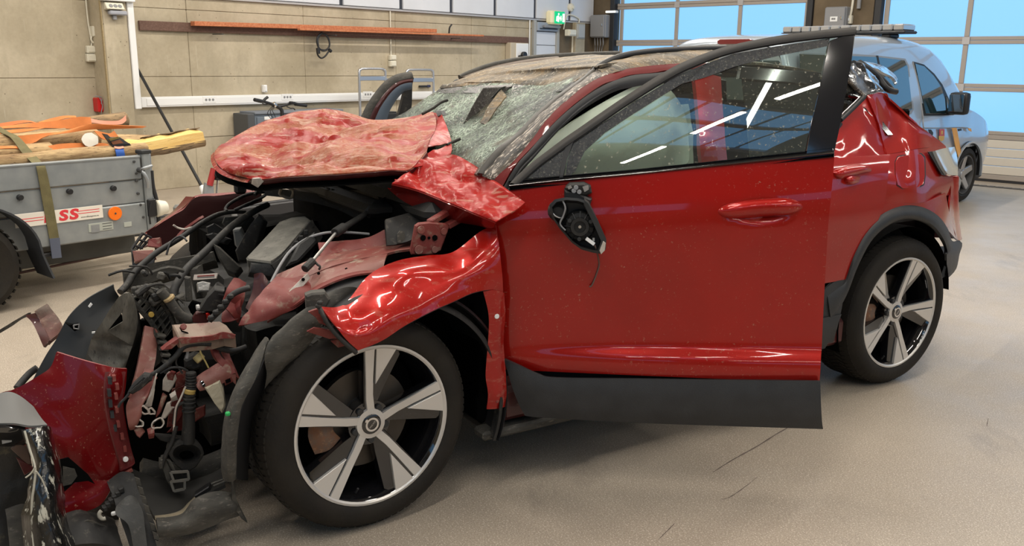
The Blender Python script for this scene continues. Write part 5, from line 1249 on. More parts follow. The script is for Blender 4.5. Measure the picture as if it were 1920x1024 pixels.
# ---------------------------------------------------------------- interior: airbags, seats, steering wheel, B-pillar
ab = patch('side_airbag', [[c(1235, 146, .27), c(1180, 166, .24), c(1112, 203, .18), c(1052, 246, .13), c(1000, 297, .10), c(980, 332, .09)], [c(1260, 172, .25), c(1215, 196, .22), c(1165, 235, .18), c(1110, 280, .15), c(1050, 320, .14), c(1010, 342, .13)], [c(1285, 215, .30), (c(1262, 240, .24)), c(1225, 270, .22), c(1170, 305, .22), c(1110, 335, .22), c(1050, 350, .24)], [c(1292, 300, .30), c(1280, 315, .26), c(1245, 330, .26), c(1190, 345, .26), c(1120, 355, .26), c(1060, 362, .26)]], 'airbag', car, 7, .02, .008, 9, ang=70)
patch('side_airbag', [[c(1290, 195, .36), c(1240, 200, .38), c(1200, 210, .42)], [c(1300, 250, .34), c(1250, 255, .36), c(1210, 262, .4)], [c(1300, 330, .36), c(1250, 330, .38), c(1210, 330, .42)]], 'airbag', car, 6, .03, .01, 8)
patch('b_pillar', [[c(1296, 145, .22), c(1318, 145, .21), c(1340, 150, .23)], [c(1302, 200, .15), c(1322, 200, .14), c(1343, 200, .16)], [c(1306, 250, .08), c(1326, 250, .07), c(1347, 250, .09)], [c(1310, 310, .03), c(1330, 310, .02), c(1352, 310, .04)], [V((1.52, .03, .6)), V((1.58, .02, .6)), V((1.64, .03, .6))], [V((1.50, .05, .34)), V((1.56, .04, .34)), V((1.62, .05, .34))]], 'red', car, 5, .03)
cbox('sill', (.50, .03, .25), (2.35, .16, .38), 'reddark', None, .02)
# dark inside lining closing the far side
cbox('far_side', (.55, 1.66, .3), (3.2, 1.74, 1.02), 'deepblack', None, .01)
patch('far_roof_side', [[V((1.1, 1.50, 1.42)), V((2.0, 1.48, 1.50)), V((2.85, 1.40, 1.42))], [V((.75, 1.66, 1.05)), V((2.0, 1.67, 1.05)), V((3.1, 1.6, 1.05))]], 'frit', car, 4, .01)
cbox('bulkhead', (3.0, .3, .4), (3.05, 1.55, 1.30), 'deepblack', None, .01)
def seat(x, y, nm):
    s = patch(nm, [[V((x-.28, y-.24, .50)), V((x-.28, y, .52)), V((x-.28, y+.24, .50))], [V((x, y-.25, .54)), V((x, y, .50)), V((x, y+.25, .54))], [V((x+.22, y-.25, .56)), V((x+.22, y, .50)), V((x+.22, y+.25, .56))], [V((x+.32, y-.24, .80)), V((x+.34, y, .82)), V((x+.32, y+.24, .80))], [V((x+.42, y-.20, 1.12)), V((x+.44, y, 1.14)), V((x+.42, y+.20, 1.12))]], 'headliner', car, 5, .11)
    box('headrest', V((x+.49, y, 1.25)), (.10, .27, .19), 'headliner', s, None, .04, 2)
    return s
seat(1.15, .50, 'front_seat'); seat(1.15, 1.30, 'front_seat'); seat(2.0, .52, 'rear_seat'); seat(2.0, 1.25, 'rear_seat')
stw = lathe('steering_wheel', [(.185+.014*math.cos(a), .014*math.sin(a)) for a in [2*math.pi*i/8 for i in range(8)]], 'black', car, basis(V((.35, 0, .93)).normalized(), V((.93, 0, -.35)).normalized()*-1, V((0, 1, 0)), V((.92, .5, 1.0))), 28, True)
patch('steering_airbag', [[V((.96, .32, 1.16)), V((.99, .5, 1.2)), V((.96, .68, 1.16))], [V((1.05, .30, 1.0)), V((1.12, .5, 1.0)), V((1.05, .7, 1.0))], [V((1.0, .33, .84)), V((1.05, .5, .80)), V((1.0, .67, .84))]], 'airbag', car, 6, .03, .012, 8)
# rear door glass behind the front door glass, with black trim
gl = plate('rear_door_glass', [V((1.68, body_v(1.7, 1.08)+.012, 1.08)), V((2.42, body_v(2.4, 1.1)+.012, 1.1)), V((2.5, body_v(2.5, 1.22)+.012, 1.22)), V((2.35, body_v(2.3, 1.42)+.012, 1.42)), V((1.75, body_v(1.75, 1.46)+.012, 1.46))], V((0, .005, 0)), 'rearglass', rdoor, 0)
plate('rear_window_frame', [V((1.72, body_v(1.75, 1.45), 1.45)), V((1.75, body_v(1.75, 1.50), 1.50)), V((2.4, body_v(2.4, 1.47), 1.47)), V((2.62, body_v(2.6, 1.2), 1.2)), V((2.58, body_v(2.5, 1.2), 1.2)), V((2.36, body_v(2.4, 1.42), 1.42))], V((0, .02, 0)), 'blackgloss', rdoor, .002)
# ================================================================== WHEELS
M['machined'] = mat('machined_alloy', (.62, .60, .57), .32, metal=.45)
M['disc'] = mat('brake_disc', (.10, .085, .07), .45, metal=.6, var=.3, vscale=12); M['rust'] = dirt_mat('rusty_caliper', (.20, .085, .04), (.13, .10, .08), (.30, .17, .09), 16, (1, 1, 1), .7)
def car_wheel(u, v, steer, ang, label):
    """20-inch wheel; local y points outwards (towards the camera)"""
    rot = Matrix.Rotation(steer, 4, 'Z')
    mx = Matrix.Translation((u, v, .36)) @ rot @ basis(V((1, 0, 0)), V((0, -1, 0)), V((0, 0, 1)))
    wh = empty('wheel'); wh.parent = car; wh.matrix_local = mx; wh['label'] = label
    I = Matrix()
    ty = lathe('tyre', [(.268, -.002), (.275, .006), (.292, .012), (.318, .012), (.336, .002), (.347, -.014), (.353, -.022), (.360, -.040), (.362, -.12), (.360, -.20), (.352, -.222), (.335, -.238), (.30, -.248), (.268, -.235)], 'rubber', wh, I, 72)
    # tread blocks: three rows round the circumference, sipes and grooves left open, joined in one mesh
    vs, fs = [], []
    def blk(a, y0, y1, sk, da, h):
        i0 = len(vs)
        for rr, g in ((.357, 0), (.357+h, .12)):
            for aa, yy in ((a-da*(1-g), y0), (a+da*(1-g), y0), (a+da*(1-g)+sk, y1), (a-da*(1-g)+sk, y1)):
                r_ = rr-(.009 if yy > -.036 else 0); vs.append((r_*math.cos(aa), yy, r_*math.sin(aa)))
        for f in ((4, 5, 6, 7), (0, 1, 5, 4), (1, 2, 6, 5), (2, 3, 7, 6), (3, 0, 4, 7)): fs.append(tuple(i0+x for x in f))
    N = 84
    for k in range(N):
        a = 2*math.pi*k/N; da = math.pi/N*.80
        blk(a, -.022, -.066, .03, da, .008); blk(a+.02, -.070, -.105, -.045, da, .008); blk(a, -.110, -.152, .045, da, .008); blk(a+.02, -.157, -.19, -.045, da, .008); blk(a, -.194, -.228, .03, da, .008)
    tr_ = mesh('tread', vs, fs, 'rubber', ty); tr_['kind'] = 'stuff'
    lathe('rim_barrel', [(.270, .002), (.262, .002), (.255, -.006), (.250, -.02), (.238, -.05), (.232, -.12), (.225, -.20), (.268, -.235)], 'blackgloss', wh, I, 48)
    lathe('rim_lip', [(.262, -.004), (.2705, -.002), (.2705, .005), (.2635, .006), (.2575, .001), (.262, -.004)], 'machined', wh, I, 72)
    def P(r, a, y, t=0.): return V((r*math.cos(a)-t*math.sin(a), y, r*math.sin(a)+t*math.cos(a)))
    sgn = 1
    for k in range(5):
        a = ang+2*math.pi*k/5
        D = lambda x: R(x)
        # the black spoke body, wide at the rim, with the two machined faces on it
        body = [P(.058, a, -.030, .020), P(.13, a, -.022, .018), P(.258, a+D(4.5), -.006), P(.259, a-D(4), -.005), P(.259, a-D(14), -.005), P(.258, a-D(25), -.012), P(.245, a-D(29), -.02), P(.11, a-D(28), -.036, .0), P(.056, a-D(30), -.036)]
        sp = plate('spoke', body, V((0, -.035, 0)), 'blackgloss', wh, .003)
        arm = [P(.046, a+D(12), -.022), P(.085, a, -.019, .0125), P(.15, a, -.012, .0125), P(.2595, a+D(3.6), .002), P(.2605, a-D(.5), .002), P(.2600, a-D(4.1), .002), P(.16, a-D(1.2), -.012, -.010), P(.10, a, -.018, -.012), P(.046, a-D(22), -.022)]
        plate('machined_arm', arm, V((0, -.012, 0)), 'machined', sp, .001)
        wed = [P(.2600, a-D(5.6), .002), P(.2605, a-D(13), .002), P(.2595, a-D(21.5), .001), P(.135, a-D(5.8), -.014, -.008)]
        plate('machined_wedge', wed, V((0, -.012, 0)), 'machined', sp, .001)
        cyl('lug_bolt', P(.0565, a-D(36), -.040), P(.0565, a-D(36), -.022), .0115, 'darkgrey', wh, 10)
    lathe('hub', [(0, -.03), (.075, -.032), (.078, -.07), (0, -.07)], 'blackgloss', wh, I, 24)
    lathe('machined_hub', [(.033, -.018), (.050, -.021), (.052, -.03), (.033, -.03)], 'machined', wh, I, 24)
    cp = lathe('centre_cap', [(0, -.012), (.028, -.013), (.034, -.017), (.034, -.03), (0, -.03)], 'blackgloss', wh, I, 24)
    lathe('cap_ring', [(.017, -.0115), (.0235, -.0112), (.0235, -.0135), (.017, -.0135)], 'chrome', cp, I, 24)
    plate('cap_arrow', [P(.020, R(140), -.0105, -.003), P(.020, R(140), -.0105, .003), P(.0285, R(140), -.0105, .006), P(.031, R(140), -.0105, 0), P(.0285, R(140), -.0105, -.006)], V((0, -.002, 0)), 'chrome', cp, 0)
    text('cap_letters', 'VOLVO', .0085, Matrix.Translation((0, -.0105, 0)) @ Matrix.Rotation(R(-45), 4, 'Y') @ basis(V((1, 0, 0)), V((0, 0, 1)), V((0, 1, 0))*1), 'chrome', cp, .0003)
    ds = lathe('brake_disc', [(.07, -.085), (.168, -.085), (.168, -.108), (.07, -.108), (.07, -.085)], 'disc', wh, I, 40)
    lathe('disc_hat', [(0, -.055), (.075, -.055), (.078, -.09), (0, -.09)], 'steeldark', ds, I, 24)
    ca = patch('brake_caliper', [[P(.10, R(165), -.06), P(.12, R(180), -.05), P(.10, R(205), -.06)], [P(.15, R(160), -.05), P(.155, R(182), -.045), P(.15, R(207), -.05)], [P(.195, R(165), -.06), P(.20, R(183), -.06), P(.195, R(203), -.06)]], 'rust', wh, 4, .06)
    tube('valve', [P(.238, R(-104), -.03), P(.22, R(-104), -.02)], .004, 'black', wh, k=1)
    lathe('backing', [(0, -.13), (.225, -.14), (.23, -.2), (0, -.2)], 'deepblack', wh, I, 24)
    return wh
FW = car_wheel(0., .0, R(3.5), R(92), 'front wheel')
RW = car_wheel(2.702, .0, 0., R(75), 'rear wheel')
for u in (0., 2.702):
    c0 = V((u, 1.80, .36)); fw = lathe('far_wheel', [(.05, 0), (.26, 0), (.30, .012), (.345, -.01), (.36, -.05), (.36, -.2), (.34, -.23), (.05, -.2)], 'rubber', car, basis(V((1, 0, 0)), V((0, 1, 0)), V((0, 0, 1)), c0), 32)
    cyl('axle', V((u, .18, .36)), V((u, 1.66, .36)), .045, 'steeldark', car, 12)

# ================================================================== OPEN FRONT DOOR
DANG = R(35.3); dd = V((math.cos(DANG), -math.sin(DANG), 0)); nd = V((-math.sin(DANG), -math.cos(DANG), 0)); DP = V((.575, .0, 0))
def dr(px, py, w=0.): return cpl(px, py, DP+nd*w, nd)
fd = empty('front_door'); fd.parent = car; fd['label'] = 'front door hanging wide open'
def dx(t, y): return t
lft = [(955, 351), (938, 382), (926, 420), (925, 455), (926, 500), (933, 560), (939, 610), (943, 645), (946, 668), (949, 690)]
rgt = [(1562, 290), (1559, 330), (1555, 372), (1551, 410), (1547, 470), (1543, 545), (1540, 605), (1538, 650), (1536, 685), (1534, 714)]
ww = [-.022, -.006, .010, .014, .006, -.012, -.022, -.022, .010, .006]
rows = []
for (lx, ly), (rx, ry), w in zip(lft, rgt, ww):
    r_ = []
    for t in (0, .06, .2, .4, .6, .8, .94, 1):
        k = math.sin(math.pi*min(1, max(0, t)))
        w2 = w
        if w > 0 and ly > 640: w2 = w*min(1, t*2.2)-.018*(1-min(1, t*2.2))     # the lower ledge fades out towards the hinge
        r_.append(dr(lx+(rx-lx)*t, ly+(ry-ly)*t, w2+.012*k-.006))
    rows.append(r_)
hc = dr(1424, 396, .02)
def recess(p, s, t):
    q = p-hc; e = (q.dot(dd)/.105)**2+((q.z+.004)/.034)**2
    return -.022*max(0, 1-e)**.7 if e < 1 else 0
def recess_sign(p, s, t): return recess(p, s, t)
skin = patch('door_skin', rows, 'reddoor', fd, 7, .016, ang=50, kv=6, fn=None)
# which way the sheet normal points decides the recess sign
me = skin.data
nrm = me.polygons[0].normal
sg_ = 1
for v_ in me.vertices:
    o = recess(v_.co, 0, 0)
    if o: v_.co += nd*o
me.update()
# lower black cladding
cr = [dr(x, y, w) for x, y, w in ((948, 672, .0), (975, 684, .014), (1010, 700, .020), (1045, 707, .022), (1200, 709, .022), (1380, 711, .022), (1535, 713, .022))]
cm_ = [dr(x, y, w) for x, y, w in ((958, 705, .012), (985, 715, .024), (1015, 727, .030), (1050, 733, .032), (1200, 738, .032), (1380, 742, .032), (1536, 745, .032))]
c3 = [dr(x, y, w) for x, y, w in ((972, 745, .012), (1000, 751, .022), (1025, 757, .026), (1060, 761, .028), (1205, 768, .028), (1380, 773, .028), (1538, 776, .030))]
cb_ = [dr(x, y, w) for x, y, w in ((986, 774, .004), (1010, 776, .008), (1040, 777, .010), (1070, 779, .012), (1210, 786, .012), (1380, 792, .012), (1541, 797, .012))]
patch('door_cladding', [cr, cm_, c3, cb_], 'cladding', fd, 6, .02, ang=40)
# inner door body (closes the back of the door)
dmx = basis(dd, -nd, UP, DP+V((0, 0, 0)))
box2('inner_panel', (.03, .03, .36), (.99, .085, 1.02), 'headliner', fd, dmx, .02)
# grip
def drf(px, py, off): return dr(px, py, off+.012)
handle('door_handle', [(1342, 396), (1368, 384), (1424, 376), (1480, 375), (1503, 386)], [(1343, 400), (1368, 408), (1424, 404), (1480, 400), (1502, 391)], 'reddoor', fd, drf)
handle('handle_lock', [(1378, 404), (1404, 403), (1430, 403)], [(1388, 420), (1408, 423), (1428, 418)], 'reddoor', fd, lambda x, y, o: dr(x, y, o*.5+.004))
# window: plane tilted inwards above the belt line
bA, bB = dr(958, 346, -.014), dr(1562, 284, -.014)
bx = (bB-bA).normalized(); TL = R(21)
nw = (nd*math.cos(TL)+UP*math.sin(TL)); nw = (nw-bx*nw.dot(bx)).normalized()
def dw(px, py, off=0.): return cpl(px, py, bA+nw*off, nw)
def dwp(name, pts, m, off, t=.01, parent=None, bev=.002): return plate(name, [dw(x, y, off) for x, y in pts], -nw*t, m, parent or fd, bev)
glass = [(1010, 322), (1030, 300), (1075, 262), (1130, 222), (1200, 182), (1280, 144), (1370, 110), (1460, 86), (1565, 68), (1552, 130), (1535, 215), (1520, 292), (1400, 306), (1200, 326), (1062, 340)]
gb = [(1000, 346), (1100, 336), (1220, 323), (1340, 311), (1450, 299), (1540, 289)]; gt = [(1040, 298), (1100, 252), (1200, 185), (1312, 123), (1440, 90), (1566, 70)]
def pane_row(t): return [dw(a[0]+(b[0]-a[0])*t, a[1]+(b[1]-a[1])*t, -.004+.030*t*(1-t)*(b[0]-1000)/566) for a, b in zip(gb, gt)]
gpl = patch('window_pane', [pane_row(t) for t in (0, .25, .5, .75, 1)], 'doorglass', fd, 8, 0, kv=6)
gpl['label'] = 'dirty dusty side window glass'
# outer frame: upper swept rail
fo = [(958, 345), (978, 325), (1004, 303), (1029, 284), (1058, 262), (1087, 242), (1130, 212), (1173, 183), (1240, 141), (1291, 115), (1369, 88), (1486, 66), (1606, 53)]
fi = [(970, 346), (990, 329), (1013, 309), (1038, 291), (1067, 270), (1097, 250), (1140, 220), (1183, 191), (1249, 150), (1299, 125), (1375, 98), (1490, 77), (1602, 65)]
fr = patch('window_frame', [[dw(x, y, .004) for x, y in fo], [dw((a[0]+b[0])/2, (a[1]+b[1])/2, .008) for a, b in zip(fo, fi)], [dw(x, y, .006) for x, y in fi]], mat('worn_frame_black', (.040, .035, .030), .45, var=.3, vscale=25), fd, 5, .008)
patch('frame_inner', [[dw(x, y+3, -.006) for x, y in fo], [dw(x, y-1, -.03) for x, y in fi]], 'seal', fd, 5, .006)
tube('frame_gasket', [dw(x+1, y+1, .006) for x, y in fi], .0028, 'black', fd, k=3)
bl0 = [(955, 352), (1060, 341), (1200, 329), (1400, 308), (1564, 290)]; bl1 = [(958, 344), (1060, 333), (1200, 320), (1400, 299), (1565, 281)]
patch('belt_moulding', [[dr(x, y, -.004) for x, y in bl0], [dr(x, (y+z)/2, .008) for (x, y), (_, z) in zip(bl0, bl1)], [dr(x, y, -.010) for x, y in bl1]], 'blackgloss', fd, 6, .02)
pl_ = [(1556, 76), (1604, 58), (1596, 120), (1583, 190), (1572, 250), (1565, 283), (1511, 290), (1520, 240), (1534, 180), (1546, 120)]
dwp('rear_pillar_trim', pl_, mat('scratched_gloss_black', (.008, .008, .010), .07, coat=1), .010, .03)
# front quarter light with divider
dwp('quarter_light', [(982, 336), (1000, 315), (1030, 288), (1064, 261), (1070, 270), (1058, 300), (1050, 330)], 'frit', .004, .006, None, .001)
dwp('window_divider', [(1064, 258), (1074, 252), (1077, 262), (1062, 300), (1056, 333), (1048, 334), (1052, 305), (1064, 268)], 'seal', .010, .014)
# dusty black-printed border of the pane
dwp('pane_border', [(1076, 266), (1110, 244), (1190, 190), (1260, 148), (1330, 116), (1300, 144), (1244, 178), (1190, 212), (1134, 249), (1096, 284), (1078, 322), (1060, 334), (1064, 300)], 'frit', .0025, .002, None, 0)
dwp('pane_border', [(1322, 120), (1375, 101), (1460, 86), (1556, 72), (1552, 86), (1460, 104), (1380, 124), (1320, 146), (1282, 156), (1290, 144)], 'frit', .0025, .002, None, 0)
# broken mirror
mi = empty('broken_mirror'); mi.parent = fd
def dm(px, py, w): return dr(px, py, w)
mi.matrix_local = Matrix()
plate('mirror_foot', [dm(x, y, .05) for x, y in ((1060, 352), (1068, 345), (1095, 344), (1108, 350), (1110, 362), (1100, 368), (1085, 368), (1062, 358))], -nd*.05, 'dirtyblack', mi, .006)
plate('mirror_neck', [dm(x, y, .06) for x, y in ((1058, 356), (1075, 364), (1096, 368), (1110, 374), (1106, 388), (1080, 382), (1058, 372))], -nd*.05, 'black', mi, .006)
ho = [(1030, 385), (1040, 374), (1060, 370), (1085, 372), (1097, 376), (1105, 390), (1120, 420), (1135, 452), (1134, 468), (1126, 476), (1112, 474), (1090, 468), (1072, 455), (1050, 430), (1035, 408)]
hcn = (1078, 420)
def ring(f, w): return [dm(hcn[0]+(x-hcn[0])*f, hcn[1]+(y-hcn[1])*f, w) for x, y in ho]
def loop_patch(name, loops, m, parent):
    n = len(loops[0]); vs = [p for l in loops for p in l]; fs = []
    for i in range(len(loops)-1):
        for j in range(n): a, b = i*n+j, i*n+(j+1) % n; fs.append((a, b, b+n, a+n))
    fs.append(tuple(range((len(loops)-1)*n, len(loops)*n)))
    return autosmooth(mesh(name, vs, fs, m, parent), 40)
loop_patch('mirror_shell', [ring(.9, .02), ring(1.0, .07), ring(1.0, .115), ring(.90, .118), ring(.86, .09), ring(.8, .06)], 'black', mi)
plate('shell_lip', [dm(x, y, .118) for x, y in ((1096, 374), (1104, 380), (1122, 416), (1137, 450), (1136, 468), (1126, 474), (1120, 470), (1129, 452), (1112, 418), (1094, 384))], -nd*.03, 'darkgrey', mi, .003)
plate('scraped_corner', [dm(x, y, .121) for x, y in ((1124, 470), (1131, 452), (1136, 456), (1134, 470), (1127, 477))], -nd*.006, 'baremetal', mi, .001)
mc = dm(1087, 423, .075)
mb = basis(dd, nd, -UP.cross(nd).cross(nd) if False else UP, mc)
mo = lathe('mirror_motor', [(0, .02), (.018, .02), (.02, .03), (.030, .03), (.033, .022), (.045, .018), (.052, .005), (.052, -.03), (0, -.03)], 'dirtyblack', mi, mb, 24)
for k in range(12):
    a = 2*math.pi*k/12; p0 = mb @ V((.030*math.cos(a), .026, .030*math.sin(a))); p1 = mb @ V((.050*math.cos(a), .016, .050*math.sin(a))); tube('motor_rib', [p0, p1], .0025, 'black', mo, k=1, n=5)
for k in range(3):
    a = 2*math.pi*k/3+.5; q = mb @ V((.04*math.cos(a), .022, .04*math.sin(a))); cyl('motor_clip', q, q+nd*.012, .007, 'darkgrey', mo, 8)
cyl('motor_screw', mb @ V((0, .018, 0)), mb @ V((0, .026, 0)), .006, 'chrome', mo, 10)
lathe('adjuster_dome', [(0, .03), (.018, .028), (.030, .015), (.034, 0), (.034, -.02)], 'dirtyblack', mi, basis(dd, nd, UP, dm(1046, 396, .07)), 18)
q0, q1 = dm(1099, 447, .11), dm(1114, 458, .11)
tube('white_connector', [q0, q1], .008, 'white', mi, k=1, n=4); tube('connector_pin', [dm(1113, 446, .11), dm(1113, 452, .11)], .004, 'steel', mi, k=1)
tube('hanging_wire', [q1, dm(1118, 468, .1), dm(1122, 485, .05), dm(1123, 498, .03), dm(1118, 515, .024), dm(1112, 530, .022), (dm(1108, 537, .022)), dm(1105, 537, .022)], .0028, mat('wire_brown', (.13, .085, .07), .5), mi)
tube('wire', [dm(1055, 376, .11), dm(1060, 390, .115), dm(1056, 405, .11), dm(1050, 420, .11), dm(1060, 432, .11)], .003, 'greybox', mi)
tube('wire', [dm(1032, 388, .1), dm(1038, 402, .115), dm(1048, 408, .11), dm(1056, 408, .1)], .0025, 'brushed', mi)
plate('metal_tab', [dm(x, y, .06) for x, y in ((1064, 350), (1070, 347), (1073, 352), (1066, 355))], nd*.004, 'brushed', mi, .001); plate('metal_tab', [dm(x, y, .06) for x, y in ((1092, 350), (1103, 347), (1104, 355), (1096, 360))], nd*.004, 'brushed', mi, .001)
for x, y in ((1080, 352), (1086, 360), (1076, 358)):
    cyl('screw_boss', dm(x, y, .05), dm(x, y, .062), .008, 'greybox', mi, 10)
# ================================================================== FAR DOOR (open, seen over the hood)
fdr = empty('far_door'); fdr.parent = car; fdr['label'] = 'right-hand door standing open, seen over the hood'
FV = 2.25
def arcq(pts, dv=0.): return [c(x, y, FV+dv) for x, y in pts]
o_ = [(676, 232), (690, 203), (707, 178), (722, 161), (738, 150), (755, 145), (770, 143)]
i1 = [(684, 234), (698, 204), (714, 180), (728, 164), (743, 154), (757, 150), (769, 149)]
i2 = [(690, 236), (703, 206), (718, 183), (731, 168), (745, 158), (758, 154), (768, 153)]
i3 = [(716, 236), (722, 210), (732, 190), (742, 176), (750, 168), (758, 165), (766, 163)]
def band(nm, A, B, m, dv=0.): return patch(nm, [arcq(A, dv), [(p+q)/2+V((0, -.012, 0)) for p, q in zip(arcq(A, dv), arcq(B, dv))], arcq(B, dv)], m, fdr, 5, .03)
band('frame_outer', o_, i1, 'dustyblack'); band('frame_red_edge', i1, i2, 'reddark', -.004); band('frame_inner', i2, i3, mat('blue_grey_trim', (.10, .13, .17), .4), -.002)
patch('window_post', [arcq([(766, 144), (772, 146)]), arcq([(756, 166), (769, 160)]), arcq([(750, 190), (768, 195)]), arcq([(742, 220), (764, 230)])], 'dirtyblack', fdr, 5, .03)
plate('frame_tip', arcq([(758, 143), (770, 142), (770, 154), (762, 153)], -.02), V((0, .05, 0)), 'black', fdr, .003)
box('door_panel', c(705, 300, FV)+V((.0, .03, -.1)), (.75, .06, .50), 'headliner', fdr, None, .02)
cyl('door_hinge', V((.6, 1.7, .7)), c(705, 300, FV)+V((0, 0, -.1)), .03, 'steeldark', fdr, 8)
# ================================================================== HOOD
hood = empty('hood'); hood.parent = car; hood['label'] = 'crumpled dusty hood pushed up against the windscreen'
HR = [
 [(403, 285, 1.15), (440, 258, 1.35), (500, 228, 1.5), (560, 213, 1.5), (620, 207, 1.5), (660, 215, 1.48), (700, 226, 1.43), (760, 222, 1.36), (812, 211, 1.22)],
 [(402, 292, 1.10), (455, 274, 1.18), (520, 250, 1.25), (575, 238, 1.25), (625, 232, 1.25), (665, 241, 1.18), (710, 248, 1.12), (770, 240, 1.06), (818, 226, .98)],
 [(403, 300, 1.05), (465, 300, .95), (530, 285, .97), (590, 280, .92), (635, 268, .92), (680, 266, .86), (725, 266, .82), (782, 258, .78), (816, 246, .76)],
 [(412, 313, .96), (470, 319, .80), (535, 310, .76), (595, 304, .66), (645, 297, .63), (690, 291, .61), (735, 288, .56), (778, 283, .52), (806, 264, .56)],
 [(428, 324, .90), (480, 337, .74), (540, 332, .60), (600, 329, .50), (650, 326, .45), (690, 323, .41), (730, 320, .39), (770, 318, .36), (800, 285, .42)]]
rows = [cl_(r) for r in HR]
random.seed(3)
def crease(p, s, t):
    e = min(1, 8*min(s, 1-s, t*.8, (1-t)))
    al = p.x*.80-p.y*.60; ac = p.x*.60+p.y*.80             # folds run diagonally across the sheet
    a = 1-abs(noise.noise(V((al*2.2+2, ac*6.5, 1.3)))*2.1)
    b = 1-abs(noise.noise(V((al*5-4, ac*15, 4.1)))*2.1)
    d_ = 1-abs(noise.noise(V((al*11+8, ac*4, 7.7)))*2.1)
    return e*(.040*(a-.6)+.018*(b-.55)+.008*(d_-.5)+.003*noise.noise(p*40))
patch('hood_skin', rows, 'redhood', hood, 12, .004, ang=24, fn=crease)
# underside lip and frame of the hood
lip = [[c(x, y, v) for x, y, v in HR[4]], [c(x, y, v)+V((.01, .02, -.018)) for x, y, v in HR[4]], [c(x, y, v)+V((.02, .10, -.010)) for x, y, v in HR[4]]]
patch('hood_lip', lip, 'reddark', hood, 5, .003, .002, 20)
und = [[q+V((0, .02, -.04)) for q in rows[4]], [q+V((0, 0, -.06)) for q in rows[2]], [q+V((0, 0, -.05)) for q in rows[0]]]
patch('hood_underside', und, 'deepblack', hood, 4, .004)
# torn curl at the left tip with bare metal
plate('torn_tip', [c(x, y, v) for x, y, v in ((476, 335, .72), (488, 334, .70), (495, 340, .70), (484, 352, .72), (474, 346, .74))], V((.0, .02, 0)), 'baremetal', hood, .001)
patch('hood_edge_curl', [cl_([(402, 286, 1.15), (402, 296, 1.08), (410, 313, .97), (428, 325, .90), (455, 334, .82), (470, 337, .77)]), [q+V((-.012, 0, -.012)) for q in cl_([(402, 286, 1.15), (402, 296, 1.08), (410, 313, .97), (428, 325, .90), (455, 334, .82), (470, 337, .77)])]], 'redhood', hood, 4, .003)
# folded flap at the rear corner
fl1 = [[(812, 211, 1.22), (820, 212, 1.1), (829, 214, 1.0)], [(816, 232, .95), (826, 234, .88), (838, 238, .82)], [(806, 258, .62), (826, 258, .66), (846, 262, .68)], [(795, 276, .50), (820, 272, .56), (846, 268, .64)]]
patch('hood_flap', [cl_(r) for r in fl1], 'redfold', hood, 8, .004, .006, 14, True, ang=28)
plate('hood_hinge_block', cl_([(815, 207, 1.05), (826, 208, 1.0), (830, 216, .98), (820, 219, 1.0)]), V((.03, .02, 0)), 'black', hood, .003)
fl2 = [[(846, 266, .62), (838, 276, .56), (810, 285, .46), (792, 292, .42)], [(848, 284, .46), (832, 290, .44), (808, 298, .40), (785, 303, .38)], [(842, 292, .42), (824, 302, .38), (800, 312, .36), (774, 316, .36)]]
patch('hood_flap', [cl_(r) for r in fl2], 'redfold', hood, 7, .004, .010, 11, True, ang=28)
FR = [
 [(772, 317, .36), (800, 305, .40), (845, 291, .34), (880, 305, .24), (920, 333, .12), (985, 381, -.075)],
 [(760, 326, .36), (795, 318, .36), (845, 316, .28), (880, 334, .18), (915, 358, .08), (974, 391, -.075)],
 [(748, 336, .35), (790, 336, .32), (838, 346, .22), (872, 366, .12), (905, 384, .03), (956, 402, -.07)],
 [(735, 345, .35), (785, 358, .27), (835, 378, .16), (870, 392, .07), (895, 403, .0), (930, 417, -.06)]]
frows = [cl_(r) for r in FR]
def crease2(p, s, t):
    e = min(1, 7*min(s+.03, 1-s, t, 1-t)); a = 1-abs(noise.noise(V((p.x*9, p.y*6+1, p.z*9)))*2.2)
    return e*(.020*(a-.5)+.006*noise.noise(p*30))
patch('hood_corner', frows, 'redfold', hood, 9, .004, ang=26, fn=crease2)
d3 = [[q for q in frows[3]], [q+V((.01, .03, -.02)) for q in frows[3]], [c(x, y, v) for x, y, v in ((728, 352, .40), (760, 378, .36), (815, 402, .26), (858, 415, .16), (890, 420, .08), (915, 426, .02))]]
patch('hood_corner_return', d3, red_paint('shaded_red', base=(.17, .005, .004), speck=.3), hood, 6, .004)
tube('fold_seam', cl_([(740, 338, .36), (790, 345, .31), (840, 362, .21), (880, 384, .09), (918, 404, -.03)]), .004, 'redfold', hood, k=4)
# ================================================================== NEAR FENDER
fen = empty('front_fender'); fen.parent = car; fen['label'] = 'buckled front fender standing off above the wheel'
NF = [
 [(600, 577, -.06), (645, 574, .0), (690, 520, .06), (743, 492, .09), (800, 481, .09), (850, 474, .07), (900, 436, .06), (930, 422, .02)],
 [(612, 592, -.085), (655, 596, -.05), (700, 543, -.0), (757, 512, .0), (812, 502, .01), (860, 498, .0), (910, 470, .0), (935, 458, -.01)],
 [(630, 615, -.10), (672, 622, -.085), (722, 568, -.055), (775, 541, -.035), (826, 528, -.03), (872, 515, -.03), (917, 500, -.025), (938, 492, -.025)],
 [(650, 638, -.10), (698, 624, -.10), (745, 590, -.085), (795, 565, -.06), (840, 549, -.05), (880, 535, -.04), (920, 525, -.03), (941, 522, -.03)],
 [(670, 656, -.10), (715, 636, -.10), (762, 608, -.09), (808, 584, -.07), (850, 565, -.055), (886, 549, -.045), (920, 543, -.03), (942, 549, -.025)]]
nrows = [cl_(r) for r in NF]
def dent(p, s, t):
    q = c(690, 600, -.07); d = (p-q).length
    return -.024*math.exp(-(d/.07)**2)+.0015*noise.noise(p*9)
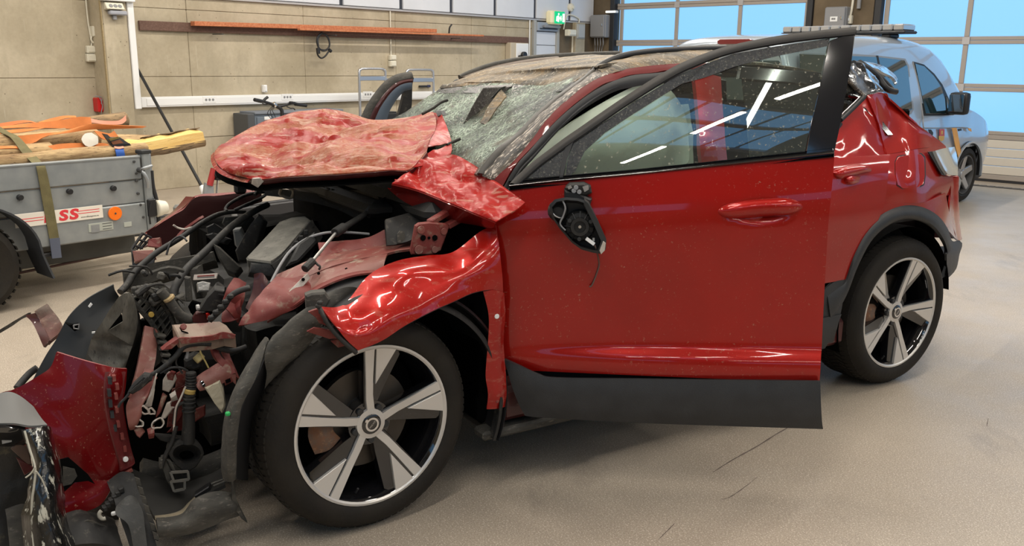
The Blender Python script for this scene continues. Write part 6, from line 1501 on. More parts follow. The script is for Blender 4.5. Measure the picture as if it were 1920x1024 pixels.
patch('fender_skin', nrows, 'redfender', fen, 9, .004, ang=34, fn=dent)
# return lip under the arch edge
patch('fender_lip', [nrows[4], [q+V((.005, .03, -.004)) for q in nrows[4]]], 'reddark', fen, 6, .003)
pw = [[(905, 545, -.02), (924, 543, -.03), (942, 548, -.025)], [(916, 590, -.02), (930, 588, -.03), (943, 588, -.022)], [(915, 640, -.01), (928, 640, -.02), (941, 640, -.015)], [(910, 700, .0), (928, 698, -.012), (944, 695, -.005)], [(915, 735, .0), (930, 735, -.012), (946, 730, -.005)], [(912, 765, .01), (929, 764, .0), (946, 760, .005)]]
patch('fender_post', [cl_(r) for r in pw], 'redfender', fen, 6, .01, .003, 16)
for x, y in ((929, 728), (931, 752)):
    q = c(x, y, -.012); cyl('post_bolt', q, q+V((0, -.008, 0)), .006, 'redinner', fen, 8)
q = c(929, 592, -.03); cyl('white_clip', q, q+V((0, -.012, 0)), .009, 'white', fen, 8)
# torn end of the fender: dark clips, torn red tongues
tube('torn_edge', cl_([(598, 574, -.06), (605, 590, -.08), (618, 612, -.09), (635, 632, -.10), (652, 648, -.105), (668, 662, -.105)]), .007, 'dirtyblack', fen, k=4)
for x, y in ((597, 574), (603, 585), (612, 602), (622, 615), (600, 568)): box('edge_clip', c(x, y, -.07), (.018, .012, .014), 'dirtyblack', fen, None, .004)
for pts in (((578, 585), (598, 578), (610, 604), (600, 602)), ((575, 622), (588, 615), (622, 620), (640, 634), (618, 636)), ((620, 640), (638, 634), (650, 648), (634, 652)), ((590, 592), (604, 588), (614, 612), (598, 606))):
    plate('torn_tongue', [c(x, y, -.05+.02*random.random()) for x, y in pts], V((.004, .01, 0)), 'redinner', fen, .001)
# wheel-arch liner, rear half and torn front flap
vs, fs = [], []
def liner_arc(name, a0, a1, r0, r1, v0, v1, m, n=22, lip=.02, u0=.06):
    rows = []
    for v, rr in ((v0-.004, -lip), (v0, 0), ((v0+v1)/2, .004), (v1, 0)):
        rows.append([V((u0+(r0+(r1-r0)*i/n+rr)*math.cos(R(a0+(a1-a0)*i/n)), v, .37+(r0+(r1-r0)*i/n+rr)*math.sin(R(a0+(a1-a0)*i/n)))) for i in range(0, n+1, 2)])
    return patch(name, rows, m, car, 3, .005, kv=3, ang=50)
liner_arc('arch_liner', -22, 118, .43, .43, .0, .33, 'black', lip=-.012)
cbox('inner_wheelhouse', (-.12, .34, .20), (.46, .38, .78), 'deepblack', None, .01)
liner_arc('arch_liner_edge', -22, 96, .415, .40, -.012, .03, 'dirtyblack', lip=.012)
# big torn liner flaps in front of the wheel
f1 = [[(585, 580, .05), (610, 555, .05), (650, 538, .06), (672, 540, .08)], [(520, 625, .02), (560, 590, .01), (600, 585, .02), (625, 578, .04)], [(496, 665, .0), (530, 640, -.01), (566, 620, -.005), (600, 608, .02)], [(500, 700, .02), (520, 680, .0), (545, 665, .0), (575, 650, .02)], [(496, 728, .04), (505, 715, .03), (516, 702, .03), (530, 690, .04)]]
patch('liner_flap', [cl_(r) for r in f1], 'dustyblack', car, 6, .005, .008, 12, ang=50)
plate('liner_bracket', cl_([(573, 555, .02), (585, 550, .02), (610, 548, .02), (620, 562, .02), (612, 578, .02), (575, 586, .02)]), V((.01, .04, 0)), 'dustyblack', car, .006)
f2 = [[(500, 634, .06), (503, 634, .04), (505, 640, .02)], [(476, 668, .05), (484, 668, .02), (494, 672, .0)], [(448, 715, .03), (460, 715, -.01), (480, 705, -.01)], [(428, 765, .02), (438, 768, -.03), (452, 760, -.02)], [(420, 820, .02), (430, 830, -.03), (442, 820, -.02)], [(419, 875, .03), (430, 880, -.02), (440, 875, -.01)], [(422, 900, .04), (432, 902, .0), (440, 898, .01)]]
patch('liner_strap', [cl_(r) for r in f2], 'dustyblack', car, 5, .005, .004, 10)
f2b = [[(505, 640, .02), (510, 650, .05), (515, 670, .09)], [(480, 705, -.01), (490, 712, .05), (498, 725, .09)], [(452, 762, -.02), (466, 770, .05), (475, 780, .10)], [(442, 825, -.02), (456, 835, .05), (465, 845, .10)], [(440, 898, .0), (452, 900, .06), (462, 900, .1)]]
patch('liner_inner', [cl_(r) for r in f2b], 'black', car, 5, .005)
q = c(427, 776, -.03); box('green_clip', q, (.014, .012, .012), mat('green_clip', (.01, .35, .08), .5), car, None, .003)
cbox('sill_underside', (.42, .02, .20), (1.0, .10, .235), 'dustyblack', None, .01)
# ================================================================== ENGINE BAY
bay = car
# dark mass of the motor, gearbox and subframe: lumpy blocks
def lump(name, a, b, m, amp=.03, fr=7):
    bm = bmesh.new(); bmbox(bm, (V(a)+V(b))/2, V(b)-V(a)); bmesh.ops.subdivide_edges(bm, edges=bm.edges, cuts=7, use_grid_fill=True)
    for v_ in bm.verts: v_.co += V((noise.noise(v_.co*fr), noise.noise(v_.co*fr+V((5, 3, 1))), noise.noise(v_.co*fr+V((1, 9, 4)))))*amp
    return from_bm(name, bm, m, car)
lump('motor_block', (-.22, .62, .28), (.40, 1.35, .66), 'enginedark'); lump('gearbox', (-.25, .42, .26), (.30, .66, .60), 'enginedark')
lump('bulkhead_insulation', (.30, .36, .62), (.46, 1.66, 1.0), 'deepblack', .02)
lump('subframe', (-.42, .45, .20), (.35, 1.4, .32), 'enginedark', .02)
lump('radiator_pack', (-.40, .60, .28), (-.20, 1.40, .60), 'enginedark', .03, 9)
lump('far_wheelhouse', (-.20, 1.30, .40), (.45, 1.62, .80), 'deepblack', .02)
cbox('scuttle_panel', (.20, .5, .94), (.36, 1.6, .99), 'enginedark', None, .02)
tube('latch_loop', cl_([(534, 350, 1.0), (549, 356, 1.0), (548, 368, 1.0), (543, 372, 1.0), (526, 366, 1.0), (525, 360, 1.0), (530, 349, 1.0), (536, 350, 1.0)]), .006, 'baremetal', car, k=2)
patch('scuttle_trim', [cl_([(500, 352, 1.25), (560, 358, 1.1), (640, 372, .95), (690, 395, .8)]), cl_([(500, 366, 1.25), (558, 374, 1.1), (630, 392, .95), (676, 416, .8)])], 'dirtyblack', car, 6, .01, .005, 10)
for t in range(9):
    x = 575+t*9.5; y = 341+t*2.6; plate('seal_clip', [c(x+a, y+b, 1.05-.02*t) for a, b in ((0, 0), (6, 1.5), (6.3, 4), (.3, 2.5))], V((0, .01, 0)), 'dustyblack', car, 0)
# near inner fender: red wall, rail, apron
patch('apron_wall', [cl_([(596, 458, .42), (640, 455, .41), (690, 448, .40), (722, 432, .38)]), cl_([(601, 484, .36), (650, 474, .36), (700, 466, .36), (724, 464, .35)])], 'redinner', car, 6, .008, .004, 12)
patch('apron_rail', [cl_([(513, 522, .40), (550, 505, .38), (601, 484, .36), (650, 474, .36), (717, 464, .35), (772, 455, .32)]), cl_([(516, 536, .36), (556, 517, .34), (603, 495, .32), (655, 483, .32), (722, 472, .30), (774, 462, .28)]), cl_([(518, 552, .30), (560, 531, .29), (605, 510, .27), (660, 493, .27), (727, 479, .26), (776, 470, .24)])], 'pinkmetal', car, 6, .008, .003, 14, linear_u=False)
patch('apron_panel', [cl_([(518, 552, .30), (560, 531, .29), (605, 510, .27), (660, 493, .27), (727, 479, .26)]), cl_([(512, 575, .27), (556, 553, .26), (606, 523, .24), (664, 504, .23), (722, 490, .22)]), cl_([(505, 600, .24), (548, 572, .23), (600, 536, .21), (660, 514, .20), (716, 508, .20)])], 'pinkmetal', car, 6, .006, .004, 12)
patch('apron_edge', [cl_([(505, 600, .24), (548, 572, .23), (600, 536, .21), (660, 514, .20), (716, 508, .20)]), cl_([(502, 606, .22), (546, 580, .20), (599, 544, .17), (659, 520, .16), (716, 513, .17)])], 'redinner', car, 6, .006)
for x, y in ((597, 513), (686, 497), (649, 505)): q = c(x, y, .235); cyl('rail_hole', q, q+V((0, -.004, .002)), .005, 'deepblack', car, 8)
patch('wheelhouse_dark', [cl_([(560, 590, .26), (600, 545, .24), (660, 522, .22), (720, 512, .22), (760, 500, .2)]), cl_([(560, 640, .30), (600, 600, .30), (660, 560, .30), (720, 550, .3), (780, 540, .3)])], 'deepblack', car, 5, .005)
# pressed red tongue plates of the front rail
patch('rail_end_plate', [cl_([(518, 520, .32), (548, 520, .30), (580, 518, .29), (602, 527, .27)]), cl_([(490, 548, .28), (525, 545, .25), (560, 542, .23), (585, 550, .22)]), cl_([(468, 580, .25), (500, 575, .21), (530, 572, .20), (555, 578, .20)]), cl_([(447, 610, .23), (475, 606, .21), (500, 600, .20), (522, 592, .20)])], 'redinner', car, 7, .008, .010, 12, True)
plate('pale_bracket', cl_([(560, 528, .24), (577, 512, .24), (582, 522, .24), (556, 552, .22), (540, 548, .23)]), V((.0, .01, -.004)), 'baremetal', car, .002)
q = c(568, 524, .235); cyl('bracket_hole', q, q+V((0, -.004, 0)), .006, 'deepblack', car, 8)
patch('crushed_rail', [cl_([(428, 540, .40), (448, 525, .38), (460, 535, .36)]), cl_([(420, 580, .36), (440, 568, .34), (452, 560, .33)]), cl_([(418, 605, .34), (436, 602, .32), (450, 596, .32)])], 'redinner', car, 5, .01, .014, 16, True)
patch('crushed_rail', [cl_([(476, 514, .36), (492, 512, .35), (498, 528, .34)]), cl_([(474, 540, .35), (490, 545, .33), (496, 552, .32)]), cl_([(462, 580, .32), (474, 590, .30), (480, 600, .29)])], 'reddark', car, 5, .01, .012, 16, True)
# strut bracket plate and twin hinge rails
sbp = plate('hinge_plate', cl_([(779, 424, .14), (786, 419, .14), (805, 417, .14), (838, 420, .14), (843, 426, .14), (827, 470, .14), (812, 478, .14), (772, 478, .14), (770, 472, .14)]), V((.004, .018, 0)), 'redinner', car, .004)
for x, y, r in ((793, 446, .010), (815, 446, .010), (804, 446, .005), (789, 431, .014), (832, 434, .012), (785, 468, .016), (815, 468, .012)):
    q = c(x, y, .138); cyl('plate_hole', q, q+V((0, -.004, 0)), r, 'deepblack' if r < .012 else 'pinkmetal', sbp, 10)
for a, b in (((805, 418), (848, 392)), ((838, 424), (885, 398))): beam('hinge_rail', c(*a, .16), c(*b, .20), .014, .010, 'redinner', car)
patch('black_shield', [cl_([(721, 414, .34), (760, 404, .36), (800, 396, .36), (850, 388, .34)]), cl_([(722, 435, .31), (750, 432, .31), (790, 424, .3), (835, 410, .28)]), cl_([(724, 462, .28), (745, 460, .28), (770, 455, .26), (800, 440, .24)])], 'dirtyblack', car, 6, .01)
plate('shield_arch', cl_([(744, 456, .275), (744, 438, .285), (749, 432, .29), (757, 434, .29), (759, 454, .275)]), V((0, -.006, 0)), 'dustyblack', car, .002)
# dark strut tower and pipes behind the gas strut
patch('dark_shelf', [cl_([(700, 384, .55), (760, 372, .6), (840, 372, .5)]), cl_([(690, 402, .48), (750, 396, .48), (830, 396, .42)])], 'enginedark', car, 5, .02, .01, 10)
gs = tube('gas_strut', cl_([(631, 435, .38), (680, 405, .5), (724, 374, .62)]), .0125, 'dirtyblack', car, k=2, n=10, r2=.009)
cyl('strut_collar', c(628, 437, .375), c(645, 426, .41), .017, 'dirtyblack', gs, 12)
cyl('strut_rod', c(584, 492, .28), c(631, 435, .38), .0055, mat('dull_rod', (.30, .29, .27), .35, metal=.6), gs, 10); cyl('strut_end', c(571, 505, .26), c(587, 489, .285), .014, 'dirtyblack', gs, 10)
tube('bonnet_cable', cl_([(508, 530, .36), (525, 498, .40), (545, 470, .44), (575, 448, .46), (610, 437, .44), (650, 436, .44), (692, 439, .44)]), .005, 'greybox', car)
tube('cable_tail', cl_([(590, 490, .28), (595, 496, .27), (600, 500, .26), (598, 506, .26)]), .004, 'dirtyblack', car)
# fuse-box cover
fb = plate('fuse_box_cover', cl_([(524, 414, .66), (545, 407, .68), (572, 404, .68), (583, 412, .64), (563, 433, .56), (528, 476, .48), (508, 492, .45), (463, 486, .52), (461, 482, .54)]), V((.01, .02, -.035)), 'dustcover', car, .006)
patch('fuse_box_side', [cl_([(586, 412, .63), (565, 437, .55), (530, 480, .465), (509, 496, .44)]), [q+V((.03, -.01, -.05)) for q in cl_([(588, 420, .62), (570, 446, .54), (537, 490, .455), (514, 506, .43)])]], 'dirtyblack', fb, 6, .02, .004, 20)
plate('fuse_box_body', cl_([(470, 492, .50), (508, 497, .44), (566, 438, .54), (590, 420, .62), (592, 440, .6), (566, 468, .52), (520, 520, .42), (468, 510, .48)]), V((.02, .1, -.04)), 'enginedark', fb, .006)
for t in range(7): q = c(574-t*9, 436+t*10.5, .53-.013*t); box('fuse_box_latch', q, (.014, .012, .02), 'dirtyblack', fb, None, .003)
plate('battery_box', cl_([(560, 455, .44), (590, 434, .46), (596, 452, .45), (560, 490, .40), (535, 500, .40)]), V((.02, .06, -.03)), 'enginedark', car, .008)
# shaped dark covers and ducts left of it
for pts, v, d, m in ((((470, 420), (484, 400), (494, 412), (478, 470), (460, 490), (446, 490), (440, 470)), .85, (.03, .05, -.02), 'dirtyblack'),
                     (((398, 455), (412, 462), (452, 500), (440, 515), (424, 508), (408, 482)), .7, (.02, .05, -.03), 'dustyblack'),
                     (((385, 425), (400, 418), (420, 432), (425, 445), (408, 452), (388, 445)), 1.1, (.03, .05, -.02), 'dirtyblack'),
                     (((420, 405), (470, 402), (455, 424), (425, 432), (415, 418)), 1.15, (.03, .05, -.03), 'dustyblack'),
                     (((436, 432), (450, 430), (458, 446), (452, 475), (440, 460)), .9, (.02, .05, 0), mat('clear_reservoir', (.16, .165, .16), .3)),
                     (((228, 505), (258, 498), (400, 470), (406, 490), (372, 498), (300, 520), (255, 545), (232, 540)), .95, (.02, .06, -.04), 'dustyblack'),
                     (((352, 505), (372, 500), (382, 560), (366, 562)), .62, (.02, .03, 0), 'dustyblack'),
                     (((405, 530), (420, 540), (412, 582), (375, 582), (392, 548)), .5, (.02, .05, -.01), 'dirtyblack'),
                     (((352, 575), (360, 562), (402, 575), (398, 600), (362, 598)), .55, (.02, .06, -.02), 'deepblack'),
                     (((384, 440), (398, 436), (430, 448), (420, 458), (396, 452)), .95, (.02, .03, -.01), 'dirtyblack')):
    plate('engine_cover', [c(x, y, v) for x, y in pts], V(d), m, car, .006)
pl_ = plate('warning_label', cl_([(364, 515, .60), (408, 512, .60), (405, 522, .595), (362, 525, .595)]), V((.004, .006, -.003)), mat('dirty_label', (.55, .48, .42), .5), car, 0)
for a, b in ((517, 519), (520.5, 522)): plate('label_print', [c(x, y, .597) for x, y in ((370, b+.3), (370, a+.3), (402, a-1.5), (402, b-1.5))], V((0, -.001, .001)), mat('label_red', (.30, .06, .05), .5) if a < 519 else 'steeldark', pl_, 0)
plate('foil_pack', cl_([(370, 530, .58), (380, 527, .58), (395, 530, .58), (392, 545, .57), (372, 546, .57)]), V((.0, .02, -.01)), mat('crumpled_clear_plastic', (.38, .37, .35), .2, bump=.8, bscale=40), car, .003)
# long black weather strips / hoses across the bay
tube('hood_seal', cl_([(226, 548, .85), (240, 532, .88), (254, 509, .92), (292, 475, 1.0), (337, 447, 1.08), (385, 414, 1.15), (421, 399, 1.2), (460, 397, 1.22)]), .014, 'dirtyblack', car, r2=.009)
tube('hood_seal', cl_([(325, 558, .52), (328, 540, .55), (350, 505, .62), (389, 468, .72), (436, 423, .85), (479, 395, .95), (502, 384, 1.0)]), .015, 'dirtyblack', car, r2=.012)
tube('thin_seal_loop', cl_([(425, 396, 1.2), (423, 391, 1.22), (432, 381, 1.25), (458, 367, 1.3), (486, 361, 1.3), (500, 362, 1.3), (488, 372, 1.25), (462, 384, 1.2), (440, 394, 1.2)]), .007, 'dirtyblack', car)
tube('wire_loop', cl_([(312, 478, 1.0), (320, 455, 1.02), (334, 444, 1.03), (345, 446, 1.02), (350, 452, 1.0)]), .004, 'black', car)
tube('earth_lead', cl_([(325, 422, 1.2), (333, 427, 1.2), (345, 430, 1.18), (354, 428, 1.16), (368, 424, 1.15)]), .004, 'baremetal', car)
# far fender seen from inside
patch('far_fender', [cl_([(488, 357, 1.55), (455, 362, 1.55), (415, 366, 1.55), (367, 371, 1.55), (345, 393, 1.52), (320, 408, 1.5), (275, 436, 1.48)]), cl_([(490, 362, 1.52), (455, 368, 1.51), (418, 374, 1.5), (375, 382, 1.5), (352, 404, 1.47), (325, 424, 1.45), (282, 446, 1.44)]), cl_([(492, 376, 1.48), (458, 388, 1.46), (424, 398, 1.44), (392, 410, 1.42), (362, 430, 1.4), (330, 450, 1.38), (290, 466, 1.38)])], mat('black_red_inside', (.010, .002, .002), .95, spec=.05), car, 7, .006, .006, 9, ang=40)
patch('far_fender_edge', [cl_([(490, 352, 1.58), (455, 357, 1.58), (415, 362, 1.58), (366, 367, 1.58), (343, 388, 1.56), (318, 405, 1.54), (272, 438, 1.5)]), cl_([(488, 357, 1.55), (455, 362, 1.55), (415, 366, 1.55), (367, 372, 1.55), (346, 395, 1.52), (320, 409, 1.5), (275, 439, 1.48)])], 'redinner', car, 6, .008, .004, 14)
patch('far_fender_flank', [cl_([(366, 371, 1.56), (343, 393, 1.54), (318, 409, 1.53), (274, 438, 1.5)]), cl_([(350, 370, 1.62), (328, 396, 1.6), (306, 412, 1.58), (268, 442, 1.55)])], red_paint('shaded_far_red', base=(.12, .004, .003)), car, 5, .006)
patch('inner_rail', [cl_([(380, 404, 1.4), (350, 424, 1.36), (330, 446, 1.34), (312, 462, 1.32)]), cl_([(372, 408, 1.38), (342, 430, 1.34), (322, 452, 1.32), (300, 470, 1.3)])], 'redinner', car, 5, .01)
hb_ = plate('lamp_bracket', cl_([(248, 470, 1.32), (286, 468, 1.28), (290, 480, 1.26), (252, 492, 1.30)]), V((.01, .02, -.02)), 'pinkmetal', car, .003)
plate('lamp_bracket', cl_([(278, 448, 1.36), (300, 445, 1.34), (302, 465, 1.32), (276, 462, 1.34)]), V((.01, .03, -.01)), 'redinner', car, .003)
plate('lamp_frame', cl_([(245, 468, 1.34), (252, 470, 1.34), (250, 494, 1.32), (290, 484, 1.25), (288, 496, 1.24), (248, 500, 1.32)]), V((.005, .012, 0)), 'black', car, .002)
for x0, y0, x1, y1 in ((247, 467, 268, 437), (255, 468, 276, 442), (262, 467, 284, 446)): tube('lamp_grid', cl_([(x0, y0, 1.36), (x1, y1, 1.38)]), .006, 'black', car, k=1, n=6)
for x0, y0, x1, y1 in ((268, 438, 284, 446), (260, 449, 277, 455), (252, 460, 268, 466)): tube('lamp_grid', cl_([(x0, y0, 1.36), (x1, y1, 1.36)]), .005, 'black', car, k=1, n=6)
for x, y in ((483, 346), (474, 352), (490, 340)):
    tube('hinge_scrap', cl_([(x, y, 1.3), (x+8, y+6, 1.28), (x+4, y+14, 1.26)]), .008, 'dirtyblack', car)
tube('washer_hose', cl_([(447, 352, 1.5), (455, 346, 1.5), (466, 347, 1.48), (474, 353, 1.45)]), .007, 'dirtyblack', car); box('washer_block', c(450, 353, 1.5), (.05, .04, .05), 'dirtyblack', car, None, .01)
patch('bare_fold', [cl_([(470, 340, 1.2), (478, 338, 1.18), (486, 345, 1.15)]), cl_([(474, 358, 1.2), (481, 354, 1.18), (489, 356, 1.15)])], 'baremetal', car, 4, .006, .006, 18)
# ================================================================== CRUSHED FRONT END
def pc_(pts, v): return [c(x, y, v) for x, y in pts]
def plv(name, pts, v, d, m, parent=None, bev=.003): return plate(name, pc_(pts, v), V(d), m, parent or car, bev)
# honeycomb slam panel: two curved rails with cross webs
ra = [(244, 552), (262, 552), (290, 570), (312, 590), (325, 606)]; rb_ = [(228, 552), (252, 566), (276, 588), (296, 612), (312, 640)]
def along(L, t): q = resample([V((x, y, 0)) for x, y in L], 8); i = t*(len(q)-1); k = min(int(i), len(q)-2); f = i-k; r = q[k].lerp(q[k+1], f); return r.x, r.y
g0 = [(272, 542), (294, 556), (312, 578), (322, 598), (326, 612)]; g1 = [(256, 552), (278, 570), (294, 590), (306, 612), (314, 628)]; g2 = [(240, 552), (262, 580), (280, 600), (294, 622), (304, 640)]
slam = empty('slam_panel'); slam.parent = car
for L, r in ((g0, .010), (g1, .007), (g2, .009)): tube('slam_rail', [c(x, y, .50) for x, y in L], r, 'dustyblack', slam, n=6)
for i in range(9):
    t = i/8; a, b, d_ = along(g0, t), along(g1, min(1, t+.06)), along(g2, min(1, t+.1))
    for p, q in ((a, b), (b, d_)): plate('slam_web', [c(p[0], p[1]-1.5, .49), c(p[0], p[1]+1.5, .49), c(q[0], q[1]+1.5, .49), c(q[0], q[1]-1.5, .49)], V((.0, .05, 0)), 'dustyblack', slam, 0)
plv('slam_back', [(246, 548), (272, 540), (312, 574), (328, 612), (306, 644), (268, 596)], .56, (.01, .02, 0), 'deepblack', slam)
patch('slam_top', [[c(282, 540, .50), c(306, 552, .48), c(326, 578, .46), c(336, 606, .45)], [c(300, 536, .55), c(324, 552, .53), c(340, 578, .50), c(346, 606, .48)]], 'dustyblack', slam, 6, .008, .005, 16)
q = c(283, 589, .47); cyl('yellow_plug', q, q+V((0, -.012, 0)), .009, mat('yellow_plug', (.42, .27, .05), .5), slam, 8)
for i in range(7): x, y = 252+i*8, 544-i*1.5; box('slam_clip', c(x, y, .52), (.018, .02, .022), 'dustyblack', slam, None, .004)
# small clutter of clips, pipes and plugs between the radiator and slam panel
random.seed(11)
for i in range(26):
    x, y = random.uniform(246, 345), random.uniform(508, 600)
    if (x-246)*.9+508 < y-25: continue
    a = random.uniform(0, 3); L = random.uniform(.02, .06); p = c(x, y, random.uniform(.45, .62))
    if i % 2: tube('pipe_stub', [p, p+V((math.cos(a)*L, -.01, math.sin(a)*L*.6)), p+V((math.cos(a+.5)*L*1.8, 0, math.sin(a+.5)*L))], random.uniform(.003, .008), random.choice(('dustyblack', 'dirtyblack', 'enginedark')), car, n=6, k=3)
    else: box('plug_block', p, (random.uniform(.02, .05), .03, random.uniform(.015, .03)), random.choice(('dustyblack', 'dirtyblack', 'enginedark')), car, Matrix.Translation(p) @ Matrix.Rotation(a, 4, 'Y') @ Matrix.Translation(-p), .005)
tube('coolant_hose', pc_([(300, 545), (318, 565), (335, 588), (352, 598), (362, 596)], .44), .016, 'dustyblack', car); q0, q1 = c(315, 557, .43), c(319, 562, .43); cyl('hose_band', q0, q1, .019, mat('tan_tape', (.38, .27, .13), .6), car, 10)
plv('dark_bracket', [(345, 520), (355, 522), (358, 566), (348, 566)], .5, (.01, .02, 0), 'dustyblack'); plv('fin_plate', [(326, 562), (346, 552), (350, 566)], .48, (.0, .03, 0), 'dustyblack')
cb = plv('control_module', [(402, 543), (421, 546), (414, 586), (372, 584), (388, 560)], .40, (.015, .06, 0), 'dirtyblack')
for k in range(3): plate('module_rib', pc_([(409-k*2, 551+k*14), (420-k*2, 553+k*14), (420-k*2, 555+k*14), (408-k*2, 553+k*14)], .395), V((0, -.005, 0)), 'black', cb, 0)
cyl('module_plug', c(368, 577, .40), c(374, 576, .40), .010, mat('pale_plug', (.45, .44, .42), .4), car, 8)
patch('bent_red_plate', [pc_([(440, 520), (450, 522), (462, 530)], .36), pc_([(424, 545), (436, 548), (458, 556)], .34), pc_([(418, 575), (432, 590), (448, 606)], .32)], 'redinner', car, 5, .006, .012, 15, True)
tube('loom', pc_([(468, 540), (450, 545), (432, 556), (420, 575), (408, 586), (392, 602)], .28), .010, 'dirtyblack', car)
for k in range(5): q = c(432-k*9, 556+k*10, .27); box('loom_clip', q, (.02, .015, .016), 'dirtyblack', car, None, .004)
plv('red_cup', [(360, 596), (366, 588), (385, 587), (392, 600), (388, 608), (362, 606)], .42, (.01, .03, 0), 'reddark'); plv('red_tab', [(385, 588), (390, 587), (394, 592), (388, 602)], .40, (.005, .01, 0), 'red')
# crash beam stub sticking out (pale top, red edge)
bt = cl_([(322, 607, .31), (350, 609, .30), (386, 606, .30), (398, 604, .31), (412, 601, .31), (424, 610, .29), (441, 627, .255), (418, 623, .265), (396, 629, .255), (362, 632, .255), (335, 634, .255)])
plate('beam_stub', bt, V((.004, .012, -.05)), bpy.data.materials['pale_scraped_top'] if 'pale_scraped_top' in bpy.data.materials else dirt_mat('pale_scraped_top', (.27, .21, .155), (.24, .15, .11), (.17, .05, .04), 5, (1, 1, 1), .5), car, .004)
patch('beam_face', [cl_([(334, 633, .254), (362, 631, .254), (396, 628, .254), (418, 622, .264), (442, 627, .252)]), cl_([(340, 644, .256), (364, 641, .256), (397, 637, .256), (420, 634, .262), (440, 634, .254)])], 'redinner', car, 5, .006, .002, 16)
plate('beam_stub_end', pc_([(334, 634), (342, 638), (322, 655), (304, 657), (312, 650)], .26), V((.0, .03, .0)), 'redinner', car, .002)
q = c(343, 614, .275); cyl('beam_nut', q, q+V((0, -.012, .006)), .010, 'redinner', car, 8); plv('beam_slot', [(335, 612), (342, 620), (352, 623), (354, 626), (340, 622)], .272, (0, -.004, 0), 'deepblack', None, 0)
# pale long member on the left (inner bumper rail), rising to the slam panel
patch('inner_member', [pc_([(270, 612), (288, 618), (292, 632)], .46), pc_([(262, 655), (280, 660), (290, 665)], .42), pc_([(252, 700), (272, 705), (288, 700)], .38), pc_([(240, 745), (262, 750), (284, 735)], .34)], 'pinkmetal', car, 6, .012, .006, 10, ang=40)
plv('dark_web', [(288, 616), (300, 645), (302, 680), (290, 690), (286, 660)], .44, (.01, .03, 0), 'dustyblack')
for k in range(5): x, y = 296+k*3, 628+k*12; plv('web_fin', [(x, y), (x+16, y+2), (x+14, y+8), (x-2, y+6)], .42-.01*k, (.0, .03, 0), 'dustyblack')
# ripped longitudinal: folded channel with open ends
patch('crushed_channel', [pc_([(272, 690), (288, 694), (290, 706)], .30), pc_([(258, 722), (276, 728), (287, 724)], .27), pc_([(238, 760), (256, 764), (268, 756)], .24), pc_([(240, 795), (254, 792), (266, 772)], .24), pc_([(243, 806), (252, 802), (262, 785)], .26)], 'pinkmetal', car, 6, .006, .008, 14, True, ang=30)
for (x, y, r, tl) in ((272, 770, 10, .4), (258, 792, 11, .3), (296, 795, 12, -.3), (284, 772, 8, .2)):
    rows = []
    for k in range(2):
        rows.append([c(x+r*(1-.1*k)*math.cos(a)+tl*r*math.sin(a), y+r*.85*math.sin(a)*(1+.2*math.sin(3*a)), .24+.06*k) for a in [2*math.pi*j/9 for j in range(10)]])
    patch('torn_tube_end', rows, 'baremetal', car, 3, .004, .004, 25)
for pts, v, m in ((((282, 745), (296, 700), (284, 760), (268, 764)), .26, 'baremetal'), (((250, 806), (262, 800), (270, 812), (262, 822), (256, 818)), .25, 'pinkmetal'), (((276, 806), (290, 800), (288, 820), (279, 822)), .25, 'redinner'),
                  (((292, 780), (304, 738), (312, 744), (300, 775), (292, 784)), .30, 'pinkmetal'), (((300, 788), (312, 756), (322, 752), (318, 764), (326, 765), (310, 785)), .29, 'baremetal'),
                  (((305, 712), (314, 698), (326, 700), (330, 712), (322, 728), (316, 736), (304, 732)), .31, 'baremetal'), (((312, 702), (320, 696), (328, 699), (324, 714), (314, 712)), .305, 'redinner'),
                  (((318, 740), (328, 732), (333, 748), (322, 752)), .30, 'baremetal'), (((330, 700), (346, 692), (352, 700), (346, 722), (328, 730)), .33, 'redinner'),
                  (((322, 730), (346, 722), (342, 780), (328, 800), (312, 802)), .36, 'redinner'), (((340, 780), (384, 760), (384, 780), (340, 808), (312, 812)), .38, 'redinner')):
    patch('torn_metal', [pc_([pts[0], pts[1]], v), pc_([((pts[0][0]+pts[-1][0])/2, (pts[0][1]+pts[-1][1])/2), ((pts[1][0]+pts[2][0])/2, (pts[1][1]+pts[2][1])/2)], v-.012), pc_([pts[-1], pts[2]], v)], m, car, 4, .004, .005, 22, ang=30) if len(pts) < 5 else plv('torn_metal', pts, v, (.006, .016, -.003), m, None, .003)
# red cross-member on the right with bracket and cream foam
patch('cross_member', [pc_([(365, 715), (385, 698), (420, 676), (432, 684)], .30), pc_([(368, 725), (392, 712), (424, 700), (440, 706)], .28), pc_([(374, 731), (400, 724), (428, 712), (442, 720)], .28)], 'pinkmetal', car, 6, .01, .004, 12)
patch('red_strut', [pc_([(392, 652), (404, 656)], .32), pc_([(400, 672), (414, 674)], .31), pc_([(416, 690), (432, 686)], .30), pc_([(424, 705), (440, 700)], .29)], 'redinner', car, 4, .02, .004, 14)
patch('red_strut', [pc_([(414, 662), (426, 660)], .34), pc_([(424, 682), (434, 678)], .32), pc_([(430, 705), (444, 712)], .3)], 'redinner', car, 4, .02, .004, 14)
plv('bracket_socket', [(418, 712), (434, 705), (438, 716), (422, 724)], .27, (.01, .02, 0), 'redinner'); plv('bracket_slot', [(422, 713), (431, 709), (433, 715), (424, 719)], .268, (0, -.003, 0), 'deepblack', None, 0)
for x, y in ((378, 716), (381, 721)): q = c(x, y, .272); cyl('chrome_bolt', q, q+V((0, -.01, 0)), .006, 'chrome', car, 8)
M['cream'] = mat('torn_cream_foam', (.52, .47, .35), .8, bump=.4, bscale=50)
plv('cream_foam', [(383, 728), (398, 722), (412, 714), (418, 730), (420, 748), (422, 765), (416, 776), (402, 756)], .26, (.01, .03, 0), 'cream', None, .006)
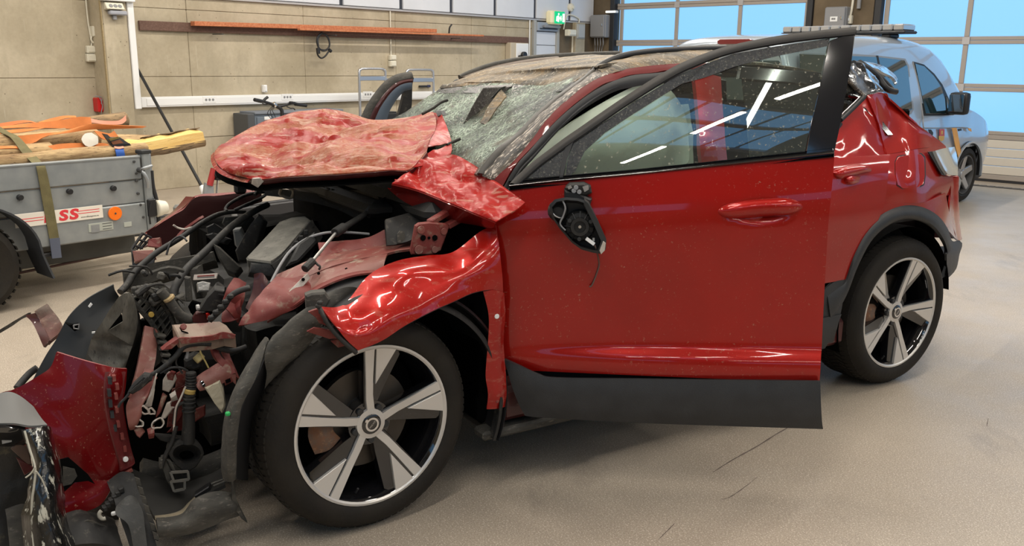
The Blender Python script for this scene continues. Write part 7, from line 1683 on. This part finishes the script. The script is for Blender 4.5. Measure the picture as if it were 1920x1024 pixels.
# black reservoir, ribbed hose with tan tape, wires
plv('dark_canister', [(344, 676), (362, 668), (378, 672), (380, 690), (362, 697), (345, 690)], .31, (.015, .05, 0), 'dirtyblack', None, .008)
q0, q1 = c(368, 666, .30), c(378, 676, .29); cyl('canister_band', q0, q1, .016, mat('yellow_band', (.45, .36, .16), .6), car, 12)
hp = pc_([(358, 700), (358, 720), (355, 740), (354, 770), (354, 800), (352, 830)], .28)
hs_ = tube('ribbed_hose', hp, .013, 'dirtyblack', car, n=10, r2=.022)
for k in range(14):
    q = resample(hp, 8); i = int(k/14*26); d_ = (q[i+1]-q[i]).normalized(); cyl('hose_rib', q[i]-d_*.003, q[i]+d_*.003, .0165+.0004*k, 'dirtyblack', hs_, 10)
cyl('tan_tape', c(356, 729, .278), c(354, 738, .278), .0195, mat('tan_tape_hose', (.36, .25, .07), .6), car, 12)
tube('main_loom', pc_([(395, 644), (370, 644), (345, 650), (330, 668), (312, 684), (296, 696), (278, 706)], .27), .011, 'dirtyblack', car, r2=.007)
tube('main_loom', pc_([(388, 645), (410, 652), (430, 658), (448, 655), (462, 650)], .29), .009, 'dirtyblack', car)
tube('yellow_wire', pc_([(372, 648), (378, 665), (385, 678), (391, 690)], .27), .0025, mat('yellow_wire', (.42, .33, .12), .5), car)
for pts, v, r, m in ((((348, 725), (338, 748), (330, 765), (327, 790), (325, 820)), .27, .003, 'baremetal'), (((330, 800), (322, 830), (312, 850), (302, 878)), .27, .007, 'dirtyblack'), (((353, 640), (352, 660), (350, 672)), .28, .005, 'greybox'), (((300, 700), (320, 690), (340, 690), (352, 696)), .27, .004, 'black'), (((345, 755), (332, 762), (328, 780), (326, 795)), .28, .006, 'dirtyblack'), (((338, 660), (330, 680), (342, 700)), .27, .003, 'black'), (((320, 672), (318, 690), (308, 700)), .29, .005, 'dirtyblack')):
    tube('wire', pc_(pts, v), r, m, car)
cn = plate('wire_connector', pc_([(238, 738), (246, 724), (268, 704), (280, 706), (284, 714), (262, 732), (248, 741)], .22), V((.01, .03, 0)), 'dirtyblack', car, .006)
for k in range(3): plate('connector_rib', pc_([(246+k*10, 732-k*8), (256+k*10, 722-k*8), (258+k*10, 724-k*8), (248+k*10, 734-k*8)], .216), V((0, -.004, 0)), 'black', cn, 0)
tube('wire', pc_([(242, 738), (234, 748), (226, 756), (222, 764)], .22), .004, 'black', car)
# horn-like ring duct with its tail and square metal bracket
rg = []
for k in range(3):
    rg.append([c(350+(30-7*k)*math.cos(a), 850+(21-5*k)*math.sin(a)+k*2, .27+.02*k) for a in [2*math.pi*j/12 for j in range(13)]])
patch('duct_ring', [[p+V((0, .05, 0)) for p in rg[0]], rg[0], rg[1], rg[2]], 'dirtyblack', car, 4, .004)
plv('duct_mouth', [(350+17*math.cos(a), 853+12*math.sin(a)) for a in [2*math.pi*j/12 for j in range(12)]], .315, (0, .004, 0), 'deepblack', None, 0)
plv('duct_tail', [(320, 858), (334, 872), (360, 872), (378, 862), (368, 876), (352, 886), (344, 885), (326, 870)], .27, (.01, .04, 0), 'dirtyblack')
plv('shield_strip', [(292, 818), (320, 820), (352, 824), (346, 830), (312, 830), (300, 826)], .29, (0, .03, 0), 'dirtyblack')
sbk = plv('square_bracket', [(299, 864), (312, 860), (322, 884), (328, 918), (322, 920), (312, 900)], .27, (.012, .04, 0), 'dustyblack')
for z0, z1, k in ((886, 903, 0), (903, 921, 1)):
    o = [(320, z0), (352 if not k else 346, z0-2), (354 if not k else 346, z1-4), (326, z1)]
    for a, b in zip(o, o[1:]+o[:1]): tube('square_frame', [c(a[0], a[1], .26), c(b[0], b[1], .26)], .005, mat('grey_cast', (.16, .15, .13), .5) if 'grey_cast' not in bpy.data.materials else bpy.data.materials['grey_cast'], sbk, k=1, n=4)
for pts in (((300, 862), (306, 862), (306, 880), (300, 880)), ((312, 862), (322, 866), (330, 884), (326, 888))): plv('cast_lug', pts, .262, (0, .02, 0), 'dustyblack', sbk)
# undertray, belly pan and chassis leg behind
patch('chassis_leg', [pc_([(262, 868), (300, 872), (360, 868), (410, 848), (420, 842)], .42), pc_([(262, 882), (300, 892), (360, 886), (412, 868), (422, 862)], .40), pc_([(270, 890), (310, 905), (365, 900), (414, 880), (424, 874)], .42)], 'dustyblack', car, 5, .03, .003, 9)
patch('belly_pan', [pc_([(240, 880), (300, 905), (340, 912), (390, 895), (420, 880)], .36), pc_([(262, 925), (310, 932), (345, 936), (385, 918), (420, 898)], .28), pc_([(290, 975), (322, 972), (350, 960), (384, 935), (424, 915)], .18)], mat('dark_belly', (.018, .017, .015), .7, var=.4, vscale=8), car, 6, .01, .004, 8)  # enlarged and coloured dark to stand in for shade under the front
uv = .12
tray = patch('undertray', [pc_([(292, 978), (320, 975), (345, 966), (358, 950), (366, 938), (390, 927), (415, 925), (432, 932), (436, 945)], uv), pc_([(294, 990), (320, 988), (348, 982), (364, 972), (376, 962), (396, 952), (416, 948), (434, 950), (440, 955)], uv-.03), pc_([(298, 1002), (322, 1001), (350, 997), (370, 992), (386, 986), (402, 980), (420, 972), (438, 966), (446, 962)], uv-.02)], 'dustyblack', car, 6, .012, .003, 12)
patch('undertray_lip', [pc_([(290, 972), (320, 968), (342, 960), (356, 946), (368, 935)], uv+.06), pc_([(292, 980), (320, 976), (346, 968), (360, 952), (370, 940)], uv+.0)], dirt_mat('scraped_lip', (.30, .25, .17), (.16, .14, .10), (.08, .07, .06), 9, (1, 1, 1), .7), car, 5, .008)
plv('undertray_fin', [(434, 902), (439, 902), (441, 935), (448, 950), (464, 982), (452, 972), (440, 958), (435, 935)], .09, (.004, .02, 0), 'dustyblack')
plv('undertray_clip', [(364, 930), (392, 912), (396, 922), (370, 938)], .2, (.01, .03, 0), 'black'); tube('undertray_rod', pc_([(396, 908), (420, 899)], .18), .004, 'dustyblack', car, k=1); tube('undertray_rod', pc_([(400, 912), (424, 902)], .16), .004, 'dustyblack', car, k=1)
q = c(303, 957, .25); box('yellow_scrap', q, (.018, .012, .010), mat('yellow_scrap', (.6, .38, .05), .5), car, None, .003)
plv('shade_backing', [(205, 700), (262, 600), (300, 600), (420, 640), (480, 700), (440, 860), (420, 900), (300, 905), (225, 880)], .62, (.01, .02, 0), 'deepblack')  # black sheet added so the gaps in the front end read as shade
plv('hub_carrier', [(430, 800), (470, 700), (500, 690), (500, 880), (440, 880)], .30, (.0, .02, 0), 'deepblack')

# ================================================================== TORN-OFF BUMPER COVER
EYE = CMI @ CAMP
bmp = empty('bumper_cover', mx=CM); tag(bmp, 'torn dark red bumper cover with a strip of clip slots, before the wrecked engine bay', 'bumper')
M['redbumper'] = red_paint('bumper_red', base=(.13, .003, .004), speck=.8); M['redbumper'].node_tree.nodes['Principled BSDF'].inputs['Coat Weight'].default_value = .3; M['redbumper'].node_tree.nodes['Principled BSDF'].inputs['Metallic'].default_value = 0
BR = [[(108, 661, .52), (150, 674, .44), (190, 685, .36), (215, 691, .34), (236, 692, .36)],
      [(96, 690, .50), (145, 705, .42), (190, 712, .33), (210, 716, .31), (233, 725, .34)],
      [(70, 708, .50), (135, 745, .40), (190, 755, .31), (206, 758, .29), (229, 760, .32)],
      [(30, 730, .52), (125, 790, .38), (196, 800, .29), (212, 803, .28), (236, 805, .31)],
      [(0, 740, .54), (115, 830, .36), (205, 845, .28), (222, 846, .27), (244, 846, .30)],
      [(-20, 775, .54), (110, 868, .36), (195, 880, .28), (222, 880, .27), (249, 870, .29)],
      [(-30, 800, .54), (105, 880, .36), (175, 898, .30), (205, 903, .28), (215, 898, .28)]]
patch('bumper_skin', [cl_(r) for r in BR], 'redbumper', bmp, 7, .005, ang=40)
BL = [[(0, 740, .54), (40, 724, .53), (80, 702, .50), (100, 685, .50), (108, 661, .52)], [(0, 744, .55), (40, 729, .54), (82, 706, .51), (104, 686, .51), (112, 663, .53)]]
patch('bumper_rim', [cl_(r) for r in BL], red_paint('bumper_edge_red', base=(.30, .02, .02)), bmp, 5, .004)
tube('bumper_top_edge', cl_([(108, 661, .52), (150, 674, .44), (190, 685, .36), (215, 691, .34), (236, 692, .36)]), .003, mat('pale_red_edge', (.35, .10, .09), .4), bmp)
# clip flange with slots
fg = [[(197, 698, .325), (234, 697, .35)], [(194, 730, .30), (229, 730, .33)], [(196, 760, .285), (228, 762, .31)], [(203, 800, .27), (234, 803, .30)], [(214, 840, .26), (243, 840, .29)], [(222, 866, .26), (250, 866, .29)], [(224, 882, .26), (249, 874, .28)]]
flg = patch('clip_flange', [cl_(r) for r in fg], dirt_mat('dull_flange_red', (.13, .012, .012), (.10, .01, .01), (.16, .06, .05), 8, (1, 1, 1), .5), bmp, 5, .006)
for i, (x, y) in enumerate(((204, 712), (203, 735), (205, 755), (208, 775), (213, 800), (218, 822))):
    plate('clip_slot', [c(x-3, y-7, .29), c(x+4, y-7, .29), c(x+5, y+6, .285), c(x-2, y+6, .285)], V((0, -.016, 0)), 'black', flg, .002)
for i, (x, y) in enumerate(((218, 722), (216, 740), (217, 765), (220, 792), (227, 815), (232, 838), (212, 706))):
    plate('clip_tab', [c(x-3, y-4, .285), c(x+3, y-5, .285), c(x+4, y+5, .285), c(x-2, y+6, .285)], V((0, -.020, 0)), 'redinner', flg, .002)
q = c(235, 860, .265); cyl('flange_rivet', q, q+V((0, -.01, 0)), .008, 'white', flg, 10)
# lower lip of the cover and dark opening
LR = [[(112, 884, .36), (150, 893, .32), (185, 898, .30), (203, 880, .29)], [(116, 912, .33), (150, 910, .31), (185, 903, .29), (212, 895, .28)], [(118, 938, .30), (150, 938, .28), (182, 928, .27), (206, 905, .27)], [(120, 966, .28), (155, 960, .27), (190, 945, .26), (212, 912, .26)]]
patch('lower_lip', [cl_(r) for r in LR], 'redbumper', bmp, 6, .006)
plv('dark_opening', [(112, 862), (128, 858), (140, 868), (165, 890), (178, 908), (165, 902), (140, 905), (118, 925)], .268, (0, .004, 0), 'deepblack', bmp, 0); plv('opening_plate', [(118, 875), (140, 880), (145, 893), (134, 908), (118, 912)], .262, (0, .004, 0), 'dustyblack', bmp, 0)
plv('torn_red_edge', [(203, 903), (248, 880), (250, 884), (206, 908)], .25, (0, .01, 0), 'redinner', bmp, .001)
# black backing panel behind the red skin
BK = [[(213, 534, .60), (216, 546, .60), (222, 560, .62)], [(165, 560, .62), (190, 580, .60), (215, 590, .58)], [(130, 594, .62), (160, 625, .58), (195, 640, .54)], [(108, 636, .62), (140, 665, .56), (180, 690, .50)], [(88, 668, .62), (115, 690, .56), (160, 710, .50)], [(64, 712, .62), (90, 725, .58), (130, 745, .52)]]
patch('backing_panel', [cl_(r) for r in BK], mat('backing_black', (.014, .015, .015), .5, var=.4, vscale=7), bmp, 6, .006, ang=50)
tube('backing_edge', cl_([(213, 534, .60), (165, 560, .62), (130, 594, .62), (108, 636, .62), (88, 668, .62), (64, 712, .62)]), .003, mat('grey_edge', (.12, .12, .11), .5), bmp)
pkt = plv('backing_socket', [(122, 606), (138, 610), (148, 608), (148, 618), (140, 622), (136, 618)], .55, (0, .02, 0), 'deepblack', bmp); tube('socket_rim', pc_([(138, 610), (148, 608), (147, 617), (139, 616), (138, 610)], .545), .0025, 'greybox', pkt, k=1, n=4)
plv('white_clip', [(165, 574), (170, 567), (173, 570), (168, 576)], .58, (0, -.008, 0), 'white', bmp, .001); plv('white_clip', [(172, 622), (178, 621), (177, 624), (172, 625)], .50, (0, -.006, 0), 'white', bmp, .001)
# bent reddish strip trailing off to the left, and a loose black hose
patch('bent_strip', [cl_([(70, 588, 1.0), (88, 570, 1.0)]), cl_([(76, 604, .95), (103, 588, .96)]), cl_([(84, 625, .9), (114, 604, .92)]), cl_([(93, 648, .82), (118, 616, .84)])], dirt_mat('rusty_red_strip', (.10, .028, .020), (.075, .045, .03), (.16, .09, .06), 9, (1, 1, 1), .6), bmp, 5, .01, .010, 14, True, ang=30)
patch('bent_strip', [cl_([(52, 592, 1.05), (70, 586, 1.0)]), cl_([(62, 606, 1.0), (80, 604, .97)]), cl_([(76, 632, .9), (90, 628, .88)]), cl_([(86, 652, .84), (98, 640, .82)])], 'reddark', bmp, 5, .008, .004, 14)
patch('bent_strip_tail', [cl_([(-12, 626, 1.2), (20, 606, 1.15), (40, 594, 1.1), (58, 586, 1.05)]), cl_([(-12, 632, 1.2), (22, 612, 1.15), (42, 598, 1.1), (58, 592, 1.05)])], 'dustyblack', bmp, 5, .01)
tube('loose_hose', cl_([(70, 690, .64), (56, 700, .64), (42, 715, .62), (32, 728, .60)]), .012, 'dirtyblack', bmp)
# lower black valance with torn ribs, reaching the floor
VL = [[(205, 905, .26), (228, 886, .25), (250, 890, .24)], [(212, 930, .22), (240, 925, .21), (262, 930, .20)], [(220, 960, .18), (258, 958, .17), (280, 958, .16)], [(236, 1000, .14), (268, 990, .13), (292, 988, .12)], [(250, 1045, .1), (275, 1030, .1), (299, 1026, .09)]]
patch('valance', [cl_(r) for r in VL], 'dirtyblack', bmp, 6, .01, .006, 14)
patch('valance_face', [pc_([(222, 950), (240, 930), (252, 935)], .14), pc_([(218, 966), (245, 955), (266, 960)], .12), pc_([(240, 985), (258, 985), (270, 990)], .10), pc_([(250, 1030), (268, 1030), (276, 1030)], .08)], dirt_mat('worn_grey_plastic', (.035, .035, .033), (.06, .06, .055), (.10, .095, .085), 6, (1, 1, 1), .5), bmp, 5, .006)
for k in range(8):
    x, y = 252+k*5.5, 893+k*17; plv('valance_rib', [(x, y), (x+9, y+3), (x+12, y+15), (x+3, y+13)], .17-.013*k, (0, -.012, 0), 'dustyblack', bmp)
for k in range(6):
    x, y = 222-k*6, 918+k*7; plv('valance_tooth', [(x, y), (x+10, y-4), (x+12, y+6), (x+2, y+9)], .2, (.0, .02, 0), 'dirtyblack', bmp)
rgp = [c(194+8*math.cos(a), 965+8*math.sin(a), .19) for a in [R(x) for x in range(60, 250, 30)]]; tube('pale_ring', rgp, .006, mat('pale_ring', (.42, .40, .34), .5), bmp); q = c(213, 963, .18); box('pale_clip', q, (.014, .01, .012), 'white', bmp, None, .003)
patch('floor_scrap', [pc_([(122, 975), (150, 965), (180, 972), (205, 985)], .28), pc_([(125, 1000), (155, 985), (185, 995), (215, 1000)], .2), pc_([(130, 1030), (160, 1025), (190, 1030), (225, 1035)], .14)], 'dirtyblack', bmp, 5, .02, .012, 9)
plv('tan_streak', [(150, 978), (165, 974), (198, 985), (196, 990), (165, 988)], .2, (0, -.006, 0), 'dustyblack', bmp, .001)
# ---- dusty duct panel leaning between bumper and wreck
dp = empty('air_duct_panel', mx=CM); tag(dp, 'dusty grey plastic duct panel with a triangular hole, leaning behind the red bumper cover', 'panel')
DR0 = [[(221, 558, .50), (238, 549, .49), (248, 555, .49), (254, 570, .50)], [(206, 582, .49), (222, 580, .47), (240, 580, .465), (256, 592, .49)], [(196, 600, .48), (0, 0, 0), (0, 0, 0), (258, 606, .48)]]
hole = [(228, 586), (230, 603), (201, 621)]
outl = [(221, 558), (232, 550), (240, 549), (250, 562), (256, 585), (258, 606), (255, 625), (248, 649), (240, 672), (233, 693), (215, 700), (190, 700), (159, 676), (163, 662), (171, 636), (182, 618), (193, 602), (207, 578)]
def dpv(x, y): return c(x, y, .47-.06*math.sin((x-155)/105*math.pi)+.02*(y-620)/70)
bm = bmesh.new(); ov = [bm.verts.new(dpv(x, y)) for x, y in outl]; hv = [bm.verts.new(dpv(x, y)) for x, y in hole]
es = [bm.edges.new((ov[i], ov[(i+1) % len(ov)])) for i in range(len(ov))]+[bm.edges.new((hv[i], hv[(i+1) % 3])) for i in range(3)]
bmesh.ops.triangle_fill(bm, edges=es, use_beauty=True, use_dissolve=False)
kill = []
for f in bm.faces:
    if all(v_ in hv for v_ in f.verts): kill.append(f)
bmesh.ops.delete(bm, geom=kill, context='FACES_ONLY')
bmesh.ops.subdivide_edges(bm, edges=bm.edges, cuts=2, use_grid_fill=True)
for v_ in bm.verts: v_.co.y += .008*noise.noise(v_.co*11)
r_ = bmesh.ops.extrude_face_region(bm, geom=bm.faces[:]); bmesh.ops.translate(bm, vec=V((.004, .010, 0)), verts=[g for g in r_['geom'] if isinstance(g, bmesh.types.BMVert)])
autosmooth(from_bm('duct_face', bm, dirt_mat('dusty_duct', (.085, .08, .066), (.15, .14, .115), (.05, .047, .04), 7, (4, 4, 1), .7), dp), 50)
plv('duct_hole_back', [(226, 582), (233, 606), (196, 624)], .50, (0, .004, 0), 'deepblack', dp, 0)
patch('duct_flank', [pc_([(250, 562), (258, 606), (247, 652), (233, 693)], .47), pc_([(262, 590), (264, 625), (256, 660), (236, 700)], .53), pc_([(262, 600), (263, 640), (250, 690), (232, 730)], .60)], 'dirtyblack', dp, 6, .006)
patch('duct_foot', [pc_([(190, 700), (215, 700), (233, 693)], .44), [V((-.80, .50, .12)), V((-.76, .48, .12)), V((-.72, .47, .12))], [V((-.80, .52, .0)), V((-.76, .50, .0)), V((-.72, .49, .0))]], 'dirtyblack', dp, 4, .006)
# ---- glossy scratched corner piece in the foreground
gp_ = empty('glossy_corner_piece', mx=CM); tag(gp_, 'scratched glossy black bumper corner with a grey painted top, nearest the camera at lower left', 'bumper')
def scr():
    m, b = newmat('scratched_gloss'); n, l = nodes(m); tc = n.new('ShaderNodeTexCoord').outputs['Object']
    f = tex(n, l, 'Noise', 12, mapping(n, l, tc, (5, 5, 1), (.15, .1, 0)), 4, .6).outputs['Fac']
    cc = mixrgb(n, l, ramp_out(n, l, f, .57, .63), (.006, .006, .006), (.48, .47, .40)); g = tex(n, l, 'Noise', 5, tc, 5).outputs['Fac']
    cc = mixrgb(n, l, ramp_out(n, l, g, .55, .75), cc, (.06, .055, .04)); l.new(cc, b.inputs['Base Color']); b.inputs['Roughness'].default_value = .18; b.inputs['Coat Weight'].default_value = .6
    bp = n.new('ShaderNodeBump'); bp.inputs['Strength'].default_value = .4; bp.inputs['Distance'].default_value = .01; l.new(f, bp.inputs['Height']); l.new(bp.outputs[0], b.inputs['Normal']); return m
M['scrgloss'] = scr()
GP = [[(44, 806, .20), (66, 804, .18), (86, 800, .20), (92, 808, .24)], [(54, 840, .17), (72, 838, .14), (95, 840, .17), (104, 850, .24)], [(64, 880, .14), (82, 885, .11), (104, 885, .14), (114, 898, .22)], [(56, 925, .12), (80, 930, .08), (104, 930, .11), (118, 945, .18)], [(44, 965, .11), (74, 975, .06), (106, 975, .09), (124, 985, .16)], [(50, 1030, .08), (80, 1035, .04), (112, 1030, .06), (136, 1030, .12)], [(55, 1080, .06), (85, 1085, .02), (115, 1080, .04), (142, 1075, .08)]]
patch('gloss_face', [cl_(r) for r in GP], 'scrgloss', gp_, 6, .006, .006, 14, ang=35)
TP_ = [[(-15, 745, .40), (15, 738, .38), (35, 745, .36), (60, 765, .34)], [(-15, 775, .30), (22, 768, .28), (50, 780, .27), (76, 788, .28)], [(-15, 798, .22), (25, 797, .20), (56, 802, .19), (88, 800, .21)]]
patch('grey_top', [cl_(r) for r in TP_], mat('grey_painted_top', (.15, .15, .145), .75, spec=.2), gp_, 6, .006)
patch('black_ledge', [pc_([(-15, 797), (20, 797), (48, 800)], .205), pc_([(-15, 808), (20, 808), (50, 808)], .22), pc_([(-15, 830), (18, 832), (48, 828)], .26)], 'blackgloss', gp_, 4, .01)
plv('ledge_glint', [(3, 824), (22, 820), (22, 828), (4, 832)], .235, (0, -.003, 0), 'steel', gp_, .001)
patch('dark_recess', [pc_([(-15, 830), (20, 834), (55, 842)], .30), pc_([(-15, 900), (20, 900), (62, 895)], .30), pc_([(-15, 960), (20, 960), (55, 960)], .28), pc_([(-15, 1060), (20, 1060), (60, 1060)], .22)], dirt_mat('murky_recess', (.010, .010, .009), (.022, .02, .017), (.07, .06, .035), 5, (1, 1, 1), .4), gp_, 6, .01, .01, 9)
plv('brown_tab', [(20, 842), (34, 830), (50, 838), (60, 870), (52, 872)], .25, (0, .006, 0), mat('brown_tab', (.10, .06, .042), .6), gp_, .002)
plv('brown_tab', [(30, 858), (52, 870), (66, 880), (46, 892)], .25, (0, .006, 0), 'reddark', gp_, .002)
patch('lower_grey', [pc_([(10, 955), (40, 945), (60, 950)], .2), pc_([(14, 985), (30, 985), (58, 990)], .18), pc_([(20, 1050), (40, 1050), (62, 1050)], .14)], 'dustyblack', gp_, 5, .008, .004, 12)
tube('crack_edge', cl_([(46, 808, .16), (55, 840, .135), (66, 878, .10), (64, 910, .085), (60, 940, .08), (60, 980, .07), (64, 1030, .05)]), .003, mat('pale_crack', (.42, .40, .33), .5), gp_)
for pts in (((66, 876), (58, 888), (48, 896)), ((68, 884), (78, 898), (84, 912)), ((60, 966), (52, 1004), (44, 1006))): tube('crack_edge', pc_(pts, .085), .0022, bpy.data.materials['pale_crack'], gp_)
